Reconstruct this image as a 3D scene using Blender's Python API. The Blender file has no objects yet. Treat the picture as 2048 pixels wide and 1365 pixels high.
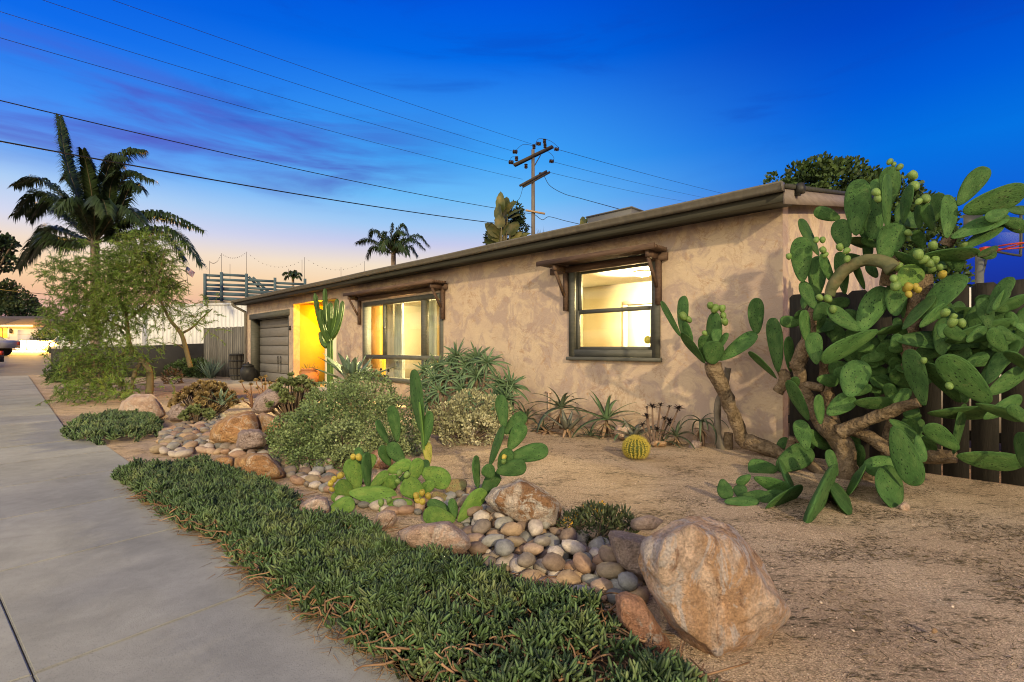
import bpy, bmesh, math, random
import numpy as np
from mathutils import Vector, Matrix, noise as mnoise

C = bpy.context.scene.collection
sc = bpy.context.scene
R = math.radians
rng = random.Random(7)
nrg = np.random.default_rng(7)

# ------------------------------------------------------------------ camera
CAMH = 1.2
HZ = 697.0          # horizon row in the 2048x1365 photograph
F = 1000.0          # focal length in those pixels
cd = bpy.data.cameras.new('camera')
cam = bpy.data.objects.new('camera', cd); C.objects.link(cam)
cam.location = (0, 0, CAMH); cam.rotation_euler = (R(90), 0, 0)
cd.sensor_width = 36; cd.lens = 36 * F / 2048
cd.shift_y = (HZ - 682.5) / 2048
cd.clip_start = 0.05; cd.clip_end = 2000
sc.camera = cam
sc.view_settings.view_transform = 'Standard'
sc.view_settings.look = 'None'
sc.view_settings.gamma = 1
sc.view_settings.use_curve_mapping = False
sc.view_settings.exposure = 0.0
sc.cycles.max_bounces = 8
sc.cycles.transparent_max_bounces = 16
sc.cycles.sample_clamp_indirect = 3
sc.cycles.pixel_filter_type = 'BLACKMAN_HARRIS'; sc.cycles.filter_width = 1.05
sc.cycles.use_denoising = True
sc.cycles.caustics_reflective = False; sc.cycles.caustics_refractive = False

def lin(r, g=None, b=None):
    if g is None: r, g, b = r
    def f(c):
        c /= 255.0
        return c / 12.92 if c <= 0.04045 else ((c + 0.055) / 1.055) ** 2.4
    return (f(r), f(g), f(b), 1.0)

# ------------------------------------------------------------------ world: dusk sky
SUN_DIR = Vector((-0.24, 0.93, -0.36)).normalized()     # the way the warm light travels
world = bpy.data.worlds.new('World'); sc.world = world; world.use_nodes = True
def build_world():
    nt = world.node_tree; nt.nodes.clear(); N = nt.nodes.new; L = nt.links.new
    def mth(op, a, b=None, c=None, clamp=False):
        n = N('ShaderNodeMath'); n.operation = op; n.use_clamp = clamp
        for i, v in enumerate((a, b, c)):
            if v is None: continue
            if isinstance(v, (int, float)): n.inputs[i].default_value = v
            else: L(v, n.inputs[i])
        return n.outputs[0]
    def vmath(op, a, b):
        n = N('ShaderNodeVectorMath'); n.operation = op
        for i, v in enumerate((a, b)):
            if isinstance(v, tuple): n.inputs[i].default_value = v
            else: L(v, n.inputs[i])
        return n
    tc = N('ShaderNodeTexCoord')
    nv = vmath('NORMALIZE', tc.outputs['Generated'], (0, 0, 0)).outputs[0]
    sep = N('ShaderNodeSeparateXYZ'); L(nv, sep.inputs[0])
    x, y, z = sep.outputs
    el = mth('DIVIDE', mth('ARCSINE', z), math.pi / 2)            # 0 horizon .. 1 zenith
    hl = mth('MAXIMUM', mth('SQRT', mth('SUBTRACT', 1.0, mth('MULTIPLY', z, z))), 0.02)
    west = mth('DIVIDE', mth('MULTIPLY', x, -1.0), hl)             # 1 towards the sunset
    def ramp(stops, fac):
        r = N('ShaderNodeValToRGB'); cr = r.color_ramp
        while len(cr.elements) > 1: cr.elements.remove(cr.elements[-1])
        for i, (p, col) in enumerate(stops):
            e = cr.elements[0] if i == 0 else cr.elements.new(p / 90.0)
            e.position = p / 90.0; e.color = lin(col)
        L(fac, r.inputs[0]); return r.outputs[0]
    W_ = ramp([(0, (196, 150, 172)), (3, (220, 168, 166)), (5, (245, 196, 156)), (7, (251, 215, 172)), (9, (244, 222, 202)), (11, (214, 218, 240)), (13.6, (176, 208, 246)), (16, (112, 174, 249)),
               (18, (82, 146, 244)), (20, (66, 142, 245)), (22, (48, 130, 241)), (26, (12, 106, 235)), (34, (2, 80, 214)), (46, (4, 52, 155)), (90, (10, 34, 92))], el)
    M_ = ramp([(0, (205, 150, 165)), (4, (232, 182, 162)), (6.5, (249, 211, 168)), (9, (247, 227, 200)), (11.5, (200, 204, 236)), (13.5, (160, 202, 245)), (16.5, (112, 190, 248)),
               (20.5, (66, 166, 248)), (25, (48, 142, 241)), (30, (2, 106, 231)), (35, (0, 86, 221)), (46, (2, 54, 160)), (90, (10, 34, 92))], el)
    E_ = ramp([(0, (36, 38, 110)), (4, (28, 42, 140)), (8, (24, 62, 180)), (12, (16, 98, 214)), (17.6, (4, 114, 226)), (22.4, (0, 92, 217)), (28, (0, 70, 198)), (38, (0, 48, 158)), (90, (10, 34, 92))], el)
    def mix(f, a, b):
        n = N('ShaderNodeMix'); n.data_type = 'RGBA'; n.clamp_factor = True
        L(f, n.inputs[0]) if not isinstance(f, float) else setattr(n.inputs[0], 'default_value', f)
        for k, v in ((6, a), (7, b)):
            if isinstance(v, tuple): n.inputs[k].default_value = v
            else: L(v, n.inputs[k])
        return n.outputs[2]
    def sstep(lo, hi, v):
        n = N('ShaderNodeMapRange'); n.interpolation_type = 'SMOOTHSTEP'
        L(v, n.inputs[0]); n.inputs[1].default_value = lo; n.inputs[2].default_value = hi
        return n.outputs[0]
    f_w = sstep(0.18, 0.78, west)
    f_e = sstep(0.05, -0.62, west)
    sky = mix(f_e, mix(f_w, M_, W_), E_)
    # streaked dusk clouds (seen left of the pole)
    mp = N('ShaderNodeMapping'); mp.inputs['Scale'].default_value = (1.5, 1.5, 10.0); mp.inputs['Rotation'].default_value = (0.0, 0.10, 0.0)
    mp.inputs['Location'].default_value = (0.35, 0.2, 0.15)
    L(nv, mp.inputs['Vector'])
    nz = N('ShaderNodeTexNoise'); nz.inputs['Scale'].default_value = 1.7; nz.inputs['Detail'].default_value = 6; nz.inputs['Roughness'].default_value = 0.55
    nz.inputs['Distortion'].default_value = 0.5
    L(mp.outputs[0], nz.inputs['Vector'])
    cl = sstep(0.38, 0.62, nz.outputs[0])
    band = mth('MULTIPLY', mth('MULTIPLY', sstep(0.15, 0.205, el), sstep(0.30, 0.225, el)), sstep(0.0, 0.38, west))
    ccol = mix(sstep(-0.2, 0.6, west), lin(28, 66, 178), lin(84, 76, 186))
    sky = mix(mth('MULTIPLY', mth('MULTIPLY', cl, band), 0.8), sky, ccol)
    m2 = N('ShaderNodeMapping'); m2.inputs['Scale'].default_value = (1.6, 1.6, 9.0); m2.inputs['Rotation'].default_value = (0.05, 0.22, 0.3); m2.inputs['Location'].default_value = (2.3, 0.7, 1.1)
    L(nv, m2.inputs['Vector'])
    n2 = N('ShaderNodeTexNoise'); n2.inputs['Scale'].default_value = 1.5; n2.inputs['Detail'].default_value = 7; n2.inputs['Roughness'].default_value = 0.6; n2.inputs['Distortion'].default_value = 0.8
    L(m2.outputs[0], n2.inputs['Vector'])
    thin = mth('MULTIPLY', sstep(0.48, 0.70, n2.outputs[0]), mth('MULTIPLY', sstep(0.17, 0.26, el), sstep(0.6, 0.36, el)))
    sky = mix(mth('MULTIPLY', thin, 0.32), sky, lin(16, 62, 178))
    # unseen warm glow added behind left of the camera to fill the house front
    g = Vector((-math.cos(R(16)) * math.sin(R(145)), math.cos(R(16)) * math.cos(R(145)), math.sin(R(16))))
    d = mth('MAXIMUM', vmath('DOT_PRODUCT', nv, tuple(g)).outputs['Value'], 0.0)
    lobe = mth('MULTIPLY', mth('POWER', d, 2.5), FILL_GLOW)
    gl = N('ShaderNodeVectorMath'); gl.operation = 'SCALE'
    gl.inputs[0].default_value = (1.0, 0.85, 0.44); L(lobe, gl.inputs['Scale'])
    add = vmath('ADD', sky, gl.outputs[0])
    bg = N('ShaderNodeBackground'); L(add.outputs[0], bg.inputs[0]); bg.inputs[1].default_value = 1.0
    out = N('ShaderNodeOutputWorld'); L(bg.outputs[0], out.inputs[0])
FILL_GLOW = 2.5
build_world()

sd = bpy.data.lights.new('sun', 'SUN'); sd.energy = 2.9; sd.angle = R(1.3); sd.color = (1.0, 0.77, 0.42)
sun = bpy.data.objects.new('sun', sd); C.objects.link(sun)
sun.rotation_euler = SUN_DIR.to_track_quat('-Z', 'Y').to_euler(); sun.location = (6, -15, 8)

# ------------------------------------------------------------------ helpers
def at(px, py, Y):                       # picture ray -> point at depth Y
    return Vector(((px - 1024) / F * Y, Y, CAMH + (HZ - py) / F * Y))
def gd(px, py, z=0.0):                   # picture ray -> point on the level z
    Y = F * (CAMH - z) / (py - HZ)
    return Vector(((px - 1024) / F * Y, Y, z))
def asum(a, s): return ((s + 1.41421 * a) / 2, (s - 1.41421 * a) / 2)   # along-street / across-street coordinates
def to_as(x, y): return ((x - y) * 0.70711, x + y)
WALL_S = 8.94
def wallx(px):                           # column -> x along the house front (0 at the near corner)
    t = (px - 1024) / F; Y = WALL_S / (1 + t); X = t * Y
    return (X - 3.14) * 0.70711 - (Y - 5.8) * 0.70711
def wallz(px, py, out=0.0):
    t = (px - 1024) / F; Y = (WALL_S - 1.41421 * out) / (1 + t)
    return CAMH + (HZ - py) / F * Y

def mesh_np(name, V, Fs, smooth=False):
    """V (n,3); Fs list of equal-length face arrays or one ragged list"""
    V = np.asarray(V, dtype=np.float32)
    me = bpy.data.meshes.new(name)
    groups = [np.asarray(f, dtype=np.int32) for f in Fs if len(f)]
    nl = sum(g.size for g in groups); nf = sum(len(g) for g in groups)
    me.vertices.add(len(V)); me.vertices.foreach_set('co', V.ravel())
    me.loops.add(nl); me.polygons.add(nf)
    me.loops.foreach_set('vertex_index', np.concatenate([g.ravel() for g in groups]))
    tot = np.concatenate([np.full(len(g), g.shape[1], dtype=np.int32) for g in groups])
    st = np.concatenate([[0], np.cumsum(tot)[:-1]]).astype(np.int32)
    me.polygons.foreach_set('loop_start', st); me.polygons.foreach_set('loop_total', tot)
    if smooth: me.polygons.foreach_set('use_smooth', np.ones(nf, dtype=bool))
    me.update(calc_edges=True); me.validate()
    return me

class MB:                                 # collects shapes into ONE mesh
    def __init__(s): s.v = []; s.q = []; s.t = []; s.n = 0
    def add(s, V, faces):
        V = np.asarray(V, dtype=float).reshape(-1, 3)
        for f in faces:
            if len(f) == 4: s.q.append([i + s.n for i in f])
            elif len(f) == 3: s.t.append([i + s.n for i in f])
            else:
                for k in range(1, len(f) - 1): s.t.append([f[0] + s.n, f[k] + s.n, f[k + 1] + s.n])
        s.v.append(V); s.n += len(V); return s
    def box(s, a, b, M=None):
        x0, y0, z0 = a; x1, y1, z1 = b
        V = np.array([(x0,y0,z0),(x1,y0,z0),(x1,y1,z0),(x0,y1,z0),(x0,y0,z1),(x1,y0,z1),(x1,y1,z1),(x0,y1,z1)], float)
        if M is not None: V = np.array([tuple(M @ Vector(p)) for p in V])
        return s.add(V, [(3,2,1,0),(4,5,6,7),(0,1,5,4),(1,2,6,5),(2,3,7,6),(3,0,4,7)])
    def cbox(s, a, b, c=0.006):           # box with chamfered vertical+top edges
        bm = bmesh.new(); bmesh.ops.create_cube(bm, size=1)
        for v in bm.verts:
            for k in range(3): v.co[k] = (a[k] + b[k]) / 2 + v.co[k] * (b[k] - a[k])
        bmesh.ops.bevel(bm, geom=bm.edges[:], offset=c, segments=1, affect='EDGES')
        bm.verts.index_update()
        s.add([v.co[:] for v in bm.verts], [[v.index for v in f.verts] for f in bm.faces]); bm.free(); return s
    def beam(s, p, q, w, h, up=(0, 0, 1)):
        p = Vector(p); q = Vector(q); d = (q - p); L = d.length; d.normalize()
        u = Vector(up); sx = d.cross(u); sx.normalize(); u = sx.cross(d)
        V = []
        for e in (p, q):
            for i, j in ((-1,-1),(1,-1),(1,1),(-1,1)): V.append(tuple(e + sx * (i * w / 2) + u * (j * h / 2)))
        return s.add(V, [(3,2,1,0),(4,5,6,7),(0,1,5,4),(1,2,6,5),(2,3,7,6),(3,0,4,7)])
    def tube(s, pts, r, n=8, cap=True):
        V, Fc = tube_geo(pts, r, n, cap); return s.add(V, Fc)
    def lathe(s, prof, c=(0, 0, 0), n=20):
        V = []; Fc = []
        for (r, z) in prof:
            for k in range(n):
                a = 2 * math.pi * k / n; V.append((c[0] + r * math.cos(a), c[1] + r * math.sin(a), c[2] + z))
        for i in range(len(prof) - 1):
            for k in range(n):
                Fc.append((i*n+k, i*n+(k+1)%n, (i+1)*n+(k+1)%n, (i+1)*n+k))
        Fc.append([(len(prof)-1)*n+k for k in range(n)]); Fc.append([k for k in range(n)][::-1])
        return s.add(V, Fc)
    def mesh(s, name, smooth=False, origin=None):
        V = np.concatenate(s.v) if s.v else np.zeros((0, 3))
        if origin is not None: V = V - np.array(origin)
        return mesh_np(name, V, [s.q, s.t], smooth)
    def build(s, name, m, parent=None, smooth=False, loc=None):
        """vertices are in the parent's space; top-level objects get their origin at loc (given in the same space)"""
        me = s.mesh(name, smooth, loc); me.materials.append(m)
        return link(name, me, parent, loc)

def link(name, me, parent=None, loc=None):
    o = bpy.data.objects.new(name, me); C.objects.link(o)
    if parent is not None: o.parent = parent
    if loc is not None: o.location = loc
    return o
def empty(name, loc, rz=0.0):
    o = bpy.data.objects.new(name, None); C.objects.link(o); o.location = loc; o.rotation_euler = (0, 0, rz); o.empty_display_size = 0.2
    return o
def tag(o, label, cat, group=None):
    o['label'] = label; o['category'] = cat
    if group: o['group'] = group
    return o
def struct(o): o['kind'] = 'structure'; return o
def stuff(o): o['kind'] = 'stuff'; return o

def catmull(P, n):
    P = [np.array(p, float) for p in P]
    if len(P) == 2: return [P[0] + (P[1] - P[0]) * t for t in np.linspace(0, 1, n)]
    Q = [2 * P[0] - P[1]] + P + [2 * P[-1] - P[-2]]
    out = []
    segs = len(P) - 1
    for t in np.linspace(0, segs - 1e-9, n):
        i = int(t); u = t - i; a, b, c, d = Q[i:i + 4]
        out.append(0.5 * ((2 * b) + (c - a) * u + (2 * a - 5 * b + 4 * c - d) * u * u + (3 * b - a - 3 * c + d) * u ** 3))
    return out
def tube_geo(pts, r, n=8, cap=True, wob=0.0):
    P = [Vector(p) for p in pts]; k = len(P)
    rs = [r] * k if isinstance(r, (int, float)) else list(np.interp(np.linspace(0, 1, k), np.linspace(0, 1, len(r)), r))
    V = []; Fc = []
    T = [(P[min(i + 1, k - 1)] - P[max(i - 1, 0)]).normalized() for i in range(k)]
    ref = Vector((0, 0, 1)) if abs(T[0].z) < 0.9 else Vector((1, 0, 0))
    u = T[0].cross(ref).normalized()
    for i in range(k):
        u = (u - T[i] * u.dot(T[i])).normalized(); w = T[i].cross(u)
        for j in range(n):
            a = 2 * math.pi * j / n
            rr = rs[i]
            if wob:
                rr *= 1 + wob * mnoise.noise(Vector((P[i].x * 9 + math.cos(a) * 1.3, P[i].y * 9 + math.sin(a) * 1.3, P[i].z * 9)))
            V.append(tuple(P[i] + (u * math.cos(a) + w * math.sin(a)) * rr))
    for i in range(k - 1):
        for j in range(n):
            Fc.append((i*n+j, i*n+(j+1)%n, (i+1)*n+(j+1)%n, (i+1)*n+j))
    if cap: Fc.append(list(range(n))[::-1]); Fc.append([(k-1)*n+j for j in range(n)])
    return V, Fc

def instances(V, Fs, mats, locs):
    """template (V, list of face arrays) copied with 3x3 matrices and translations into one vertex/face set"""
    V = np.asarray(V, float); n = len(mats)
    A = np.einsum('nij,vj->nvi', np.asarray(mats), V) + np.asarray(locs)[:, None, :]
    off = (np.arange(n) * len(V))[:, None, None]
    out = [(np.asarray(f)[None] + off).reshape(-1, np.asarray(f).shape[1]) for f in Fs if len(f)]
    return A.reshape(-1, 3), out
def rot_z_to(dirs, spin=None, side=None):
    """matrices whose third column is dirs, spun at random"""
    d = np.asarray(dirs, float); d /= np.linalg.norm(d, axis=1)[:, None]
    n = len(d); r = nrg.normal(size=(n, 3)) if side is None else np.asarray(side, float)
    x = np.cross(r, d); x /= np.maximum(np.linalg.norm(x, axis=1)[:, None], 1e-6)
    y = np.cross(d, x)
    return np.stack([x, y, d], axis=2)

# ------------------------------------------------------------------ materials
def nodes(name):
    m = bpy.data.materials.new(name); m.use_nodes = True
    return m, m.node_tree, m.node_tree.nodes['Principled BSDF']
def srgb(c): return lin(c) if max(c) > 1.001 else (c[0], c[1], c[2], 1)
def mat(name, stops, scale=5.0, detail=5.0, rough=0.8, bump=0.0, bscale=60.0, coord='Object', stretch=(1,1,1), rnd=0.0, island=0.0,
        distort=0.0, roughness=0.55, spec=0.3, speck=None, metal=0.0, bdist=0.02, blotch=None):
    """noise through a colour ramp; optional per-object / per-leaf brightness change, dark specks and bump"""
    m, nt, b = nodes(name); N = nt.nodes.new; L = nt.links.new
    tc = N('ShaderNodeTexCoord'); mp = N('ShaderNodeMapping'); mp.inputs['Scale'].default_value = stretch
    L(tc.outputs[coord], mp.inputs[0])
    nz = N('ShaderNodeTexNoise'); nz.inputs['Scale'].default_value = scale; nz.inputs['Detail'].default_value = detail
    nz.inputs['Roughness'].default_value = roughness; nz.inputs['Distortion'].default_value = distort
    L(mp.outputs[0], nz.inputs['Vector'])
    rp = N('ShaderNodeValToRGB'); cr = rp.color_ramp
    for i, (p, c) in enumerate(stops):
        e = cr.elements[i] if i < 2 else cr.elements.new(p)
        e.position = p; e.color = srgb(c)
    if len(stops) == 1: cr.elements[1].color = srgb(stops[0][1])
    L(nz.outputs[0], rp.inputs[0]); col = rp.outputs[0]
    def scaleby(col, val, amt):
        mr = N('ShaderNodeMapRange'); L(val, mr.inputs[0]); mr.inputs[3].default_value = 1 - amt; mr.inputs[4].default_value = 1 + amt
        v = N('ShaderNodeVectorMath'); v.operation = 'SCALE'; L(col, v.inputs[0]); L(mr.outputs[0], v.inputs['Scale']); return v.outputs[0]
    if rnd: oi = N('ShaderNodeObjectInfo'); col = scaleby(col, oi.outputs['Random'], rnd)
    if island: ge = N('ShaderNodeNewGeometry'); col = scaleby(col, ge.outputs['Random Per Island'], island)
    if blotch:
        nb = N('ShaderNodeTexNoise'); nb.inputs['Scale'].default_value = blotch[0]; nb.inputs['Detail'].default_value = 8; nb.inputs['Roughness'].default_value = .7; nb.inputs['Distortion'].default_value = .8
        L(tc.outputs[coord], nb.inputs['Vector']); st = N('ShaderNodeMapRange'); L(nb.outputs[0], st.inputs[0]); st.inputs[1].default_value = .35; st.inputs[2].default_value = .65
        col = scaleby(col, st.outputs[0], blotch[1])
    if speck:
        sscale, thr, scol = speck
        vo = N('ShaderNodeTexVoronoi'); vo.inputs['Scale'].default_value = sscale; L(tc.outputs[coord], vo.inputs['Vector'])
        ls = N('ShaderNodeMath'); ls.operation = 'LESS_THAN'; L(vo.outputs['Distance'], ls.inputs[0]); ls.inputs[1].default_value = thr
        mx = N('ShaderNodeMix'); mx.data_type = 'RGBA'; L(ls.outputs[0], mx.inputs[0]); L(col, mx.inputs[6]); mx.inputs[7].default_value = srgb(scol)
        col = mx.outputs[2]
    L(col, b.inputs['Base Color'])
    b.inputs['Roughness'].default_value = rough; b.inputs['Specular IOR Level'].default_value = spec; b.inputs['Metallic'].default_value = metal
    if bump:
        n2 = N('ShaderNodeTexNoise'); n2.inputs['Scale'].default_value = bscale; n2.inputs['Detail'].default_value = 4
        L(mp.outputs[0], n2.inputs['Vector'])
        bu = N('ShaderNodeBump'); bu.inputs['Strength'].default_value = bump; bu.inputs['Distance'].default_value = bdist
        L(n2.outputs[0], bu.inputs['Height']); L(bu.outputs[0], b.inputs['Normal'])
    return m
def emis(name, col, strength):
    m, nt, b = nodes(name)
    b.inputs['Base Color'].default_value = (*col, 1); b.inputs['Emission Color'].default_value = (*col, 1); b.inputs['Emission Strength'].default_value = strength
    return m
def lamp(name, loc, energy, col, size=0.05, parent=None):
    d = bpy.data.lights.new(name, 'POINT'); d.energy = energy; d.color = col; d.shadow_soft_size = size
    o = bpy.data.objects.new(name, d); C.objects.link(o); o.location = loc
    if parent is not None: o.parent = parent
    return o

def glass_mat():
    m = bpy.data.materials.new('window_glass'); m.use_nodes = True; nt = m.node_tree; nt.nodes.clear(); N = nt.nodes.new
    t = N('ShaderNodeBsdfTransparent'); t.inputs[0].default_value = (0.93, 0.95, 0.94, 1)
    g = N('ShaderNodeBsdfGlossy'); g.inputs['Roughness'].default_value = 0.02
    x = N('ShaderNodeMixShader'); o = N('ShaderNodeOutputMaterial'); x.inputs[0].default_value = 0.05
    nt.links.new(t.outputs[0], x.inputs[1]); nt.links.new(g.outputs[0], x.inputs[2]); nt.links.new(x.outputs[0], o.inputs[0])
    return m
GLASS = glass_mat()
# ================================================================== GROUND
def gravel_mat():
    m, nt, b = nodes('decomposed_granite'); N = nt.nodes.new; L = nt.links.new
    tc = N('ShaderNodeTexCoord'); P = tc.outputs['Object']
    def noise(s, d=4, r=0.6, st=None):
        n = N('ShaderNodeTexNoise'); n.inputs['Scale'].default_value = s; n.inputs['Detail'].default_value = d; n.inputs['Roughness'].default_value = r
        if st:
            mp = N('ShaderNodeMapping'); mp.inputs['Scale'].default_value = st; mp.inputs['Rotation'].default_value = (0, 0, 0.5); L(P, mp.inputs[0]); L(mp.outputs[0], n.inputs['Vector'])
        else: L(P, n.inputs['Vector'])
        return n.outputs[0]
    def ramp(v, stops):
        r = N('ShaderNodeValToRGB')
        for i, (p, c) in enumerate(stops):
            e = r.color_ramp.elements[i] if i < 2 else r.color_ramp.elements.new(p)
            e.position = p; e.color = (*c, 1)
        L(v, r.inputs[0]); return r.outputs[0]
    def mix(f, a, c, bt='MIX'):
        n = N('ShaderNodeMix'); n.data_type = 'RGBA'; n.blend_type = bt
        if isinstance(f, float): n.inputs[0].default_value = f
        else: L(f, n.inputs[0])
        L(a, n.inputs[6])
        if isinstance(c, tuple): n.inputs[7].default_value = c
        else: L(c, n.inputs[7])
        return n.outputs[2]
    base = ramp(noise(1.6, 6), [(0.3, (0.49, 0.37, 0.25)), (0.5, (0.585, 0.455, 0.32)), (0.7, (0.645, 0.52, 0.38))])
    vo = N('ShaderNodeTexVoronoi'); vo.inputs['Scale'].default_value = 230; L(P, vo.inputs['Vector'])
    sep = N('ShaderNodeSeparateColor'); L(vo.outputs['Color'], sep.inputs[0])
    grain = ramp(sep.outputs[0], [(0.0, (0.35, 0.28, 0.25)), (0.3, (0.8, 0.76, 0.72)), (0.75, (1.08, 1.05, 1.0)), (1.0, (1.65, 1.65, 1.65))])
    col = mix(0.85, base, grain, 'MULTIPLY')
    # dirt and leaf litter in streaks and patches
    d1 = noise(2.3, 8, 0.72, (1.0, 2.2, 1))
    d2 = noise(22, 5, 0.7, (1.0, 3.0, 1))
    mul = N('ShaderNodeMath'); mul.operation = 'MULTIPLY'; L(d1, mul.inputs[0]); L(d2, mul.inputs[1])
    dirt = N('ShaderNodeMapRange'); L(mul.outputs[0], dirt.inputs[0]); dirt.inputs[1].default_value = 0.270; dirt.inputs[2].default_value = 0.375
    col = mix(dirt.outputs[0], col, (0.095, 0.078, 0.045, 1))
    L(col, b.inputs['Base Color']); b.inputs['Roughness'].default_value = 0.95; b.inputs['Specular IOR Level'].default_value = 0.15
    bu = N('ShaderNodeBump'); bu.inputs['Strength'].default_value = 0.9; bu.inputs['Distance'].default_value = 0.006
    L(vo.outputs['Distance'], bu.inputs['Height']); 
    b2 = N('ShaderNodeBump'); b2.inputs['Strength'].default_value = 0.6; b2.inputs['Distance'].default_value = 0.03
    L(noise(14, 6), b2.inputs['Height']); L(b2.outputs[0], bu.inputs['Normal']); L(bu.outputs[0], b.inputs['Normal'])
    return m
GRAVEL = gravel_mat()
CONC = mat('sidewalk_concrete', [(0.25, (0.235, 0.236, 0.212)), (0.5, (0.325, 0.325, 0.295)), (0.75, (0.405, 0.403, 0.368))], scale=1.3, detail=9, rough=0.9, bump=0.35, bscale=190,
           rnd=0.06, speck=(110, 0.20, (0.20, 0.20, 0.18)), bdist=0.003, spec=0.2, roughness=0.68, blotch=(5.5, .08))
CONC2 = mat('driveway_concrete', [(0.3, (0.30, 0.27, 0.24)), (0.7, (0.42, 0.38, 0.33))], scale=1.7, detail=8, rough=0.88, bump=0.2, bscale=120, bdist=0.004)
ASPH = mat('asphalt', [(0.3, (0.13, 0.125, 0.115)), (0.7, (0.19, 0.18, 0.165))], scale=1.1, detail=9, rough=0.8, bump=0.4, bscale=150, bdist=0.004)
DIRT = mat('bare_soil', [(0.3, (0.10, 0.075, 0.05)), (0.7, (0.19, 0.14, 0.09))], scale=2.2, detail=8, rough=0.95, bump=0.5, bscale=40)

IN = [(-60, 0.6), (-15.9, 0.77), (-9.3, 0.80), (-6.4, 0.95), (-4.67, 1.10), (-3.57, 1.30), (-2.5, 1.45), (-1.43, 1.66), (1, 2.1), (6, 3.0)]
def s_in(a): return float(np.interp(a, [p[0] for p in IN], [p[1] for p in IN]))
def s_out(a): return s_in(a) - 1.36

struct(MB().box((-400, -300, -0.4), (400, 900, -0.14)).build('ground', DIRT))
# road: everything beyond the outer edge of the sidewalk, and the cross street in the distance
rd = MB()
A = [-48, -30, -18, -12, -9, -6.4, -4.67, -3.57, -2.5, -1.43, 1, 4, 9]
V = []; Fq = []
for a in A:
    x, y = asum(a, s_out(a) - 0.42); x2, y2 = asum(a, s_out(a) - 16)
    V += [(x, y, -0.135), (x2, y2, -0.135)]
for i in range(len(A) - 1): Fq.append((2*i, 2*i+1, 2*i+3, 2*i+2))
rd.add(V, Fq)
struct(rd.build('road', ASPH))

# the cross street climbs gently towards the far houses
HP = [(13.0, -0.137), (19.0, -0.132), (24, 0.0), (28, 0.2), (33, 0.47), (38, 0.72), (46, 1.02), (52, 1.06), (90, 1.1)]
def hill(y): return float(np.interp(y, [p[0] for p in HP], [p[1] for p in HP]))
rd2 = MB()
for i in range(len(HP) - 1):
    (ya, za), (yb, zb) = HP[i], HP[i + 1]; xa = lambda y: (-y - .9 if y < 19.3 else -20.2) - max(0, (y - 24)) * 0.62
    rd2.add([(-160, ya, za), (xa(ya), ya, za), (xa(yb), yb, zb), (-160, yb, zb)], [(0, 1, 2, 3)])
struct(rd2.build('cross_street', ASPH))

# sidewalk slabs, one object each
side = struct(empty('sidewalk', (*asum(-4, 0.3), 0)))
joints = [-1.30, -2.57, -3.87, -5.03, -6.18, -7.4, -8.6, -9.9, -11.1, -12.4, -13.7, -15.0, -16.3, -17.6, -18.9, -20.2, -21.5, -22.8, -24.1, -25.4, -26.7, -28.0, -29.3, -30.6]
joints = [2.4, 1.2, 0.0] + joints
bdir = Vector((0.61, 0.79, 0)).normalized()
def jpt(a, s):                        # a point on a (slightly skewed) joint at street-crossing sum s
    ox, oy = asum(a, s_out(a)); k = (s - (ox + oy)) / (bdir.x + bdir.y)
    return (ox + bdir.x * k, oy + bdir.y * k)
so = Vector(side.location)
for i in range(len(joints) - 1):
    a1, a0 = joints[i], joints[i + 1]
    g = 0.006
    wide = 0.30 if i < 9 else 0.0
    P = [jpt(a0 + g, s_out(a0) + 0.0), jpt(a1 - g, s_out(a1) + 0.0), jpt(a1 - g, s_in(a1) + wide), jpt(a0 + g, s_in(a0) + wide)]
    bm = bmesh.new()
    lo = [bm.verts.new((p[0] - so.x, p[1] - so.y, -0.13)) for p in P]; hi = [bm.verts.new((p[0] - so.x, p[1] - so.y, -0.008 if wide else 0.0)) for p in P]
    bm.faces.new(hi); bm.faces.new(lo[::-1])
    for k in range(4): bm.faces.new((lo[k], lo[(k+1)%4], hi[(k+1)%4], hi[k]))
    bmesh.ops.recalc_face_normals(bm, faces=bm.faces[:])
    top = [e for e in bm.edges if all(v in hi for v in e.verts)]
    bmesh.ops.bevel(bm, geom=top, offset=0.005, segments=2, affect='EDGES')
    me = bpy.data.meshes.new('slab'); bm.to_mesh(me); bm.free(); me.materials.append(CONC); link('slab', me, side)
jt = MB(); V = []
for a in np.arange(-30, 2.4, .2):
    for ds in (-.07, .07): V.append((*asum(a, s_out(a) - .003 + ds), -.022))
n_ = len(V) // 2; jt.add(V, [(2*i, 2*i+1, 2*i+3, 2*i+2) for i in range(n_ - 1)]); struct(jt.build('joint_dirt', DIRT))
kerb = struct(empty('kerb', (*asum(-4, -0.6), 0)))
ko = Vector(kerb.location)
for i in range(len(joints) - 1):
    a1, a0 = joints[i], joints[i + 1]
    P = [asum(a0 + .004, s_out(a0) - 0.40), asum(a1 - .004, s_out(a1) - 0.40), asum(a1 - .004, s_out(a1) - 0.006), asum(a0 + .004, s_out(a0) - 0.006)]
    bm = bmesh.new()
    lo = [bm.verts.new((p[0] - ko.x, p[1] - ko.y, -0.136)) for p in P]; hi = [bm.verts.new((p[0] - ko.x, p[1] - ko.y, -0.010)) for p in P]
    bm.faces.new(hi); bm.faces.new(lo[::-1])
    for k in range(4): bm.faces.new((lo[k], lo[(k+1)%4], hi[(k+1)%4], hi[k]))
    bmesh.ops.recalc_face_normals(bm, faces=bm.faces[:])
    bmesh.ops.bevel(bm, geom=[e for e in bm.edges if all(v in hi for v in e.verts)], offset=0.005, segments=2, affect='EDGES')
    me = bpy.data.meshes.new('kerb_stone'); bm.to_mesh(me); bm.free(); me.materials.append(CONC); link('kerb_stone', me, kerb)

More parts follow.
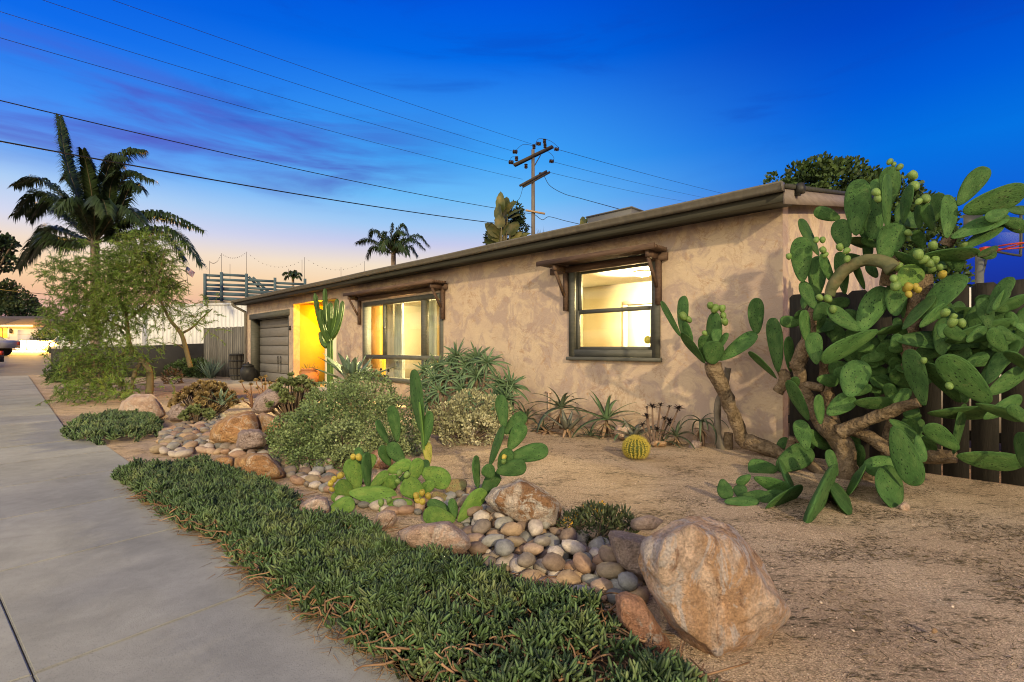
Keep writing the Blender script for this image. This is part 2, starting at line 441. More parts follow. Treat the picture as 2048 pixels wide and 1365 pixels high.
def ghz(x, y):
    """height of the gravel yard"""
    a, s = to_as(x, y)
    h = 0.022 * mnoise.noise(Vector((x * 0.8, y * 0.8, 3.1))) + 0.010 * mnoise.noise(Vector((x * 3.1, y * 3.1, 7.7)))
    k = min(1.0, max(0.0, (a + 11.5) / 3.0))
    e = min(1.0, max(0.0, (s - s_in(a)) / 0.6))
    return h * k * e - 0.012 - (1 - k) * 0.012
AA = np.concatenate([np.arange(-40, -8, 1.0), np.arange(-8, 6.0, 0.07), np.arange(6, 12, 0.6)])
TT = np.concatenate([np.linspace(0, 1, 110)])
V = []
for a in AA:
    s0 = s_in(a) + 0.004; s1 = 9.6
    for t in TT:
        x, y = asum(a, s0 + (s1 - s0) * t); V.append((x, y, ghz(x, y)))
nA, nT = len(AA), len(TT)
idx = np.arange(nA * nT).reshape(nA, nT)
Fq = np.stack([idx[:-1, :-1], idx[1:, :-1], idx[1:, 1:], idx[:-1, 1:]], axis=-1).reshape(-1, 4)
me = mesh_np('gravel_yard', V, [Fq[:, ::-1]], True); me.materials.append(GRAVEL)
if me.polygons[0].normal.z < 0: me.flip_normals()
struct(link('gravel_yard', me))

# ================================================================== HOUSE  (local x runs right along the front, y into the house)
def stucco_mat(name, seed, warm=0.0):
    m, nt, b = nodes(name); N = nt.nodes.new; L = nt.links.new
    tc = N('ShaderNodeTexCoord'); mp = N('ShaderNodeMapping'); mp.inputs['Location'].default_value = (seed, seed * .7, 0); L(tc.outputs['Object'], mp.inputs[0]); P = mp.outputs[0]
    def noise(s, d=5, r=0.6, dist=0.0):
        n = N('ShaderNodeTexNoise'); n.inputs['Scale'].default_value = s; n.inputs['Detail'].default_value = d; n.inputs['Roughness'].default_value = r; n.inputs['Distortion'].default_value = dist
        L(P, n.inputs['Vector']); return n.outputs[0]
    def mr(v, lo, hi):
        n = N('ShaderNodeMapRange'); L(v, n.inputs[0]); n.inputs[1].default_value = lo; n.inputs[2].default_value = hi; return n.outputs[0]
    def mix(f, a, c):
        n = N('ShaderNodeMix'); n.data_type = 'RGBA'; L(f, n.inputs[0])
        for k, v in ((6, a), (7, c)):
            if isinstance(v, tuple): n.inputs[k].default_value = v
            else: L(v, n.inputs[k])
        return n.outputs[2]
    col = mix(mr(noise(1.5, 7, 0.68, 0.6), 0.38, 0.64), (0.565, 0.445, 0.32, 1), (0.485, 0.37, 0.285, 1))
    col = mix(mr(noise(2.6, 9, 0.66, 1.0), 0.465, 0.565), col, (0.405, 0.31, 0.262, 1))           # trowelled mauve patches with ragged edges
    col = mix(mr(noise(4.2, 9, 0.7, 1.4), 0.58, 0.66), col, (0.42, 0.285, 0.19, 1))            # darker rubbed blotches
    vein = N('ShaderNodeMath'); vein.operation = 'ABSOLUTE'
    sb = N('ShaderNodeMath'); sb.operation = 'SUBTRACT'; L(noise(2.1, 9, 0.68, 1.2), sb.inputs[0]); sb.inputs[1].default_value = 0.5; L(sb.outputs[0], vein.inputs[0])
    msk = N('ShaderNodeMath'); msk.operation = 'MULTIPLY'; L(mr(vein.outputs[0], 0.022, 0.0), msk.inputs[0]); L(mr(noise(1.1, 3), 0.42, 0.62), msk.inputs[1])
    m5 = N('ShaderNodeMath'); m5.operation = 'MULTIPLY'; L(msk.outputs[0], m5.inputs[0]); m5.inputs[1].default_value = 0.6
    col = mix(m5.outputs[0], col, (0.29, 0.165, 0.10, 1))
    # soil splashed along the foot of the wall
    sz = N('ShaderNodeSeparateXYZ'); L(tc.outputs['Object'], sz.inputs[0])
    sp_ = N('ShaderNodeMath'); sp_.operation = 'MULTIPLY'; L(mr(sz.outputs[2], 0.42, 0.02), sp_.inputs[0]); L(mr(noise(6, 8, .7), .36, .66), sp_.inputs[1])
    col = mix(sp_.outputs[0], col, (0.27, 0.19, 0.13, 1))
    L(col, b.inputs['Base Color']); b.inputs['Roughness'].default_value = 0.82; b.inputs['Specular IOR Level'].default_value = 0.25
    bu = N('ShaderNodeBump'); bu.inputs['Strength'].default_value = 0.5; bu.inputs['Distance'].default_value = 0.03
    L(noise(7, 9, 0.65, 0.8), bu.inputs['Height']); b2 = N('ShaderNodeBump'); b2.inputs['Strength'].default_value = 0.25; b2.inputs['Distance'].default_value = 0.004
    L(noise(70, 4), b2.inputs['Height']); L(bu.outputs[0], b2.inputs['Normal']); L(b2.outputs[0], b.inputs['Normal'])
    return m
STUC = stucco_mat('trowelled_stucco', 3.7)
TRIM = mat('grey_green_trim', [(0.3, (0.075, 0.078, 0.066)), (0.7, (0.115, 0.115, 0.10))], scale=6, rough=0.55, bump=0.15, bscale=50, stretch=(1, 1, 4))
GUTT = mat('gutter_paint', [(0.3, (0.115, 0.105, 0.088)), (0.7, (0.165, 0.15, 0.125))], scale=4, rough=0.5, stretch=(3, 1, 1), detail=7, bump=0.1, bscale=20)
FASC = mat('dark_fascia_paint', [(0.3, (0.036, 0.036, 0.029)), (0.7, (0.055, 0.054, 0.044))], scale=3, rough=0.7, stretch=(1, 6, 8), bump=0.15, bscale=30)
RAKE = mat('rake_board_paint', [(0.3, (0.20, 0.165, 0.15)), (0.7, (0.28, 0.235, 0.21))], scale=3, rough=0.7, stretch=(1, 1, 8), bump=0.15, bscale=30)
ROOFM = mat('rolled_roofing', [(0.3, (0.14, 0.13, 0.12)), (0.7, (0.22, 0.20, 0.19))], scale=6, rough=0.95, bump=0.3, bscale=120)
WOODB = mat('brown_stained_wood', [(0.3, (0.07, 0.042, 0.03)), (0.55, (0.115, 0.07, 0.048)), (0.75, (0.16, 0.10, 0.07))], scale=3.5, rough=0.7, stretch=(1.2, 9, 9), bump=0.3, bscale=25, detail=7)
CREAM = mat('cream_plaster', [(0.3, (0.78, 0.71, 0.55)), (0.7, (0.82, 0.76, 0.61))], scale=2, rough=0.9)
OCHRE = mat('ochre_plaster', [(0.35, (0.26, 0.145, 0.03)), (0.65, (0.33, 0.19, 0.045))], scale=2.2, detail=7, rough=0.85, bump=0.1, bscale=30)
FLOORM = mat('interior_floor', [(0.3, (0.24, 0.15, 0.08)), (0.7, (0.33, 0.21, 0.12))], scale=4, stretch=(1, 8, 1), rough=0.5)
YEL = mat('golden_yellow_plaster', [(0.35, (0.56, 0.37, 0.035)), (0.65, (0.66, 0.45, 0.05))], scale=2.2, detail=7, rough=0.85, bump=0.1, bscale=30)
WHITE = mat('white_paint', [(0.3, (0.74, 0.73, 0.70)), (0.7, (0.80, 0.79, 0.77))], scale=3, rough=0.6)
BEIGE_P = mat('faded_print', [(0.3, (0.45, 0.36, 0.22)), (0.7, (0.62, 0.55, 0.40))], scale=4, rough=0.8)
GARA = mat('garage_door_paint', [(0.3, (0.165, 0.155, 0.142)), (0.7, (0.21, 0.198, 0.182))], scale=3, detail=7, rough=0.55, stretch=(1, 1, 5), bump=0.1, bscale=25)
IRON = mat('dark_iron', [(0.3, (0.03, 0.03, 0.03)), (0.7, (0.05, 0.048, 0.045))], scale=8, rough=0.5, metal=0.4)

house = empty('house', (3.14, 5.8, 0), R(-45))
tag(house, 'single-storey house with mottled tan stucco walls, long gutter and two lit windows', 'house')
HL, HD = 18.75, 9.0
GX0, GX1, GZ = wallx(501), wallx(578), 2.42           # garage opening incl. lintel
AX0, AX1, AZ = wallx(587), wallx(673), 2.60           # entry alcove
WX0, WX1, WZ0, WZ1 = wallx(727), wallx(887), 0.40, 2.36   # picture window
SX0, SX1, SZ0, SZ1 = wallx(1146), wallx(1313), 1.09, 2.48  # small window
WT = 2.86
def wall_with_holes(x0, x1, z0, z1, holes, th=0.2):
    mb = MB()
    xs = sorted({x0, x1, *[h[0] for h in holes], *[h[1] for h in holes]}); zs = sorted({z0, z1, *[h[2] for h in holes], *[h[3] for h in holes]})
    inside = lambda x, z: any(h[0] < x < h[1] and h[2] < z < h[3] for h in holes)
    for i in range(len(xs) - 1):
        for j in range(len(zs) - 1):
            if inside((xs[i] + xs[i+1]) / 2, (zs[j] + zs[j+1]) / 2): continue
            a, b_, c, d = xs[i], xs[i+1], zs[j], zs[j+1]
            mb.add([(a,0,c),(b_,0,c),(b_,0,d),(a,0,d)], [(0,1,2,3)]); mb.add([(a,th,c),(b_,th,c),(b_,th,d),(a,th,d)], [(3,2,1,0)])
    for (a, b_, c, d) in holes:
        mb.add([(a,0,c),(a,th,c),(a,th,d),(a,0,d)], [(0,1,2,3)]); mb.add([(b_,0,c),(b_,th,c),(b_,th,d),(b_,0,d)], [(3,2,1,0)])
        mb.add([(a,0,d),(a,th,d),(b_,th,d),(b_,0,d)], [(0,1,2,3)]); mb.add([(a,0,c),(a,th,c),(b_,th,c),(b_,0,c)], [(3,2,1,0)])
    mb.add([(x0,0,z0),(x0,th,z0),(x0,th,z1),(x0,0,z1)], [(0,1,2,3)][::-1]); mb.add([(x1,0,z0),(x1,th,z0),(x1,th,z1),(x1,0,z1)], [(0,1,2,3)])
    return mb
fw = wall_with_holes(-HL, 0, -0.1, WT, [(GX0, GX1, -0.1, GZ), (AX0, AX1, -0.1, AZ), (WX0, WX1, WZ0, WZ1), (SX0, SX1, SZ0, SZ1)])
fw.build('front_wall', STUC, house)
# gable end, far end and back
RS = 0.19; OV = 0.37
rz = lambda y: 2.97 + RS * (y + OV) if y < HD / 2 else 2.97 + RS * (HD - y + OV)     # roof surface
gm = MB()
P = [(0, 0.2, -0.1), (0, HD, -0.1), (0, HD, rz(HD) - 0.1), (0, HD / 2, rz(HD / 2) - 0.1), (0, 0.2, rz(0.2) - 0.1)]
gm.add(P + [(-0.2, p[1], p[2]) for p in P], [(0,1,2,3,4), (9,8,7,6,5)] + [(i, 5+i, 5+(i+1)%5, (i+1)%5) for i in range(5)])
gm.box((-0.2, 0.0, WT), (0, 0.2, rz(0) - 0.06))
gm.build('gable_wall', STUC, house)
gm = MB(); gm.add([(p[0] - HL + 0.2, p[1], p[2]) for p in P] + [(p[0] - HL, p[1], p[2]) for p in P], [(0,1,2,3,4), (9,8,7,6,5)] + [(i, 5+i, 5+(i+1)%5, (i+1)%5) for i in range(5)])
gm.build('end_wall', STUC, house)
MB().box((-HL + 0.2, HD - 0.2, -0.1), (-0.2, HD, 2.86)).build('back_wall', STUC, house)
# roof slabs
rf = MB()
for (y0, y1) in ((-OV, HD / 2), (HD / 2, HD + OV)):
    z0, z1 = rz(y0), rz(y1)
    rf.add([(-HL - .12, y0, z0 - .06), (0.12, y0, z0 - .06), (0.12, y1, z1 - .06), (-HL - .12, y1, z1 - .06), (-HL - .12, y0, z0), (0.12, y0, z0), (0.12, y1, z1), (-HL - .12, y1, z1)],
           [(3,2,1,0),(4,5,6,7),(0,1,5,4),(1,2,6,5),(2,3,7,6),(3,0,4,7)])
roof = rf.build('roof', ROOFM, house)
MB().box((-HL - .12, -OV - 0.028, 2.80), (0.12, -OV - 0.003, 2.968)).build('fascia', FASC, house)
MB().box((-HL - .10, -OV, 2.83), (0.10, -0.003, 2.855)).build('soffit', FASC, house)
# K-style gutter profile, swept along the eave
prof = [(-0.032, 2.985), (-0.032, 2.90), (-0.085, 2.893), (-0.112, 2.925), (-0.112, 2.95), (-0.140, 2.972), (-0.140, 2.992), (-0.128, 2.992), (-0.128, 2.976), (-0.098, 2.95), (-0.098, 2.93), (-0.08, 2.905), (-0.044, 2.910), (-0.044, 2.985)]
gu = MB(); n = len(prof); xs = np.linspace(-HL - .14, 0.14, 24)
V = [(x, -OV + p[0], p[1] + 0.004 * math.sin(x * 1.3)) for x in xs for p in prof]
gu.add(V, [(i*n+k, i*n+(k+1)%n, (i+1)*n+(k+1)%n, (i+1)*n+k) for i in range(len(xs)-1) for k in range(n)])
for x in (-HL - .142, 0.137): gu.box((x, -OV - 0.139, 2.893), (x + 0.005, -OV - 0.033, 2.990))
gutter = gu.build('gutter', GUTT, house)
# rake boards on the near gable and the flashing knob on it
rk = MB()
for (y0, y1) in ((-OV - 0.03, HD / 2), (HD / 2, HD + OV)):
    z0, z1 = rz(y0), rz(y1)
    rk.add([(x, y, z) for x in (0.122, 0.147) for (y, z) in ((y0, z0 - .20), (y1, z1 - .20), (y1, z1 - 0.035), (y0, z0 - 0.035))], [(0,1,2,3),(7,6,5,4),(0,4,5,1),(1,5,6,2),(2,6,7,3),(3,7,4,0)])
rk.build('rake_board', RAKE, house)
rk = MB()
for (y0, y1) in ((-OV - 0.04, HD / 2), (HD / 2, HD + OV)):
    z0, z1 = rz(y0), rz(y1)
    rk.add([(x, y, z) for x in (0.122, 0.165) for (y, z) in ((y0, z0 - .033), (y1, z1 - .033), (y1, z1 + 0.015), (y0, z0 + 0.015))], [(0,1,2,3),(7,6,5,4),(0,4,5,1),(1,5,6,2),(2,6,7,3),(3,7,4,0)])
rk.build('roof_edge_flashing', FASC, house)
sp = MB(); sp.lathe([(0.0, 0.0), (0.05, 0.01), (0.055, 0.06), (0.04, 0.12), (0.0, 0.13)], (0.20, -0.06, 2.93), 10); sp.box((0.147, -0.09, 2.92), (0.20, -0.03, 2.95)); sp.build('floodlight', IRON, house)
# downspout
ds = MB(); x0 = -HL + 0.06
ds.tube(catmull([(x0 - .12, -OV - .08, 2.90), (x0 - .12, -OV - .075, 2.80), (x0, -0.12, 2.60), (x0 + .02, -0.07, 2.50), (x0 + .02, -0.07, 1.4), (x0 + .02, -0.07, 0.75), (x0 + .0, -0.10, 0.62)], 30), 0.045, 8)
ds.build('downspout', GUTT, house, True)
# roof box (equipment screen) seen above the eave
bx = MB(); bx.cbox((-5.0, 3.0, 3.5), (-3.85, 3.62, 4.19), 0.01); bx.box((-5.03, 2.97, 4.193), (-3.82, 3.65, 4.215)); bx.build('roof_box', mat('grey_sheet_metal', [(0.3, (0.10, 0.10, 0.105)), (0.7, (0.14, 0.14, 0.145))], scale=1.5, rough=0.6), house)

# --- garage door in its recess
rec = 0.30
gd_ = MB(); gd_.box((GX0, 0.2, GZ - 0.16), (GX1, rec + 0.15, GZ)); gd_.build('garage_header_return', TRIM, house)
MB().box((GX0 - 0.06, -0.025, GZ - 0.15), (GX1 + 0.06, 0.03, GZ + 0.04)).build('garage_lintel', TRIM, house)
for x, w in ((GX0 + 0.003, 0.07), (GX1 - 0.073, 0.07)):
    MB().box((x, 0.002, -0.05), (x + w, rec, GZ - 0.152)).build('garage_jamb', TRIM, house)
dw0, dw1 = GX0 + 0.075, GX1 - 0.075; dh = (GZ - 0.17) / 7
gdoor = MB().box((dw0, rec + 0.045, 0.0), (dw1, rec + 0.08, GZ - 0.165)).build('garage_door', GARA, house)
for k in range(7):
    p = MB(); p.cbox((dw0 + 0.005, rec, k * dh + 0.012), (dw1 - 0.005, rec + 0.042, (k + 1) * dh - 0.006), 0.008)
    p.build('door_panel', GARA, gdoor)
for xo in (-0.13, 0.13):
    h = MB(); xc = (dw0 + dw1) / 2 + 0.25 + xo
    h.tube(catmull([(xc, rec - 0.02, 0.62), (xc + .05, rec - 0.03, 0.8), (xc, rec - 0.02, 0.93), (xc - .05, rec - 0.03, 0.8), (xc, rec - 0.02, 0.62), (xc, rec - .02, 0.35)], 26), 0.009, 6)
    h.build('door_pull', IRON, gdoor, True)

# --- entry alcove with its yellow porch lamp
AD = 1.35
al = MB()
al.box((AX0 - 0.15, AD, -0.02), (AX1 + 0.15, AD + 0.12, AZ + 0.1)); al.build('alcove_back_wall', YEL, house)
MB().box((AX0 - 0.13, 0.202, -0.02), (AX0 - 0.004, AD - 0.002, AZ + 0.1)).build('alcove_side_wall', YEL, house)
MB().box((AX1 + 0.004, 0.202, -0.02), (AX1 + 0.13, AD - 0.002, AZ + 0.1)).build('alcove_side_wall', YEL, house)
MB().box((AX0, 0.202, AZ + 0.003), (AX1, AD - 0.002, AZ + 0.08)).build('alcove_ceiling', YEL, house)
fl = MB().box((AX0, 0.0, -0.05), (AX1, AD - 0.003, 0.055)).build('entry_floor', CONC2, house)
pl = MB(); pc = ((AX0 + AX1) / 2 + 0.3, 0.66, AZ - 0.001)
pl.lathe([(0.001, 0), (0.09, 0.0), (0.09, -0.03), (0.03, -0.035)][::-1], pc, 16)
plo = pl.build('porch_lamp', IRON, house, True)
gb = MB(); gb.lathe([(0.02, -0.15), (0.07, -0.12), (0.085, -0.085), (0.07, -0.05), (0.03, -0.036)], pc, 16); gb.build('lamp_globe', emis('yellow_bulb', (1.0, 0.72, 0.12), 6.0), plo, True)
lamp('porch_bulb', (pc[0], pc[1], pc[2] - 0.24), 950, (1.0, 0.45, 0.0), 0.08, house)

# --- picture window
def frame_bars(mb, x0, x1, z0, z1, w, y0, y1):
    mb.box((x0, y0, z0), (x0 + w, y1, z1)); mb.box((x1 - w, y0, z0), (x1, y1, z1))
    mb.box((x0 + w, y0, z1 - w), (x1 - w, y1, z1)); mb.box((x0 + w, y0, z0), (x1 - w, y1, z0 + w))
win = MB(); frame_bars(win, WX0 + .003, WX1 - .003, WZ0 + .003, WZ1 - .003, 0.10, -0.03, 0.16)
pw = win.build('picture_window', TRIM, house)
TR = 1.0                                               # transom rail height (top of lower lights)
mx1, mx2 = wallx(767), wallx(847)
m = MB(); m.box((WX0 + .105, -0.025, TR - .06), (WX1 - .105, 0.12, TR + .04)); m.build('transom_rail', TRIM, pw)
m = MB(); m.box((mx1 - .03, -0.01, TR + .042), (mx1 + .03, 0.09, WZ1 - .105)); m.build('mullion', TRIM, pw)
m = MB(); m.box((mx2 - .06, -0.02, TR + .042), (mx2 + .06, 0.10, WZ1 - .105)); m.build('mullion', TRIM, pw)
m = MB(); m.box((mx2 - .05, -0.02, WZ0 + .105), (mx2 + .05, 0.10, TR - .062)); m.build('mullion', TRIM, pw)
for (a, b_, c, d) in ((WX0 + .1, mx1 - .03, TR + .04, WZ1 - .1), (mx1 + .03, mx2 - .06, TR + .04, WZ1 - .1), (mx2 + .06, WX1 - .1, TR + .04, WZ1 - .1), (WX0 + .1, mx2 - .05, WZ0 + .1, TR - .06), (mx2 + .05, WX1 - .1, WZ0 + .1, TR - .06)):
    MB().box((a + .002, 0.035, c + .002), (b_ - .002, 0.041, d - .002)).build('pane', GLASS, pw)
m = MB(); m.lathe([(0.0, 0), (0.018, 0.004), (0.018, 0.05), (0, 0.055)], (mx1 + .055, -0.012, 1.66), 10); m.build('latch', IRON, pw)

# --- small double-hung window
win = MB(); frame_bars(win, SX0 - .06, SX1 + .06, SZ0 - .02, SZ1 + .06, 0.11, -0.035, -0.002)
sw = win.build('double_hung_window', TRIM, house)
m = MB(); m.cbox((SX0 - .09, -0.075, SZ0 - .075), (SX1 + .09, -0.002, SZ0 - .023), 0.006); m.build('sill', TRIM, sw)
zm = 1.77
m = MB(); frame_bars(m, SX0 + .052, SX1 - .052, zm - .02, SZ1 - .052, 0.055, 0.06, 0.10); m.build('sash', TRIM, sw)
m = MB(); frame_bars(m, SX0 + .052, SX1 - .052, SZ0 + .03, zm + .025, 0.055, 0.02, 0.057)
m.box((SX0 + .107, 0.022, SZ0 + .085), (SX1 - .107, 0.055, SZ0 + .135)); m.build('sash', TRIM, sw)
for (a, b_, c, d) in ((SX0 + .003, SX0 + .05, SZ0 + .003, SZ1 - .003), (SX1 - .05, SX1 - .003, SZ0 + .003, SZ1 - .003)): MB().box((a, 0.002, c), (b_, 0.13, d)).build('stop', TRIM, sw)
MB().box((SX0 + .105, 0.075, zm + .035), (SX1 - .105, 0.080, SZ1 - .105)).build('pane', GLASS, sw)
MB().box((SX0 + .105, 0.036, SZ0 + .136), (SX1 - .105, 0.041, zm - .03)).build('pane', GLASS, sw)
m = MB()
st = at(1293, 680, WALL_S / (1 + .269)); sx = wallx(1294)
m.lathe([(0.0, 0.0), (0.058, 0.0), (0.058, 0.002), (0.0, 0.002)], (0, 0, 0), 20)
o = m.build('round_sticker', mat('yellow_sticker', [(0.4, (0.62, 0.55, 0.10)), (0.6, (0.50, 0.42, 0.06))], scale=30, rough=0.5), sw); o.location = (wallx(1293), 0.034, 1.32); o.rotation_euler = (R(90), 0, 0)

# --- slatted shade awnings over both windows
def awning(x0, x1, zt, depth, posts, ns, zbot):
    root = MB().beam((x0 + 0.0, -0.03, zt - 0.09), (x1 - 0.0, -0.03, zt - 0.09), 0.045, 0.10).build('awning', WOODB, house)   # ledger
    for k in range(ns):
        y = -0.04 - (depth - 0.04) * (k + 0.5) / ns
        MB().beam((x0 - 0.02 * rng.random(), y, zt), (x1 + 0.02 * rng.random(), y, zt), 0.026, 0.042).build('slat', WOODB, root)
    MB().beam((x0 + 0.0, -depth - 0.005, zt - 0.0), (x1 + 0.0, -depth - 0.005, zt - 0.0), 0.026, 0.075).build('front_rail', WOODB, root)
    for px in posts:
        MB().beam((px, -0.045, zbot), (px, -0.045, zt - 0.145), 0.065, 0.075, (0, 1, 0)).build('bracket_post', WOODB, root)
        MB().beam((px, -0.09, zt - 0.085), (px, -depth + 0.02, zt - 0.08), 0.05, 0.09).build('bracket_arm', WOODB, root)
        MB().beam((px, -0.09, zbot + 0.24), (px, -depth + 0.06, zt - 0.135), 0.036, 0.042).build('bracket_brace', WOODB, root)
    return root
awning(wallx(1104), wallx(1337), 2.545, 0.375, (wallx(1135.5), wallx(1320)), 7, 1.80)
awning(wallx(714), wallx(896), 2.55, 0.375, (wallx(722), wallx(889)), 7, 1.80)

# hose bib stub on the wall
hb = MB(); hx = wallx(1100); hb.tube([(hx, -0.03, 0.0), (hx, -0.03, 0.46)], 0.013, 8); hb.tube([(hx - .07, -0.03, 0.47), (hx + .05, -0.03, 0.47)], 0.015, 8); hb.build('vent_pipe', mat('tan_painted_pipe', [(0.4, (0.55, 0.40, 0.30))], rough=0.6), house, True)
wl = MB(); wx = wallx(581); wl.box((wx - .03, -0.05, 1.78), (wx + .03, -0.001, 1.92)); wl.build('wall_hook', IRON, house)

# --- lit rooms behind the windows
def room(x0, x1, y1, z0, z1, wallm, side_m=None):
    y0 = 0.205
    MB().box((x0, y1, z0), (x1, y1 + 0.08, z1)).build('room_back_wall', wallm, house)
    MB().box((x0 - 0.08, y0, z0), (x0 - 0.002, y1 + .08, z1)).build('room_side_wall', side_m or wallm, house)
    MB().box((x1 + 0.002, y0, z0), (x1 + 0.08, y1 + .08, z1)).build('room_side_wall', wallm, house)
    MB().box((x0 - 0.08, y0, z1 + 0.002), (x1 + 0.08, y1 + .08, z1 + .05)).build('room_ceiling', WHITE, house)
    MB().box((x0 - 0.08, y0, z0 - .06), (x1 + 0.08, y1 + .08, z0 - .002)).build('room_floor', FLOORM, house)
room(WX0 - 2.6, WX1 + 0.5, 3.6, 0.05, 2.62, CREAM)
room(SX0 - 2.2, SX1 + 0.35, 3.2, 0.05, 2.62, CREAM)
pf = MB().box((WX0 - .6, 3.55, 1.25), (WX0 + .2, 3.595, 1.95)).build('wall_picture', FLOORM, house); MB().box((WX0 - .55, 3.54, 1.30), (WX0 + .15, 3.549, 1.90)).build('picture_sheet', BEIGE_P, pf)
# amber partition beside the left light, door and casing in the right-hand room
MB().box((WX0 - 1.5, 0.75, 0.06), (WX0 - 0.52, 0.83, 2.4)).build('room_partition', OCHRE, house)
dr = MB(); dr.box((SX0 - 0.95, 3.13, 0.06), (SX0 - 0.05, 3.19, 2.12)); dr.build('room_door', WHITE, house)
for x in (SX0 - 1.06, SX0 - 0.04): MB().box((x, 3.10, 0.06), (x + 0.09, 3.195, 2.14)).build('door_casing', WHITE, house)
MB().box((SX0 - 1.06, 3.10, 2.145), (SX0 + 0.05, 3.195, 2.23)).build('door_casing', WHITE, house)
def wcoord(x, y, z): return house.matrix_basis @ Vector((x, y, z))
Hm = Matrix.Translation((3.14, 5.8, 0)) @ Matrix.Rotation(R(-45), 4, 'Z')
def hw(x, y, z): return tuple(Hm @ Vector((x, y, z)))
def ceiling_light(x, y, z, label, e):
    t = empty('ceiling_light', hw(x, y, z)); tag(t, label, 'ceiling light')
    MB().lathe([(0.001, 0.0), (0.17, 0.0), (0.17, -0.03), (0.16, -0.032)][::-1], (0, 0, 0), 24).build('light_base', WHITE, t, True)
    MB().lathe([(0.02, -0.10), (0.11, -0.085), (0.155, -0.035)], (0, 0, 0), 24).build('light_shade', emis('warm_shade', (1.0, 0.83, 0.5), 7.0), t, True)
    lamp('ceiling_bulb', (0, 0, -0.25), e, (1.0, 0.76, 0.36), 0.12, t)
ceiling_light((WX0 + WX1) / 2 + .25, 1.35, 2.62, 'glowing round ceiling light inside the picture window', 2700)
ceiling_light((SX0 + SX1) / 2 - 0.6, 1.9, 2.62, 'glowing round ceiling light inside the double-hung window', 1150)
# curtains
CURT = mat('grey_curtain', [(0.3, (0.50, 0.53, 0.50)), (0.7, (0.62, 0.64, 0.60))], scale=8, rough=0.95, stretch=(6, 6, 0.5), bump=0.1, bscale=90)
CURTC = mat('cream_curtain', [(0.3, (0.68, 0.62, 0.50)), (0.7, (0.76, 0.70, 0.58))], scale=8, rough=0.95, stretch=(6, 6, 0.5), bump=0.1, bscale=90)
def curtain(px0, px1, y, label, m, ph=0.0, flare=0.25):
    tt_ = ((px0 + px1) / 2 - 1024) / F; sh = y * (1 - tt_) / (1 + tt_)          # where the sight line through that column meets the curtain
    x0, x1 = wallx(px0) - sh, wallx(px1) - sh; w = x1 - x0; mb = MB(); nx, nz = 60, 10; V = []
    for j in range(nz + 1):
        t = j / nz; z = 0.07 + (2.30 - 0.07) * (1 - t); k = 1 + flare * t * t
        for i in range(nx + 1):
            u = i / nx
            V.append((x0 + w / 2 + (u - 0.5) * w * k, y + 0.035 * math.sin(u * 2 * math.pi * 5 + ph + 0.4 * math.sin(3 * t)) * (0.8 + 0.4 * t), z))
    mb.add(V, [(j*(nx+1)+i, j*(nx+1)+i+1, (j+1)*(nx+1)+i+1, (j+1)*(nx+1)+i) for j in range(nz) for i in range(nx)])
    me = mb.mesh('curtain', True); me.materials.append(m); o = link('curtain', me); o.location = house.location; o.rotation_euler = house.rotation_euler
    sol = o.modifiers.new('cloth', 'SOLIDIFY'); sol.thickness = 0.004
    tag(o, label, 'curtain', 'curtains in the picture window')
for m_ in (CURT, CURTC):                      # thin cloth lets the room light through
    nt = m_.node_tree; pb_ = nt.nodes['Principled BSDF']; tl_ = nt.nodes.new('ShaderNodeBsdfTranslucent'); mx_ = nt.nodes.new('ShaderNodeMixShader'); mx_.inputs[0].default_value = .45
    nt.links.new(pb_.inputs['Base Color'].links[0].from_socket, tl_.inputs[0]); nt.links.new(pb_.outputs[0], mx_.inputs[1]); nt.links.new(tl_.outputs[0], mx_.inputs[2]); nt.links.new(mx_.outputs[0], nt.nodes['Material Output'].inputs[0])
curtain(773, 787, 0.30, 'pale cream curtain hanging just right of the amber pane', CURTC)
curtain(789, 806, 0.36, 'grey striped curtain hanging in the middle of the picture window', CURT, 1.0)
curtain(858, 872, 0.32, 'grey curtain hanging behind the narrow right-hand light of the picture window', CURT, 2.0)
# table lamp and side table silhouettes in the big room
tl = empty('table_lamp', hw(wallx(858) - 1.0, 1.6, 0.72)); tag(tl, 'small lit table lamp behind the narrow light of the picture window', 'table lamp')
MB().lathe([(0.06, 0), (0.07, 0.02), (0.025, 0.05), (0.045, 0.14), (0.015, 0.22), (0.012, 0.26)], (0, 0, 0), 14).build('lamp_base', WHITE, tl, True)
MB().lathe([(0.13, 0.25), (0.085, 0.45)], (0, 0, 0), 18).build('lamp_shade', emis('lit_shade', (1.0, 0.86, 0.6), 5.0), tl, True)
tb = empty('side_table', hw(wallx(858) - 1.0, 1.6, 0.05)); tag(tb, 'wooden side table under the lit table lamp', 'table')
MB().cbox((-.28, -.22, 0.63), (.28, .22, 0.668), 0.006).build('table_top', FLOORM, tb)
for sx_ in (-.24, .24):
    for sy in (-.18, .18): MB().box((sx_ - .02, sy - .02, 0), (sx_ + .02, sy + .02, 0.63)).build('leg', FLOORM, tb)

# driveway and entry walk in front of the house
dv = MB(); Vd = [hw(x, y, 0) for (x, y) in ((-18.9, -0.004), (AX1 + 0.25, -0.004), (AX1 + 0.25, -3.0), (-14.6, -3.1), (-18.9, -5.6))]
Vd = [(v[0], v[1], -0.006) for v in Vd] + [(v[0], v[1], -0.1) for v in Vd]
dv.add(Vd, [(0,1,2,3,4), (5,9,8,7,6)] + [(i, (i+1)%5, 5+(i+1)%5, 5+i) for i in range(5)])
struct(dv.build('driveway', CONC2))
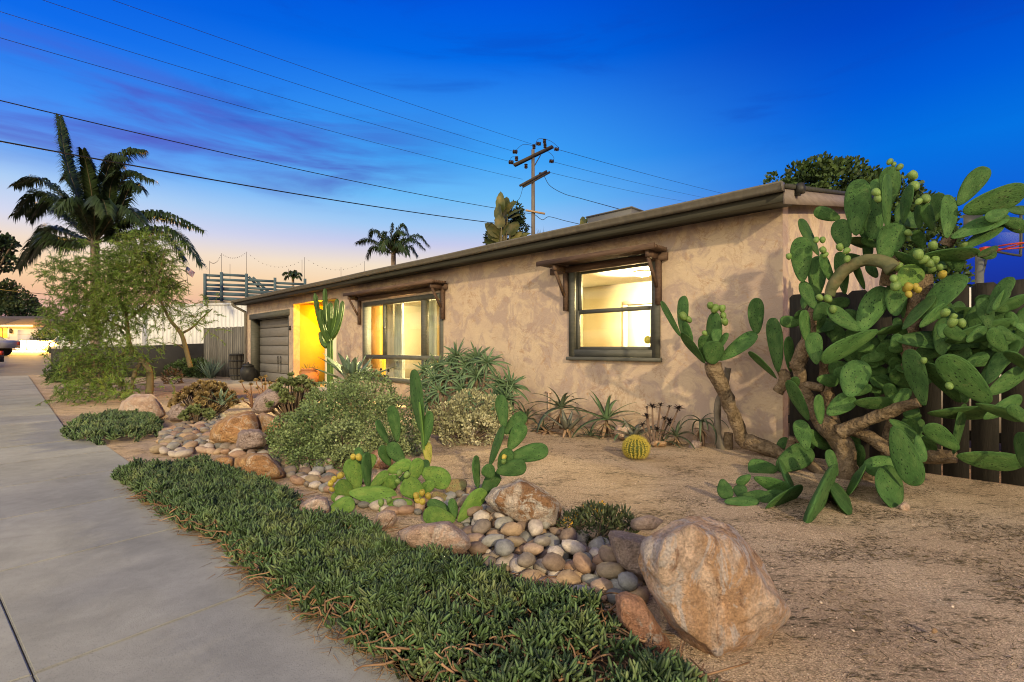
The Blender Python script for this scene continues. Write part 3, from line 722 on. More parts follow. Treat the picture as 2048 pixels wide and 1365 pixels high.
# ================================================================== ROCKS
def boulder_mat(name, a, b_, c, stain, s=3.0, st=(1, 1, 1), rotv=(0, 0, 0)):
    m, nt, b = nodes(name); N = nt.nodes.new; L = nt.links.new
    tc = N('ShaderNodeTexCoord'); mp = N('ShaderNodeMapping'); mp.inputs['Scale'].default_value = st; mp.inputs['Rotation'].default_value = rotv
    L(tc.outputs['Object'], mp.inputs[0]); P = mp.outputs[0]
    def noise(sc_, d=7, r=0.65, dist=0.6):
        n = N('ShaderNodeTexNoise'); n.inputs['Scale'].default_value = sc_; n.inputs['Detail'].default_value = d; n.inputs['Roughness'].default_value = r; n.inputs['Distortion'].default_value = dist
        L(P, n.inputs['Vector']); return n.outputs[0]
    def mr(v, lo, hi):
        n = N('ShaderNodeMapRange'); L(v, n.inputs[0]); n.inputs[1].default_value = lo; n.inputs[2].default_value = hi; return n.outputs[0]
    def mix(f, x, y, bt='MIX'):
        n = N('ShaderNodeMix'); n.data_type = 'RGBA'; n.blend_type = bt; L(f, n.inputs[0]) if not isinstance(f, float) else setattr(n.inputs[0], 'default_value', f)
        for k, v in ((6, x), (7, y)):
            if isinstance(v, tuple): n.inputs[k].default_value = (*v, 1)
            else: L(v, n.inputs[k])
        return n.outputs[2]
    col = mix(mr(noise(s), 0.45, 0.54), a, b_)
    col = mix(mr(noise(s * 1.9, 8, 0.7, 1.2), 0.52, 0.60), col, c)
    col = mix(mr(noise(s * 1.3, 9, 0.72, 1.8), 0.565, 0.65), col, stain)
    sp = N('ShaderNodeTexNoise'); sp.inputs['Scale'].default_value = 95; sp.inputs['Detail'].default_value = 3; L(tc.outputs['Object'], sp.inputs['Vector'])
    g = N('ShaderNodeMapRange'); L(sp.outputs[0], g.inputs[0]); g.inputs[1].default_value = 0.3; g.inputs[2].default_value = 0.7; g.inputs[3].default_value = 0.72; g.inputs[4].default_value = 1.28
    v = N('ShaderNodeVectorMath'); v.operation = 'SCALE'; L(col, v.inputs[0]); L(g.outputs[0], v.inputs['Scale'])
    L(v.outputs[0], b.inputs['Base Color']); b.inputs['Roughness'].default_value = 0.9; b.inputs['Specular IOR Level'].default_value = 0.2
    bu = N('ShaderNodeBump'); bu.inputs['Strength'].default_value = 1.0; bu.inputs['Distance'].default_value = 0.08; L(noise(s * 3.5, 10, 0.68), bu.inputs['Height'])
    b2 = N('ShaderNodeBump'); b2.inputs['Strength'].default_value = 0.5; b2.inputs['Distance'].default_value = 0.006; L(sp.outputs[0], b2.inputs['Height']); L(bu.outputs[0], b2.inputs['Normal'])
    L(b2.outputs[0], b.inputs['Normal']); return m
RK_TAN = boulder_mat('tan_sandstone', (0.50, 0.33, 0.20), (0.42, 0.25, 0.13), (0.55, 0.43, 0.33), (0.27, 0.15, 0.085))
RK_BIG = boulder_mat('banded_tan_rock', (0.63, 0.465, 0.36), (0.53, 0.33, 0.20), (0.55, 0.475, 0.45), (0.31, 0.18, 0.12), 2.4, (2.1, 1.7, 1.15), (0, R(35), 0))
RK_PINK = boulder_mat('pink_granite', (0.63, 0.47, 0.37), (0.54, 0.37, 0.28), (0.63, 0.53, 0.46), (0.37, 0.24, 0.18), 4.5)
RK_RED = boulder_mat('red_rock', (0.50, 0.28, 0.19), (0.40, 0.20, 0.12), (0.45, 0.38, 0.34), (0.22, 0.12, 0.09), 5)
RK_WHT = boulder_mat('white_and_rust_rock', (0.60, 0.50, 0.42), (0.34, 0.19, 0.10), (0.66, 0.60, 0.54), (0.17, 0.09, 0.05), 5)
RK_ORG = boulder_mat('orange_rock', (0.55, 0.34, 0.17), (0.46, 0.25, 0.12), (0.60, 0.46, 0.34), (0.30, 0.17, 0.09), 4)
RK_GRY = boulder_mat('grey_pink_rock', (0.38, 0.29, 0.26), (0.46, 0.36, 0.33), (0.30, 0.24, 0.22), (0.19, 0.13, 0.11), 6)

def ico(sub):
    bm = bmesh.new(); bmesh.ops.create_icosphere(bm, subdivisions=sub, radius=1.0)
    V = np.array([v.co[:] for v in bm.verts]); Fc = np.array([[v.index for v in f.verts] for f in bm.faces]); bm.free(); return V, Fc
ICO = {k: ico(k) for k in (1, 2, 3, 4, 5)}
def hull_planes(pts):
    bm = bmesh.new()
    for p in pts: bm.verts.new(p)
    bmesh.ops.convex_hull(bm, input=bm.verts[:])
    c = Vector(np.mean(pts, axis=0)); P = []
    for f in bm.faces:
        n = f.normal.copy(); d = n.dot(f.verts[0].co - c)
        if d < 0: n = -n; d = -d
        if f.calc_area() > 1e-7: P.append((n[0], n[1], n[2], d))
    bm.free(); return np.array(P), c
def boulder(name, outline, Y, depth, m, label, seed, sub=4, rough=0.06, cat='boulder', front=0.74, soft=60, z_in=0.05):
    """a rock whose outline is given as it is seen, at its own distance, with a real depth"""
    r_ = random.Random(seed)
    pts = [tuple(at(px, py, Y)) for px, py in outline]
    c = np.mean(pts, axis=0)
    P = []
    size = max(np.ptp([p[0] for p in pts]), np.ptp([p[2] for p in pts]))
    view = np.array([0, 0, CAMH]) - c; view /= np.linalg.norm(view)
    for p in pts:
        p = np.array(p)
        P.append(p + view * (r_.random() - .5) * depth * .3)
        P.append(c + (p - c) * (front + .15 * (r_.random() - .5)) + view * depth * (0.40 + .15 * r_.random()))
        P.append(c + (p - c) * (front + .12) - view * depth * (0.45 + .15 * r_.random()))
    pl, cen = hull_planes(P)
    V, Fc = ICO[sub]
    dn = V @ pl[:, :3].T; rad = np.where(dn > 1e-4, pl[None, :, 3] / np.maximum(dn, 1e-4), 1e9)
    rad = (np.sum((rad / size) ** (-soft), axis=1)) ** (-1.0 / soft) * size      # slightly rounded edges
    out = np.empty_like(V)
    for i, v in enumerate(V):
        q = Vector(v * rad[i]); k = 4.0 / size
        n1 = mnoise.fractal(q * k * 0.6 + Vector((seed, 0, 0)), 0.9, 2.1, 5)
        n2 = mnoise.noise(q * k * 2.7 + Vector((0, seed, 0)))
        n3 = 1 - abs(mnoise.noise(q * k * 0.9 + Vector((0, 0, seed))))
        out[i] = v * rad[i] * (1 + rough * n1 + rough * 0.25 * n2 - rough * 0.7 * max(0, n3 - .72) / .28)
    me = mesh_np(name, out, [Fc], True); me.materials.append(m)
    o = link(name, me); o.location = cen; tag(o, label, cat); return o

boulder('boulder', [(1385,1023),(1420,1040),(1478,1062),(1540,1150),(1583,1222),(1560,1265),(1490,1330),(1440,1345),(1400,1318),(1340,1250),(1300,1195),(1282,1130),(1286,1085),(1330,1050)], 2.12, 0.52, RK_BIG,
        'huge leaning tan boulder streaked with brown, largest rock in the garden', 11, 5, 0.085)
boulder('boulder', [(1212,1062),(1250,1060),(1300,1075),(1320,1110),(1310,1180),(1280,1165),(1240,1140),(1225,1105)], 2.62, 0.35, RK_GRY, 'grey and pink rock tucked behind the huge leaning boulder', 12)
boulder('boulder', [(1228,1188),(1250,1178),(1285,1196),(1320,1260),(1350,1300),(1330,1330),(1290,1310),(1235,1240)], 2.02, 0.22, RK_RED, 'reddish pink pointed rock at the foot of the huge boulder, half in ground cover', 13)
boulder('boulder', [(985,975),(1040,952),(1085,975),(1130,1010),(1120,1060),(1040,1055),(985,1025),(970,1000)], 3.38, 0.5, RK_WHT, 'jagged white and rust brown rock right of the front prickly pear', 14, 5, 0.09)
boulder('boulder', [(795,1062),(830,1048),(900,1042),(935,1068),(945,1092),(920,1115),(860,1120),(800,1090)], 2.95, 0.42, RK_PINK, 'flat-topped pinkish tan boulder edged by green ground cover, in front of the prickly pear', 15, 4, 0.05)
boulder('boulder', [(594,1035),(600,1008),(630,990),(655,995),(664,1020),(655,1042),(625,1046)], 3.55, 0.30, RK_PINK, 'rounded pinkish grey boulder with a reddish top at the left of the cactus pads', 16)
boulder('boulder', [(750,1045),(752,1028),(772,1018),(790,1022),(797,1038),(785,1055),(758,1062)], 3.4, 0.2, RK_PINK, 'small pale pink rock poking out of the ground cover by yellow fruits', 17)
boulder('boulder', [(466,945),(468,915),(500,905),(535,904),(562,930),(576,955),(545,965),(480,962)], 4.65, 0.5, RK_ORG, 'pale orange boulder with white weathered top rising from the ground cover', 18, 4, 0.05)
boulder('boulder', [(418,932),(430,916),(455,909),(470,915),(470,940),(440,945)], 4.9, 0.25, RK_ORG, 'low orange rock beside the white-topped boulder, nearly buried in green', 19)
boulder('boulder', [(470,895),(474,868),(485,858),(520,858),(535,870),(534,892),(510,902),(485,905)], 5.75, 0.36, RK_GRY, 'rounded greyish pink boulder leaning on the big orange-brown one', 20)
boulder('boulder', [(412,880),(425,850),(455,832),(497,818),(512,822),(520,850),(518,880),(480,895),(430,892)], 6.15, 0.55, RK_ORG, 'broad orange-brown boulder with a sharp upright ridge above the left cobbles', 21, 4, 0.06)
boulder('boulder', [(505,835),(525,822),(560,838),(572,852),(560,868),(520,872)], 6.4, 0.4, RK_TAN, 'low flat tan rock behind the ridged boulder', 22)
boulder('boulder', [(503,822),(510,795),(535,778),(562,776),(568,800),(545,826),(515,830)], 8.2, 0.5, RK_GRY, 'brown-pink rock under the branching succulent beside the yellow-lit walk', 23)
boulder('boulder', [(236,828),(240,805),(265,788),(305,787),(322,805),(336,832),(310,845),(260,845)], 8.6, 0.8, RK_PINK, 'large pink-grey boulder under the feathery tree', 24, 4, 0.05)
boulder('boulder', [(335,835),(342,812),(360,804),(376,815),(378,838),(360,846),(340,844)], 8.3, 0.4, RK_GRY, 'small rough grey boulder right of the large one under the tree', 25)
boulder('boulder', [(738,930),(742,905),(760,898),(785,915),(786,935),(765,945)], 5.1, 0.25, RK_RED, 'dark red mottled rock behind the front prickly pear pads', 26, 4, 0.09)
boulder('boulder', [(640,935),(650,918),(668,915),(672,930),(660,945)], 5.0, 0.2, RK_WHT, 'small broken whitish rock under the edge of the pale green bush', 27, 3)
boulder('boulder', [(1258,1040),(1300,1028),(1330,1042),(1310,1062),(1262,1062)], 3.1, 0.3, RK_GRY, 'low grey rock behind the orange-flowered plant', 28, 3)
boulder('boulder', [(1395,1040),(1420,1033),(1440,1045),(1430,1056),(1400,1055)], 3.35, 0.15, RK_GRY, 'flat grey stone flush in the gravel behind the huge boulder', 29, 3)
boulder('boulder', [(1225,868),(1235,850),(1262,852),(1268,872),(1245,882)], 6.6, 0.22, RK_PINK, 'round pink stone beside the barrel cactus against the wall', 30, 3)
boulder('boulder', [(1298,888),(1310,880),(1335,884),(1332,894),(1306,896)], 6.2, 0.15, RK_TAN, 'flat tan stone right of the barrel cactus', 31, 3)
boulder('boulder', [(1375,895),(1385,880),(1405,884),(1402,900),(1382,903)], 6.1, 0.15, RK_GRY, 'small grey stone below the drooping aloe by the wall', 32, 3)
boulder('boulder', [(1797,1018),(1800,1008),(1811,1003),(1821,1012),(1820,1022),(1806,1025)], 3.78, 0.09, RK_PINK, 'round pinkish stone alone on the gravel beneath the big cactus', 33, 3, 0.02, 'stone')
boulder('boulder', [(1862,1262),(1866,1256),(1873,1257),(1876,1264),(1870,1269),(1863,1267)], 2.12, 0.025, RK_TAN, 'tiny tan pebble alone on the gravel right of the huge boulder', 34, 3, 0.02, 'pebble')

# dry creek bed of river cobbles
COB = bpy.data.materials.new('river_cobble'); COB.use_nodes = True
def cob_mat():
    nt = COB.node_tree; b = nt.nodes['Principled BSDF']; N = nt.nodes.new; L = nt.links.new
    oi = N('ShaderNodeObjectInfo'); rp = N('ShaderNodeValToRGB'); rp.color_ramp.interpolation = 'CONSTANT'
    cols = [(0.24,0.20,0.16),(0.30,0.265,0.22),(0.17,0.165,0.15),(0.40,0.29,0.21),(0.28,0.22,0.15),(0.30,0.29,0.26),(0.38,0.27,0.17),(0.22,0.16,0.12),(0.42,0.36,0.30),(0.34,0.22,0.15),(0.25,0.25,0.24),(0.52,0.45,0.38)]
    for i, c in enumerate(cols):
        e = rp.color_ramp.elements[i] if i < 2 else rp.color_ramp.elements.new(i / len(cols))
        e.position = i / len(cols); e.color = (*c, 1)
    L(oi.outputs['Random'], rp.inputs[0])
    tc = N('ShaderNodeTexCoord'); nz = N('ShaderNodeTexNoise'); nz.inputs['Scale'].default_value = 2.2; nz.inputs['Detail'].default_value = 9; nz.inputs['Roughness'].default_value = 0.7
    ad = N('ShaderNodeVectorMath'); ad.operation = 'ADD'; L(tc.outputs['Object'], ad.inputs[0]); L(oi.outputs['Location'], ad.inputs[1]); L(ad.outputs[0], nz.inputs['Vector'])
    mr = N('ShaderNodeMapRange'); L(nz.outputs[0], mr.inputs[0]); mr.inputs[1].default_value = .25; mr.inputs[2].default_value = .75; mr.inputs[3].default_value = 0.62; mr.inputs[4].default_value = 1.38
    v = N('ShaderNodeVectorMath'); v.operation = 'SCALE'; L(rp.outputs[0], v.inputs[0]); L(mr.outputs[0], v.inputs['Scale']); L(v.outputs[0], b.inputs['Base Color'])
    b.inputs['Roughness'].default_value = 0.72; b.inputs['Specular IOR Level'].default_value = 0.3
    bu = N('ShaderNodeBump'); bu.inputs['Strength'].default_value = 0.3; bu.inputs['Distance'].default_value = 0.02; L(nz.outputs[0], bu.inputs['Height']); L(bu.outputs[0], b.inputs['Normal'])
cob_mat()
cob_me = []
for k in range(6):
    V, Fc = ICO[2]; out = []
    for v in V:
        q = Vector(v); out.append(tuple(q * (1 + 0.26 * mnoise.noise(q * 1.1 + Vector((k * 5.3, 0, 0))) + 0.08 * mnoise.noise(q * 2.4 + Vector((0, k * 3.3, 0))))))
    me = mesh_np('cobble', out, [Fc], True); me.materials.append(COB); cob_me.append(me)
creek = struct(empty('dry_creek_bed', (0, 3, 0)))
def in_poly(x, y, P):
    c = False; j = len(P) - 1
    for i in range(len(P)):
        if (P[i][1] > y) != (P[j][1] > y) and x < (P[j][0] - P[i][0]) * (y - P[i][1]) / (P[j][1] - P[i][1]) + P[i][0]: c = not c
        j = i
    return c
def cobbles(poly_px, rmin, rmax, n, seed, tries=9000, z=0.0, lift=0.0, gap=0.82):
    r_ = random.Random(seed); P = [tuple(gd(*p)[:2]) for p in poly_px]
    xs = [p[0] for p in P]; ys = [p[1] for p in P]; got = []
    for k in range(tries):
        if len(got) >= n: break
        rr = rmax - (rmax - rmin) * (min(1, k / (tries * .5))) ** .6 * (0.6 + .4 * r_.random())
        x = r_.uniform(min(xs), max(xs)); y = r_.uniform(min(ys), max(ys))
        if not in_poly(x, y, P): continue
        if any((x - a) ** 2 + (y - b) ** 2 < ((rr + c) * gap) ** 2 for a, b, c in got): continue
        got.append((x, y, rr))
        o = link('cobble', r_.choice(cob_me), creek)
        e = r_.uniform(0.75, 1.0)
        o.scale = (rr * 1.22, rr * e, rr * r_.uniform(0.6, 0.78))
        o.location = Vector((x, y, lift + o.scale[2] * 0.55 + r_.uniform(-.01, .01))) - Vector(creek.location)
        o.rotation_euler = (r_.uniform(-.3, .3), r_.uniform(-.3, .3), r_.uniform(0, 6.28))
    return got
cobbles([(925,1035),(1000,1010),(1030,1060),(1120,1075),(1170,1055),(1215,1100),(1260,1170),(1290,1200),(1255,1225),(1180,1195),(1060,1170),(990,1140),(955,1105)], 0.020, 0.062, 170, 1)
cobbles([(930,1045),(1000,1025),(1120,1085),(1230,1140),(1270,1200),(1180,1180),(1060,1155),(980,1115)], 0.03, 0.06, 28, 5, lift=0.062, gap=1.2)
cobbles([(310,908),(330,868),(395,838),(440,832),(480,870),(520,905),(560,935),(545,960),(470,915),(440,905),(380,915),(330,912)], 0.028, 0.082, 150, 2)
cobbles([(575,945),(640,930),(700,960),(780,975),(800,1010),(880,1010),(930,985),(1000,985),(930,1020),(800,1030),(690,1010),(640,985),(590,965)], 0.024, 0.066, 85, 3)

# ================================================================== SUCCULENT GROUND COVER (uncountable)
MATG = mat('chalk_stick_leaf', [(0.25, (0.038, 0.070, 0.026)), (0.5, (0.072, 0.122, 0.046)), (0.72, (0.14, 0.17, 0.065))], scale=4.5, detail=7, rough=0.5, island=0.7, spec=0.35)
MATG2 = mat('dry_stem', [(0.3, (0.16, 0.085, 0.04)), (0.7, (0.34, 0.21, 0.12))], scale=7, rough=0.85, island=0.35)
THATCH = mat('dry_thatch', [(0.3, (0.11, 0.062, 0.03)), (0.7, (0.27, 0.17, 0.085))], scale=7, rough=0.9, island=0.4)
def finger_tpl(n=5):
    prof = [(0.0, 0.32), (0.25, 0.9), (0.6, 1.0), (0.88, 0.62)]; V = []; q = []; t = []
    for s, r in prof:
        for j in range(n): a = 2 * math.pi * j / n; V.append((r * math.cos(a), r * math.sin(a), s))
    V.append((0, 0, 1.0))
    for i in range(3):
        for j in range(n): q.append((i*n+j, i*n+(j+1)%n, (i+1)*n+(j+1)%n, (i+1)*n+j))
    for j in range(n): t.append((3*n+j, 3*n+(j+1)%n, 4*n))
    return np.array(V), [np.array(q), np.array(t)]
def mat_patch(name, poly_px, ndens, hmax, label, seed, leafL=0.046, avoid=(), bare=None, stem_px=None):
    g = np.random.default_rng(seed); P = [tuple(gd(*p)[:2]) for p in poly_px]
    xs = [p[0] for p in P]; ys = [p[1] for p in P]
    area = abs(sum(P[i][0]*P[i-1][1]-P[i-1][0]*P[i][1] for i in range(len(P)))) / 2
    want = int(area * ndens); pts = []
    while len(pts) < want:
        x = g.uniform(min(xs), max(xs)); y = g.uniform(min(ys), max(ys))
        if not in_poly(x, y, P): continue
        if any((x - a) ** 2 + (y - b) ** 2 < c * c for a, b, c in avoid): continue
        d = min(pdist(x, y, P[i], P[i-1]) for i in range(len(P)))
        cl = 0.5 + 0.5 * mnoise.noise(Vector((x * 4.5, y * 4.5, seed)))
        if bare is not None:
            bb = bare(x, y)
            if g.random() < bb * (1.15 - cl): continue
        gapn = mnoise.noise(Vector((x * 9.0, y * 9.0, seed + 4.0))) + .5 * mnoise.noise(Vector((x * 19.0, y * 19.0, seed)))
        if gapn < -0.30 and g.random() < .85: continue
        edge = min(1, d / 0.10)
        if edge < 0.55 and g.random() < 0.35: continue
        h = hmax * (0.25 + 0.75 * edge) * (0.45 + 0.65 * cl + .45 * (gapn + .3)) + g.normal() * 0.008
        pts.append((x, y, max(0.012, h * g.uniform(0.72, 1.0))))
    pts = np.array(pts)
    V, Fs = finger_tpl()
    M = []; T = []
    for (x, y, z) in pts:
        k = int(g.integers(6, 10)); ax = np.array([g.normal() * .35, g.normal() * .35, 1.0])
        for _ in range(k):
            d = ax + np.array([g.normal() * .6, g.normal() * .6, 0]); d[2] = abs(d[2]) * g.uniform(.75, 1.1)
            L_ = leafL * g.uniform(.5, 1.35); r_ = leafL * g.uniform(.10, .15)
            M.append((d, L_, r_)); T.append((x + g.normal() * .012, y + g.normal() * .012, z - 0.6 * leafL + g.uniform(-.018, .012)))
    D = rot_z_to([m_[0] for m_ in M]); S = np.array([[m_[2], m_[2], m_[1]] for m_ in M])
    A, fs = instances(V, Fs, D * S[:, None, :], T)
    me = mesh_np(name, A, fs, True); me.materials.append(MATG)
    o = stuff(link(name, me)); tag(o, label, 'ground cover')
    return pts
def pdist(x, y, a, b):
    dx, dy = b[0] - a[0], b[1] - a[1]; t = max(0, min(1, ((x - a[0]) * dx + (y - a[1]) * dy) / (dx * dx + dy * dy + 1e-9)))
    return math.hypot(x - a[0] - t * dx, y - a[1] - t * dy)
main_px = [(218,950),(262,950),(330,945),(420,936),(470,960),(560,985),(598,1010),(612,1050),(690,1055),(745,1068),(800,1110),(900,1135),(960,1150),(990,1170),(1100,1195),(1200,1225),(1260,1290),(1330,1345),(1440,1400),(1480,1520),(1000,1520),(920,1420),(815,1350),(715,1300),(622,1240),(548,1192),(484,1145),(440,1085),(370,1060),(300,1015),(255,975)]
bigrock = gd(1330, 1330)
bare = lambda x, y: 0.95 if (y < 2.05 and x > -0.2) else 0.22 + .5 * (mnoise.noise(Vector((x * 2.2, y * 2.2, 9.0))) > .22)
mp_ = mat_patch('ground_cover', main_px, 1650, 0.14, 'dark green finger-leaved succulent ground cover along the pavement', 5,
                avoid=[(*gd(870,1110)[:2], 0.16), (*gd(520,958)[:2], 0.18), (*gd(1290,1290)[:2], 0.09)], bare=bare)
mat_patch('ground_cover', [(120,868),(150,850),(230,838),(300,838),(325,852),(318,872),(260,885),(200,890),(150,885)], 380, 0.17, 'second patch of dark green succulent ground cover under the feathery tree', 6, leafL=0.07)
for nm, pp in (('planting_soil', main_px),):
    q_ = [gd(*p) for p in pp]; cx_ = sum((v for v in q_), Vector()) / len(q_); q_ = [v + Vector((.22, .26, 0)) if i_ > 20 else v for i_, v in enumerate(q_)]; struct(MB().add([(v.x, v.y, .014) for v in q_], [list(range(len(q_)))[::-1]]).build(nm, DIRT))
# woody runners showing through the front of the mat, and dry thatch along its edge
P = [tuple(gd(*p)[:2]) for p in main_px]
sm = MB(); r_ = random.Random(4); cnt = 0
while cnt < 1300:
    x = r_.uniform(-3, 1.2); y = r_.uniform(1.3, 4.0)
    if not in_poly(x, y, P): continue
    if y > 2.3 and r_.random() < 0.35: continue
    a = r_.uniform(0, 6.28); L_ = r_.uniform(.06, .20); z = r_.uniform(.02, .075)
    if y < 2.2: z = r_.uniform(.02, .10)
    p = [(x + math.cos(a) * L_ * t + r_.gauss(0, .010), y + math.sin(a) * L_ * t + r_.gauss(0, .010), z + r_.gauss(0, .012) + .025 * t * r_.random()) for t in (0, .33, .66, 1)]
    sm.tube(catmull(p, 7), [r_.uniform(.003, .0058), r_.uniform(.0018, .0035)], 5); cnt += 1
o = stuff(sm.build('ground_cover_stems', MATG2, None, True)); tag(o, 'bare brown woody stems creeping through the front of the ground cover', 'stems')
def thin_straws(n, sampler, Lr, wr, seed, flat=0.15):
    g = np.random.default_rng(seed); V = np.array([(-.5,0,0),(.5,0,0),(.35,.04,.5),(-.35,.04,.5),(0,0,1)]); q = [(0,1,2,3)]; t = [(3,2,4)]
    D = []; S = []; T = []
    for _ in range(n):
        x, y, z = sampler(g); a = g.uniform(0, 6.28)
        D.append((math.cos(a), math.sin(a), g.normal() * flat)); S.append((g.uniform(*wr), 0.01, g.uniform(*Lr))); T.append((x, y, z))
    S = np.array(S); return instances(V, [np.array(q), np.array(t)], rot_z_to(D) * S[:, None, :], T)
edge_idx = [i for i in range(20, len(main_px))] 
def edge_s(g):
    i = int(g.choice(edge_idx[:-1])); t = g.random(); a, b = P[i], P[i + 1]
    return a[0] + (b[0] - a[0]) * t + g.normal() * .035, a[1] + (b[1] - a[1]) * t + g.normal() * .035, 0.004 + abs(g.normal()) * .012
A_, f_ = thin_straws(1900, edge_s, (.025, .10), (.0015, .004), 8)
def inmat(g):
    while True:
        x, y = g.uniform(-3, 1.2), g.uniform(1.3, 4.5)
        if in_poly(x, y, P): return x, y, g.uniform(.004, .03)
A2, f2 = thin_straws(2600, inmat, (.02, .08), (.002, .005), 9, .3)
me = mesh_np('dry_litter', np.concatenate([A_, A2]), f_ + [x + len(A_) for x in f2]); me.materials.append(THATCH); o = stuff(link('dry_litter', me)); tag(o, 'brown dry leaf litter under and along the edge of the ground cover', 'leaf litter')
# scattered litter on the gravel
def yard(g):
    while True:
        if g.random() < 0.55: x, y = g.normal(2.2, 0.9), g.normal(3.2, .7)
        else: x, y = g.uniform(-1.0, 4.2), g.uniform(1.6, 7.5)
        a, s = to_as(x, y)
        cl = mnoise.noise(Vector((x * 2.1, y * 3.2, 1.0)))
        if s < s_in(a) + .5 or s > 8.7 or y < 1.3 or cl < g.uniform(-.25, .5): continue
        return x, y, ghz(x, y) + 0.004
A_, f_ = thin_straws(12000, yard, (.012, .055), (.0015, .0045), 10, .12)
me = mesh_np('gravel_litter', A_, f_); me.materials.append(mat('dead_needles', [(0.3, (0.045, 0.033, 0.02)), (0.7, (0.13, 0.10, 0.05))], scale=4, rough=0.95, island=0.5)); o = stuff(link('gravel_litter', me)); tag(o, 'dark dead needles and leaf bits strewn over the gravel', 'leaf litter')
gV, gF = ICO[1]
gl = []; gs = []
g = np.random.default_rng(3)
while len(gl) < 4200:
    x, y = g.uniform(-.6, 3.2), g.uniform(1.45, 4.6)
    a, s = to_as(x, y)
    if s < s_in(a) + .3: continue
    r0 = g.uniform(.0018, .0042) if g.random() < .985 else g.uniform(.004, .007)
    gl.append((x, y, ghz(x, y) + r0 * .4)); gs.append(np.diag([r0 * g.uniform(.8, 1.4), r0 * g.uniform(.8, 1.4), r0 * .8]))
A_, f_ = instances(gV, [gF], gs, gl)
me = mesh_np('loose_grit', A_, f_, True); me.materials.append(mat('grit', [(0.3, (0.42, 0.31, 0.23)), (0.7, (0.62, 0.52, 0.43))], scale=9, rough=0.9, island=0.5)); o = stuff(link('loose_grit', me)); tag(o, 'loose pale grit grains lying on the gravel yard', 'grit')
# ================================================================== CACTI
def pad_mat(name, a, b_, c, dot):
    m = mat(name, [(0.28, a), (0.5, b_), (0.75, c)], scale=2.6, detail=8, rough=0.74, bump=0.35, bscale=22, rnd=0.24, speck=(9.5, 0.20, dot), spec=0.18, coord='Object', blotch=(7, .2))
    # dusty, slightly corky scars on the older skin
    nt = m.node_tree; b = nt.nodes['Principled BSDF']; N = nt.nodes.new; L = nt.links.new; src = b.inputs['Base Color'].links[0].from_socket
    tc = N('ShaderNodeTexCoord'); oi = N('ShaderNodeObjectInfo'); ad = N('ShaderNodeVectorMath'); ad.operation = 'ADD'; L(tc.outputs['Object'], ad.inputs[0]); L(oi.outputs['Location'], ad.inputs[1])
    nz = N('ShaderNodeTexNoise'); nz.inputs['Scale'].default_value = 4.5; nz.inputs['Detail'].default_value = 9; nz.inputs['Roughness'].default_value = .75; L(ad.outputs[0], nz.inputs['Vector'])
    mr = N('ShaderNodeMapRange'); L(nz.outputs[0], mr.inputs[0]); mr.inputs[1].default_value = .60; mr.inputs[2].default_value = .72; mr.inputs[4].default_value = .75
    mx = N('ShaderNodeMix'); mx.data_type = 'RGBA'; L(mr.outputs[0], mx.inputs[0]); L(src, mx.inputs[6]); mx.inputs[7].default_value = (c[0] * 1.5 + .03, c[1] * 1.05 + .01, c[2] * 1.3 + .01, 1); L(mx.outputs[2], b.inputs['Base Color'])
    return m
PADG = pad_mat('prickly_pear_pad', (0.030, 0.078, 0.022), (0.052, 0.122, 0.034), (0.088, 0.165, 0.05), (0.018, 0.04, 0.015))
PADY = pad_mat('young_prickly_pear_pad', (0.075, 0.16, 0.032), (0.115, 0.22, 0.045), (0.18, 0.27, 0.06), (0.05, 0.095, 0.03))
PADYY = pad_mat('yellowing_pad', (0.20, 0.22, 0.045), (0.28, 0.28, 0.06), (0.34, 0.30, 0.09), (0.09, 0.09, 0.03))
PADCORK = pad_mat('corky_pad', (0.13, 0.12, 0.055), (0.20, 0.15, 0.075), (0.17, 0.20, 0.08), (0.06, 0.055, 0.03))
BARK = mat('cactus_bark', [(0.25, (0.06, 0.04, 0.026)), (0.45, (0.13, 0.092, 0.055)), (0.6, (0.25, 0.185, 0.12)), (0.72, (0.10, 0.09, 0.045))], scale=11, detail=10, rough=0.95, bump=1.0, bscale=30, roughness=0.75, bdist=0.04)
FRG = mat('green_fruit', [(0.3, (0.10, 0.19, 0.045)), (0.7, (0.19, 0.28, 0.075))], scale=3, rough=0.5, rnd=0.15, speck=(7, 0.15, (0.035, 0.06, 0.02)))
FRY = mat('yellow_fruit', [(0.3, (0.33, 0.31, 0.05)), (0.7, (0.45, 0.32, 0.06))], scale=3, rough=0.5, rnd=0.2, speck=(7, 0.15, (0.10, 0.08, 0.02)))
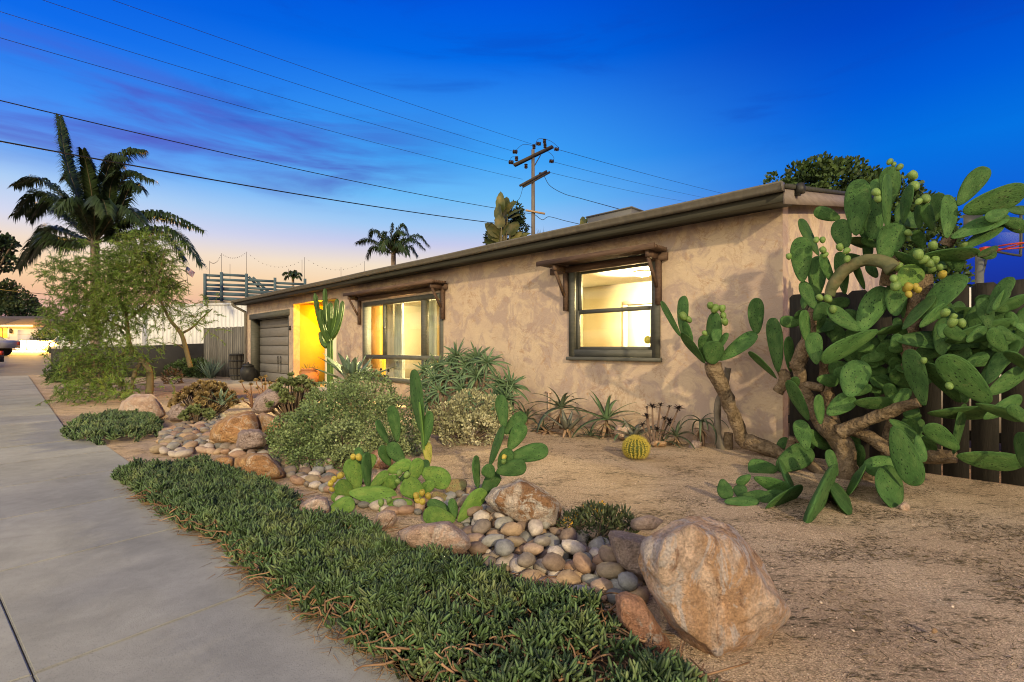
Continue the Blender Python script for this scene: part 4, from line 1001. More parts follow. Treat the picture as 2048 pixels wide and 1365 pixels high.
def pad_mesh(v):
    rr = random.Random(v); nr, ns = 13, 16; V = []; q = []
    sk = 0.80 + 0.12 * rr.random(); bend = (0, 0, 0, 0.9, -0.9, 1.7, -1.7)[v % 7]; tw = rr.uniform(-.04, .04)
    V.append((0, 0, 0))
    for i in range(1, nr):
        ph = math.pi * i / nr; s = 0.5 * (1 - math.cos(ph)); g = math.sin(ph) ** 0.88
        s2 = s ** sk; neck = 0.20 * max(0, 1 - s * 6)
        g = max(g * (0.72 + 0.36 * s), neck)
        for j in range(ns):
            a = 2 * math.pi * j / ns
            x = math.copysign(abs(math.cos(a)) ** 0.92, math.cos(a)) * g * .5; y = math.copysign(abs(math.sin(a)) ** 0.8, math.sin(a)) * .5 * min(1, g * 1.5)
            y += bend * s2 * s2 + 0.25 * mnoise.noise(Vector((x * 2.5, s2 * 2.5, v * 3.1)))
            V.append((x + tw * math.sin(3 * s2) + 0.03 * mnoise.noise(Vector((s2 * 3, a * .3, v))), y, s2))
    V.append((tw * math.sin(3), bend, 1.0))
    t = [(0, 1 + (j + 1) % ns, 1 + j) for j in range(ns)]; e = len(V) - 1; b0 = 1 + (nr - 2) * ns
    t += [(e, b0 + j, b0 + (j + 1) % ns) for j in range(ns)]
    for i in range(nr - 2):
        for j in range(ns): q.append((1+i*ns+j, 1+i*ns+(j+1)%ns, 1+(i+1)*ns+(j+1)%ns, 1+(i+1)*ns+j))
    return mesh_np('pad', V, [np.array(q), np.array(t)], True)
PADS = {}
def get_pad(v, m):
    if (v, m.name) not in PADS:
        me = pad_mesh(v); me.materials.append(m); PADS[(v, m.name)] = me
    return PADS[(v, m.name)]
FRUIT = {}
def get_fruit(m):
    if m.name not in FRUIT:
        mb = MB(); mb.lathe([(0.25,-1.0),(0.62,-.75),(0.9,-.3),(1.0,.15),(0.92,.55),(0.78,.82),(0.6,.95),(0.35,.86),(0.02,.80)], (0,0,0), 12)
        FRUIT[m.name] = mb.mesh('fruit', True); FRUIT[m.name].materials.append(m)
    return FRUIT[m.name]
class Cactus:
    def __init__(s, name, base, label, cat, depth, seed):
        s.root = empty(name, base); tag(s.root, label, cat); s.d = depth; s.r = random.Random(seed); s.o = Vector(base); s.tips = []; s.segs = []
    def pad(s, a, b, w, dy=0.0, m=PADG, tilt=None, roll=None, bend=None):
        r = s.r
        Ya = s.d(a[0]) + dy; tilt = r.uniform(-.10, .10) if tilt is None else tilt
        Yb = s.d(a[0]) + dy + tilt
        lim = lambda p_: .985 * CAMH * F / (p_[1] - HZ) - .02 if p_[1] > HZ + 60 else 99   # never below the ground
        Ya, Yb = min(Ya, lim(a)), min(Yb, lim(b))
        s.tips.append((b, dy, math.dist(a, b))); p, q = at(*a, Ya), at(*b, Yb); z = q - p; L_ = z.length; z.normalize()
        W = w / F * (Ya + Yb) / 2
        wt = max(W, 0.42 * L_ * r.uniform(.9, 1.1)); th = max(0.13 * wt, 0.022)
        if roll is None:
            c = min(1, max(0, (W * W - th * th)) / (wt * wt - th * th)); ang = math.acos(math.sqrt(c)) * r.choice((-1, 1))
        else: ang = roll
        s.segs.append((a, b, Ya, Yb))
        v = ((p + q) / 2 - Vector((0, 0, CAMH))).normalized(); v = (v - z * v.dot(z)).normalized(); sx = z.cross(v)
        X = sx * math.cos(ang) + v * math.sin(ang); Yv = z.cross(X)
        var = r.choice((0, 1, 2, 0, 1, 2, 3, 4)) if bend is None else bend
        wt *= 1.08; o = link('pad', get_pad(var, m), s.root)
        M = Matrix((X * wt, Yv * th, z * L_)).transposed().to_4x4(); M.translation = p - z * 0.012 - s.o
        o.matrix_local = M; return o
        
    def fruit(s, a, rad, dy=-0.03, m=FRG):
        best = None                                   # sits on the nearest pad
        for (pa, pb, Ya, Yb) in s.segs:
            dx, dy_ = pb[0] - pa[0], pb[1] - pa[1]; t = max(0, min(1, ((a[0] - pa[0]) * dx + (a[1] - pa[1]) * dy_) / (dx * dx + dy_ * dy_)))
            d_ = math.hypot(a[0] - pa[0] - t * dx, a[1] - pa[1] - t * dy_); y_ = Ya + (Yb - Ya) * t
            sc_ = max(0, d_ - 20) + (0 if t > .5 else 3) + y_ * 45
            if best is None or sc_ < best[0]: best = (sc_, y_)
        Y = best[1] - .022; k = rad / F * Y; r = s.r
        o = link('fruit', get_fruit(m), s.root)
        o.location = at(*a, Y) - s.o; o.scale = (k * .85, k * .85, k); o.rotation_euler = (r.uniform(-.7, .7), r.uniform(-.7, .7), r.uniform(0, 6)); return o
    def trunk(s, pts, rad, dy=0.0, m=BARK, name='trunk', n=12):
        P_ = [at(p[0], p[1], s.d(p[0]) + dy + (p[2] if len(p) > 2 else 0)) - s.o for p in pts]
        R_ = [x / F * s.d(pts[0][0]) for x in (rad if isinstance(rad, (list, tuple)) else [rad])]
        V, Fc = tube_geo(catmull(P_, 9 * len(P_)), R_ if len(R_) > 1 else R_[0], n, True, 0.32)
        mb = MB().add(V, Fc); return mb.build(name, m, s.root, True)
K = 748 / 2048
z6 = lambda x, y: (1300 + K * x, 320 + K * y)
z7 = lambda x, y: (1300 + K * x, 700 + K * y)

# ---- the giant prickly pear at the house corner
A = Cactus('prickly_pear_tree', gd(1700, 965), 'giant sprawling prickly pear tree with thick brown trunks at the house corner', 'cactus', lambda px: 8.86 / (1 + (px - 1024) / 1000) - 0.62, 21)
def L6(lst, fn, dflt=0.0):
    for e in lst:
        a, b, w = e[0], e[1], e[2]; dy = e[3] if len(e) > 3 else dflt; m = e[4] if len(e) > 4 else PADG
        A.pad(fn(*a), fn(*b), w * K, dy, m)
T6 = lambda pts, rad, dy=0, m=BARK: A.trunk([z6(*p) for p in pts], [r * K * .9 for r in rad], dy, m)
T7 = lambda pts, rad, dy=0, m=BARK: A.trunk([z7(*p) for p in pts], [r * K * .85 for r in rad], dy, m)
# trunks and branches
T7([(1030,800),(1075,660),(1060,540),(990,440),(900,340),(830,180),(800,60)], [70,62,62,66,46,38,40])
T7([(1040,450),(1120,415),(1230,370),(1350,322),(1475,292)], [48,36,34,34,26], -.05)
T7([(1090,440),(1190,470),(1290,540),(1390,620)], [36,40,40,30], .12)
T7([(830,600),(900,650),(970,700),(1060,740)], [30,32,34,34], .0)
T7([(1480,585),(1560,580),(1680,590)], [40,46,38], .1)
T7([(1170,700),(1260,715),(1330,720)], [34,28,24], .1)
T7([(700,230),(740,170),(720,110)], [34,40,30], .15)
T7([(800,205),(870,195),(950,212)], [26,28,24], .0)
T7([(1000,420),(985,300),(960,180),(960,60)], [50,38,34,34], .25)
T7([(740,620),(770,560),(790,480)], [45,45,38], .3)
T7([(820,770),(900,785),(980,800),(1080,810),(1160,800)], [22,30,34,34,26], -.12)
T7([(1270,760),(1300,650),(1310,500),(1330,380)], [40,40,38,30], .3)
T6([(800,1150),(860,990),(880,880),(905,800)], [40,38,34,30], .0)
T6([(980,745),(1000,690),(1070,600),(1180,550),(1290,565),(1340,600)], [30,34,34,32,34,40], -.05, mat('greenish_cactus_stem', [(0.3, (0.075, 0.105, 0.045)), (0.6, (0.14, 0.13, 0.065)), (0.8, (0.22, 0.15, 0.085))], scale=7, detail=8, rough=0.8, bump=0.6, bscale=24, bdist=0.02))
T6([(1440,1150),(1430,980),(1450,840),(1480,720),(1490,630)], [60,58,56,58,52], .22)
T6([(1290,690),(1300,640),(1320,590),(1340,540)], [34,36,40,44], .1)
T6([(1620,470),(1640,440),(1655,420)], [40,34,30], .1)
L6([((1130,410),(1130,98),125),((1225,430),(1225,205),112,.1),((1315,240),(1315,28),100,.1),((1300,372),(1297,68),48,-.1),((1245,200),(1232,100),58,.15),
    ((1390,345),(1405,130),54),((1690,245),(1848,30),98),((1720,270),(2065,185),142,-.05),((1622,425),(1652,178),78,-.1),((1655,430),(1960,280),92,-.05),
    ((1730,482),(1935,345),74,.05),((1555,385),(1495,230),58,.1),((1480,370),(1470,240),46,.12),((1560,335),(1582,172),76,.15),((1930,330),(2065,368),62,.1),
    ((1080,430),(1238,475),64,.12),((1285,545),(1352,338),132,.0),((1345,508),(1500,612),60,-.06),((1500,525),(1798,520),78,-.12),((1072,482),(1035,320),97),
    ((922,522),(820,316),50),((1005,670),(920,512),52),((835,665),(825,416),108,-.08),((905,815),(830,660),66,-.05),((912,755),(920,520),90,.2),((1068,732),(1025,500),66,.1),
    ((1172,705),(1108,540),36,.1),((903,875),(978,780),76,-.1),((1142,932),(968,800),82,-.08),((1152,935),(1290,690),128,.0),((1345,850),(1352,660),106,.1),
    ((1370,680),(1485,590),122,-.15,PADY),((1495,872),(1690,606),122,-.12),((1390,925),(1556,738),56,-.18),((1480,912),(1622,788),52,-.16),((1238,948),(1390,918),46,-.1),
    ((1245,938),(928,1095),96,-.18),((828,890),(703,880),68,.05),((860,992),(840,815),56,-.12),((912,1115),(892,938),86,-.12),((702,1160),(680,858),82,.1),
    ((772,1155),(757,960),52,.05),((1330,1022),(1372,948),52,-.2),((1350,990),(1738,992),108,-.22),((1620,988),(2008,912),108,-.14),((1600,972),(1610,893),56,-.18),
    ((1855,842),(1966,626),72,-.05),((1880,815),(1978,706),48,-.1),((1862,822),(2065,768),72,.02),((1705,1105),(1722,1015),82,.1),((1722,1132),(1862,1058),62,.05),
    ((1828,1225),(2002,982),86,.0),((1850,1225),(1950,1048),72,-.1),((1560,1150),(1480,1070),60,.2),((690,1195),(545,1038),36,.1),((1650,1090),(1760,990),70,.12),
    ((1240,1040),(1110,1010),70,.2),((1200,890),(1060,830),60,.25),((1430,900),(1400,770),70,.2),((1500,480),(1440,380),60,.25),((1240,640),(1190,560),50,.2),
    ((1360,1130),(1260,1000),90,.3),((1450,1260),(1330,1130),110,.35),((1180,1120),(1060,1040),80,.3),((1600,800),(1540,690),80,.3),((1000,980),(960,860),60,.3),
    ((1560,1080),(1440,1030),90,.25),((1420,1240),(1480,1120),80,.3)], z6)
L6([((1502,302),(1402,-8),98,-.2),((1852,290),(1595,22),150,-.15),((1850,240),(2065,108),84,-.05),((1090,252),(1160,54),142,-.25),((975,352),(1122,248),102,-.2),
    ((1122,285),(1336,300),74,-.28),((918,160),(1036,178),72,-.15),((862,382),(758,158),66,-.2),((802,205),(790,142),46,-.25),((936,402),(920,238),52,-.28),
    ((1150,150),(998,118),82,.2),((1190,222),(1330,190),72,.2),((1692,285),(1508,78),78,.0),((1528,342),(1895,352),78,-.15),((1792,295),(2068,392),62,-.3),((1830,372),(2045,262),72,-.1),
    ((1335,425),(1455,755),132,-.38),((1315,388),(1470,480),56,-.22),((1465,470),(1490,625),58,-.22),((1685,545),(1508,402),98,-.1),((1665,565),(1725,285),42,.0),
    ((1690,575),(2048,640),112,-.12),((862,545),(810,378),86,-.22),((698,655),(892,538),132,-.28),((692,655),(528,640),102,-.3),((1350,602),(1168,658),106,.05),((1340,650),(1285,838),152,-.05),
    ((1020,685),(975,538),56,-.32),((1012,682),(858,935),76,-.4),((1042,755),(1098,882),72,-.35),((1100,785),(1150,652),46,-.25),((1152,645),(1150,510),52,.15),((735,650),(770,765),42,-.2),
    ((1400,640),(1445,500),80,.1),((1380,430),(1470,340),60,.15),((1560,560),(1500,480),50,.1),((700,560),(760,480),60,.35),((1240,250),(1300,120),80,.35),((1080,170),(1010,60),80,.3),
    ((1500,190),(1580,80),70,.2),((1330,300),(1420,140),90,.35),((1690,170),(1750,20),80,.15)], z7)
fr_ = random.Random(77); old = list(A.tips); made = 0
while made < 105:                                    # the inner mass of pads growing from the ones in front
    (tx, ty), dy, ln = fr_.choice(old)
    if made < 80 and not (540 < ty < 930 and 1590 < tx < 2040): continue
    if made >= 80 and not (400 < ty < 560 and 1640 < tx < 2040): continue
    a_ = fr_.uniform(-1.9, 1.9); L_ = fr_.uniform(34, 56); bx, by = tx + math.sin(a_) * L_, ty - math.cos(a_) * L_
    if not (1585 < bx < 2080 and (400 if made >= 80 else 575) < by < 975): continue
    A.pad((tx, ty), (bx, by), L_ * fr_.uniform(.40, .54), min(.33, max(.0, dy) + fr_.uniform(.08, .24))); made += 1
made = 0
while made < 42:                                     # more pads reaching right along the fence
    (tx, ty), dy, ln = fr_.choice(A.tips)
    if not (600 < ty < 960 and 1850 < tx < 2060): continue
    a_ = fr_.uniform(-1.2, 1.9); L_ = fr_.uniform(48, 82); bx, by = tx + math.sin(a_) * L_, ty - math.cos(a_) * L_
    if not (1860 < bx < 2110 and 590 < by < 960): continue
    A.pad((tx, ty), (bx, by), L_ * fr_.uniform(.38, .5), min(.22, dy + fr_.uniform(-.02, .12))); made += 1
for x, y, r in [(1312,12,18),(1335,25,15),(1365,42,20),(1240,180,25),(1250,212,25),(1440,85,27),(1450,145,28),(760,530,18),(1040,480,22),(1075,500,20),(1080,545,20),(945,440,18),(910,440,18),(948,495,20),(958,522,18),
                (975,762,25),(930,755,20),(1615,840,25),(1660,860,20),(1655,892,28),(1705,895,26),(1550,470,26),(1720,470,26),(1470,520,29),(1500,548,26),(1530,568,26),(1560,552,24),(1545,598,24),(1587,590,20),(1360,586,25),
                (1335,652,23),(1415,400,20),(1410,432,20),(1470,230,20),(1510,215,28),(1003,820,22),(1640,1240,22),(1500,1100,18)]:
    A.fruit(z6(x, y), r * K, -0.12)
for x, y, r in [(1345,692,31),(1410,700,28),(1452,700,24),(1417,738,20),(1470,715,18),(1600,630,24)]: A.fruit(z6(x, y), r * K, -.2, FRY if x > 1400 else FRG)

# ---- leaning prickly pear by the small window
B = Cactus('leaning_prickly_pear', gd(1566, 915), 'slim prickly pear on a leaning bare trunk in front of the small window wall', 'cactus', lambda px: min(5.75, 8.94 / (1 + (px - 1024) / 1000) - 0.36), 33)
B.trunk([z7(760,590), z7(640,540), z7(560,510), z7(515,500), z7(470,390), z7(405,225), z7(350,110), z7(345,70)], [26 * K, 40 * K, 44 * K, 36 * K, 36 * K, 40 * K, 46 * K, 46 * K], 0.0)
def bp(l):
    for e in l: B.pad(z6(*e[0]), z6(*e[1]), e[2] * K, *(e[3:]))
bp([((300,1112),(160,950),44,-.05),((165,962),(58,768),34,-.05),((182,962),(180,740),62,.05),((232,1012),(190,882),42,-.08),((318,1108),(298,950),82,.05),((352,1092),(352,828),84,.02),
    ((345,1115),(350,985),112,-.10),((360,1005),(368,920),56,-.14),((375,1038),(426,942),36,-.1),((384,1096),(590,950),82,-.05),((584,950),(583,750),84,-.05)])
for x, y, r in [(182,858,26),(212,876,20),(330,800,21),(355,816,26),(395,815,22),(402,855,20),(410,889,22),(300,950,16)]: B.fruit(z6(x, y), r * K, -.08)
S = Cactus('cactus_stump', gd(1442, 905), 'thin grey dead cactus stem with a short stump against the wall', 'cactus stump', lambda px: 6.0, 5)
S.trunk([z7(395,560), z7(372,450), z7(372,300), z7(410,190), z7(428,100)], [26 * K, 18 * K, 18 * K, 18 * K, 16 * K], 0.02, mat('grey_dead_stem', [(0.3, (0.10, 0.085, 0.065)), (0.7, (0.22, 0.19, 0.15))], scale=8, detail=8, rough=0.95, bump=0.7, bscale=30))
S.trunk([z7(425,575), z7(428,500), z7(430,455)], [26 * K, 24 * K, 22 * K], 0.0)

# ---- two front prickly pears
Kz = 600 / 2048
zz = lambda x, y: (560 + Kz * x, 840 + Kz * y)
Cc = Cactus('prickly_pear', gd(770, 1012), 'low spreading yellow-green prickly pear with yellow fruits among the cobbles', 'cactus', lambda px: 3.95, 44)
def cp(c, l):
    for e in l: c.pad(e[0], e[1], e[2] * 1.1, *e[3:])
cp(Cc, [((806,924),(777,884),27,.25),((777,888),(752,838),14,.25),((795,882),(785,808),22,.3),((843,866),(828,736),22,.45,PADG),((849,915),(838,796),9,.45,PADY,0,R(86)),((857,930),(855,882),17,.4,PADYY),((849,890),(862,820),19,.4),
    ((824,964),(841,914),26,-.05,PADY),((777,944),(826,924),24,.1,PADY),((846,990),(802,962),38,-.1,PADY),((846,942),(902,970),38,.05,PADY),((742,977),(778,941),19,0.0,PADY),((716,979),(700,914),33,0.02,PADY),
    ((737,977),(732,902),18,-.04,PADG),((727,930),(714,896),16,.05,PADG),((704,987),(670,965),30,-.02,PADY),((700,986),(797,996),35,-.15,PADY),((655,1028),(712,1002),32,-.2,PADY),((822,1006),(770,1014),25,-.2,PADY),((931,965),(889,985),32,.1,PADCORK),((900,1000),(860,990),20,-.05,PADCORK),((716,960),(748,905),22,.12,PADY),((760,985),(800,950),26,.08,PADY),((800,960),(862,925),24,.2,PADG),((690,985),(660,1002),20,-.05,PADY),((830,990),(868,965),22,.0,PADY),((780,930),(760,890),20,.3,PADG),((770,990),(740,980),20,.1,PADCORK)])
for x, y, r in [(500,255,24),(540,258,26),(345,437,24),(370,408,24),(412,382,27),(355,475,20),(930,520,25),(970,500,25),(1012,522,25),(940,550,25),(972,562,26),(950,600,25)]: Cc.fruit(zz(x, y), r * Kz, -.2, FRY)
for x, y, r in [(690,565,25),(745,550,22),(690,612,20),(815,365,24),(866,377,26),(806,420,20)]: Cc.fruit(zz(x, y), r * Kz, -.22, FRG)
Dc = Cactus('prickly_pear', gd(918, 1042), 'bright green prickly pear of stacked upright pads in front of the white rust rock', 'cactus', lambda px: 3.52, 55)
cp(Dc, [((918,1042),(972,976),30,0,PADY),((966,988),(998,944),28,.02,PADG),((908,1040),(843,1027),34,-.08,PADY),((911,1036),(902,994),17,-.05,PADG),((899,1022),(852,1003),22,.05,PADG),((956,974),(946,908),15,-.02,PADG),
    ((986,952),(967,930),26,-.05,PADG),((995,944),(1056,931),31,-.06,PADG),((1016,918),(1100,898),33,.02,PADG),((999,936),(1021,898),27,0,PADG),((979,930),(1009,850),15,.03,PADG),((1019,898),(1050,844),29,0,PADG),((1012,866),(1052,826),28,.05,PADG),((1009,852),(1000,786),24,.04,PADG)])
Dc.fruit((1008, 915), 6, -.08, FRY); Dc.fruit((1007, 924), 6, -.09, FRG)

# ---- cut pads heaped on the gravel
pile = Cactus('cut_cactus_pads', gd(1510, 1000), 'heap of cut green cactus pads lying on the gravel', 'cactus pads', lambda px: 4.05, 66)
for e in [((510,800),(690,830),80),((575,700),(770,775),62),((465,755),(530,800),60),((415,835),(600,825),45),((640,860),(820,785),66),((395,715),(430,820),66),((610,790),(760,800),50),((545,690),(470,740),40)]:
    pile.pad(z7(*e[0]), z7(*e[1]), e[2] * K * 1.25, rng.uniform(-.08, .12))

# ---- branching column cactus in front of the alcove
COLM = mat('column_cactus_skin', [(0.3, (0.032, 0.075, 0.016)), (0.7, (0.065, 0.125, 0.026))], scale=5, detail=6, rough=0.5, bump=0.15, bscale=30)
def ribbed(pts, rad, ribs=5, nper=4):
    P_ = [Vector(p) for p in pts]; V = []; Fc = []; n = ribs * nper; k = len(P_)
    rs = np.interp(np.linspace(0, 1, k), np.linspace(0, 1, len(rad)), rad)
    u = Vector((1, 0, 0))
    for i in range(k):
        T = (P_[min(i+1, k-1)] - P_[max(i-1, 0)]).normalized(); u = (u - T * u.dot(T)).normalized(); w = T.cross(u)
        for j in range(n):
            a = 2 * math.pi * j / n; ph = (j % nper) / nper; f = 0.56 + 0.46 * abs(1 - 2 * ph) ** 1.3
            f *= 1 + 0.05 * math.sin(i * 1.9 + j // nper) * (1 if ph == 0 else 0)
            V.append(tuple(P_[i] + (u * math.cos(a) + w * math.sin(a)) * rs[i] * f))
    for i in range(k - 1):
        for j in range(n): Fc.append((i*n+j, i*n+(j+1)%n, (i+1)*n+(j+1)%n, (i+1)*n+j))
    Fc.append([(k-1)*n+j for j in range(n)]); return V, Fc
YC = 10.9
cb = at(661, 800, YC); col = empty('column_cactus', (cb.x, cb.y, 0)); tag(col, 'tall branching column cactus standing before the yellow-lit alcove', 'cactus')
q2 = lambda x, y: (400 + x * 400 / 1820, 520 + y * 400 / 1820)
def arm(name, pts, r):
    r = list(r)
    P_ = catmull([at(*q2(x, y), YC + d) - Vector(col.location) for x, y, d in pts], 30)
    V, Fc = ribbed(P_, [x * 0.84 * 0.2198 / F * YC for x in r] + [.6 * r[-1] * 0.2198 / F * YC, 0.002]); MB().add(V, Fc).build(name, COLM, col, True)
arm('stem', [(1185,1330,0),(1185,1000,0),(1183,700,0),(1186,500,0),(1186,385,0)], [34]*10 + [32]*10 + [31]*8 + [28])
for pts in ([(1180,760,0),(1120,640,-.05),(1075,480,-.08),(1045,300,-.1)], [(1180,720,0.05),(1150,560,.1),(1140,400,.12),(1137,258,.12)], [(1185,700,0),(1215,610,.0),(1238,500,-.05),(1248,350,-.08)],
            [(1188,720,-.05),(1240,640,-.1),(1280,510,-.12),(1298,370,-.12)], [(1178,740,-.1),(1130,640,-.15),(1105,540,-.18),(1097,445,-.2)], [(1160,790,0),(1120,760,.05),(1100,700,.06),(1095,655,.06)]):
    arm('arm', pts, [26,30,31,32,32,32,31,31,30,30,30,30,29,29,29,28,28,28,28,28,27,27,27,26,26,25,24])

# ---- golden barrel cactus
def barrel():
    c = gd(1272, 917); r = 24 / F * c.y; t = empty('barrel_cactus', (c.x, c.y, 0)); tag(t, 'small round barrel cactus covered in yellow spines', 'cactus')
    ribs = 20; n = ribs * 4; V = []; Fc = []
    for i in range(15):
        ph = math.pi * (0.04 + 0.92 * i / 14)
        for j in range(n):
            f = 0.90 + 0.10 * abs(1 - 2 * (j % 4) / 4); V.append((r * math.sin(ph) * f * math.cos(2*math.pi*j/n), r * math.sin(ph) * f * math.sin(2*math.pi*j/n), r * .85 + -r * .88 * math.cos(ph)))
    for i in range(14):
        for j in range(n): Fc.append((i*n+j, i*n+(j+1)%n, (i+1)*n+(j+1)%n, (i+1)*n+j))
    Fc.append([14*n+j for j in range(n)])
    MB().add(V, Fc).build('body', mat('barrel_skin', [(0.3, (0.05, 0.075, 0.015)), (0.7, (0.09, 0.11, 0.02))], rough=0.6), t, True)
    g = np.random.default_rng(2); D = []; T = []; S_ = []
    for j in range(ribs):
        for i in range(14):
            ph = math.pi * (0.25 + 0.70 * i / 13); a = 2 * math.pi * j / ribs; nrm = np.array([math.sin(ph) * math.cos(a), math.sin(ph) * math.sin(a), -math.cos(ph)])
            for _ in range(13):
                D.append(nrm + g.normal(size=3) * .55); T.append(nrm * r * 1.0 * np.array([1, 1, .88]) + np.array([0, 0, r * .85])); S_.append((.0022, .0022, r * g.uniform(.16, .34)))
    Vt = np.array([(1,0,0),(-.5,.87,0),(-.5,-.87,0),(0,0,1)]); A_, f_ = instances(Vt, [np.array([(0,1,3),(1,2,3),(2,0,3)])], rot_z_to(D) * np.array(S_)[:, None, :], T)
    me = mesh_np('spines', A_, f_); me.materials.append(mat('yellow_spine', [(0.3, (0.50, 0.40, 0.06)), (0.7, (0.62, 0.52, 0.12))], rough=0.6)); stuff(link('spines', me, t))
barrel()

# ================================================================== ROSETTES
def leaf_mesh(curv, w, thick, n=8, teeth=False, prof=None, channel=.35, curl0=0.0):
    V = []; x = z = 0.0; q = []; N_ = n + 1
    for i in range(N_):
        s = i / n; th = curl0 + curv * s ** 1.3
        if i: x += math.sin(th) / n; z += math.cos(th) / n
        ww = w * (prof(s) if prof else (1 - s) ** 0.75 * (0.75 + 0.6 * s)) + 0.002
        nx, nz = math.cos(th), -math.sin(th); tt = thick * (1 - 0.8 * s)
        V += [(x, -ww / 2, z), (x + nx * tt, -ww * .16, z + nz * tt), (x + nx * tt, ww * .16, z + nz * tt), (x, ww / 2, z), (x + nx * ww * channel * .5, 0, z + nz * ww * channel * .5)]
    for i in range(n):
        for j in range(5): q.append((i*5+j, i*5+(j+1)%5, (i+1)*5+(j+1)%5, (i+1)*5+j))
    return np.array(V), np.array(q)
def leaf_data(name, m, **k):
    V, q = leaf_mesh(**k); me = mesh_np(name, V, [q], True); me.materials.append(m); return me
def rosette(parent, c, n, L_, metas, tilt0, tilt1, seed, axis=None, name='leaf', jit=.12, lv=.2, M0=None):
    r_ = random.Random(seed)
    base = M0 if M0 is not None else Matrix.Translation(c)
    if axis is not None: base = base @ Vector((0, 0, 1)).rotation_difference(Vector(axis)).to_matrix().to_4x4()
    for i in range(n):
        t = i / max(1, n - 1); az = i * 2.39996 + r_.uniform(-.2, .2); ti = tilt0 + (tilt1 - tilt0) * t ** .8 + r_.gauss(0, jit)
        s = L_ * (0.65 + 0.35 * t) * r_.uniform(1 - lv, 1 + lv)
        o = link(name, r_.choice(metas), parent)
        o.matrix_local = base @ Matrix.Rotation(az, 4, 'Z') @ Matrix.Rotation(ti, 4, 'Y') @ Matrix.Scale(s, 4)
AGV = mat('agave_leaf', [(0.3, (0.12, 0.19, 0.14)), (0.55, (0.17, 0.24, 0.17)), (0.75, (0.26, 0.30, 0.21))], scale=3, stretch=(3, 3, .5), rough=0.5, rnd=0.15, bump=.05)
ALO = mat('aloe_leaf', [(0.3, (0.07, 0.14, 0.065)), (0.6, (0.13, 0.20, 0.10)), (0.8, (0.22, 0.22, 0.13))], scale=2.5, rough=0.45, rnd=0.22)
ALOD = mat('dull_aloe_leaf', [(0.3, (0.06, 0.085, 0.055)), (0.6, (0.10, 0.13, 0.075)), (0.8, (0.17, 0.13, 0.085))], scale=2.5, rough=0.55, rnd=0.2)
DRYL = mat('dried_leaf', [(0.3, (0.20, 0.12, 0.065)), (0.7, (0.36, 0.24, 0.15))], scale=3, rough=0.85, rnd=0.3)
GREYL = mat('grey_succulent_leaf', [(0.3, (0.11, 0.13, 0.11)), (0.55, (0.20, 0.20, 0.16)), (0.78, (0.30, 0.20, 0.14))], scale=2, rough=0.6, rnd=0.25)
agm = [leaf_data('leaf', AGV, curv=c, w=.24, thick=.035, prof=lambda s: (0.75 + 0.5 * s - 0.2 * s * s) * (1 - s ** 3) ** .9 * (1 if s < .97 else .2)) for c in (0.1, .25, .5)]
ac = at(703, 768, 9.7); ag = empty('agave', (ac.x, ac.y, 0.0)); tag(ag, 'large grey-green agave with broad pointed leaves in front of the picture window', 'agave')
MB().tube([(0, 0, -.05), (0, 0, ac.z + .02)], [.13, .10], 10).build('stem', DRYL, ag, True)
rosette(ag, (0, 0, ac.z), 26, .86, agm, .12, 1.25, 3)
ag2c = gd(445, 838); ag2 = empty('agave', (ag2c.x, ag2c.y, 0.25)); tag(ag2, 'small silvery agave beside the ridged orange boulder', 'agave')
rosette(ag2, (0, 0, 0), 12, .42, agm, .15, 1.35, 5)
ag3c = gd(588, 858); ag3 = empty('agave', (ag3c.x, ag3c.y, 0.1)); tag(ag3, 'tiny silvery agave between the pale green bush and the flat tan rock', 'agave')
rosette(ag3, (0, 0, 0), 8, .22, agm, .15, 1.1, 6)

# tree aloe clump: many spiky rosettes on short stems
alm = [leaf_data('leaf', ALO, curv=c, w=.15, thick=.04, n=9) for c in (0.8, 1.2, 1.6, 2.0)]
def aloe_clump():
    c0 = at(925, 790, 7.6); c0.z = 0; t = empty('tree_aloe', c0); tag(t, 'large clump of spiky green tree aloe rosettes under the picture window', 'aloe')
    W = [(850,728,.2),(870,745,-.1),(905,715,.2),(935,720,.1),(975,712,0),(1000,755,-.1),(880,770,-.25),(925,765,-.2),(955,740,-.05),(940,785,-.4),(985,790,-.35),(900,740,.05),(1010,785,-.2),(1020,760,.1),(860,790,-.3),(855,815,-.3),(890,812,-.4),
         (840,765,0),(960,820,-.4),(915,700,.35),(1000,815,-.25),(878,722,.25),(955,705,.3),(865,760,.2),(930,745,.15)]
    r_ = random.Random(9)
    for i, (px, py, d) in enumerate(W):
        p = at(px, py + 14, 8.94 / (1 + (px - 1024) / 1000) - 0.95 + d) - c0
        stem = MB().tube(catmull([(p.x * .55, p.y * .55 + .05, 0.0), (p.x * .8, p.y * .8, p.z * .55), tuple(p)], 8), [.028, .022], 7).build('rosette', BARK, t, True)
        ax = Vector((p.x * .5 + r_.gauss(0, .2), -.95 + r_.gauss(0, .2), .75))
        M0 = Matrix.Translation(p) @ Vector((0, 0, 1)).rotation_difference(ax).to_matrix().to_4x4()
        n = 24
        if i < 12: rosette(stem, None, n, .42, alm, .12, 1.5, 100 + i, M0=M0)
        else:
            mb = MB(); rr = random.Random(i)
            for k in range(n):
                tt = k / (n - 1); M = M0 @ Matrix.Rotation(k * 2.4 + rr.random() * .3, 4, 'Z') @ Matrix.Rotation(.15 + 1.2 * tt + rr.gauss(0, .12), 4, 'Y') @ Matrix.Scale(.42 * (.65 + .35 * tt) * rr.uniform(.8, 1.2), 4)
                V, q = leaf_mesh(rr.choice((.5, .9, 1.4, 1.8)), .16, .04, 9); mb.add([tuple(M @ Vector(v)) for v in V], q.tolist())
            stuff(mb.build('rosette_leaves', ALO, stem, True))
aloe_clump()
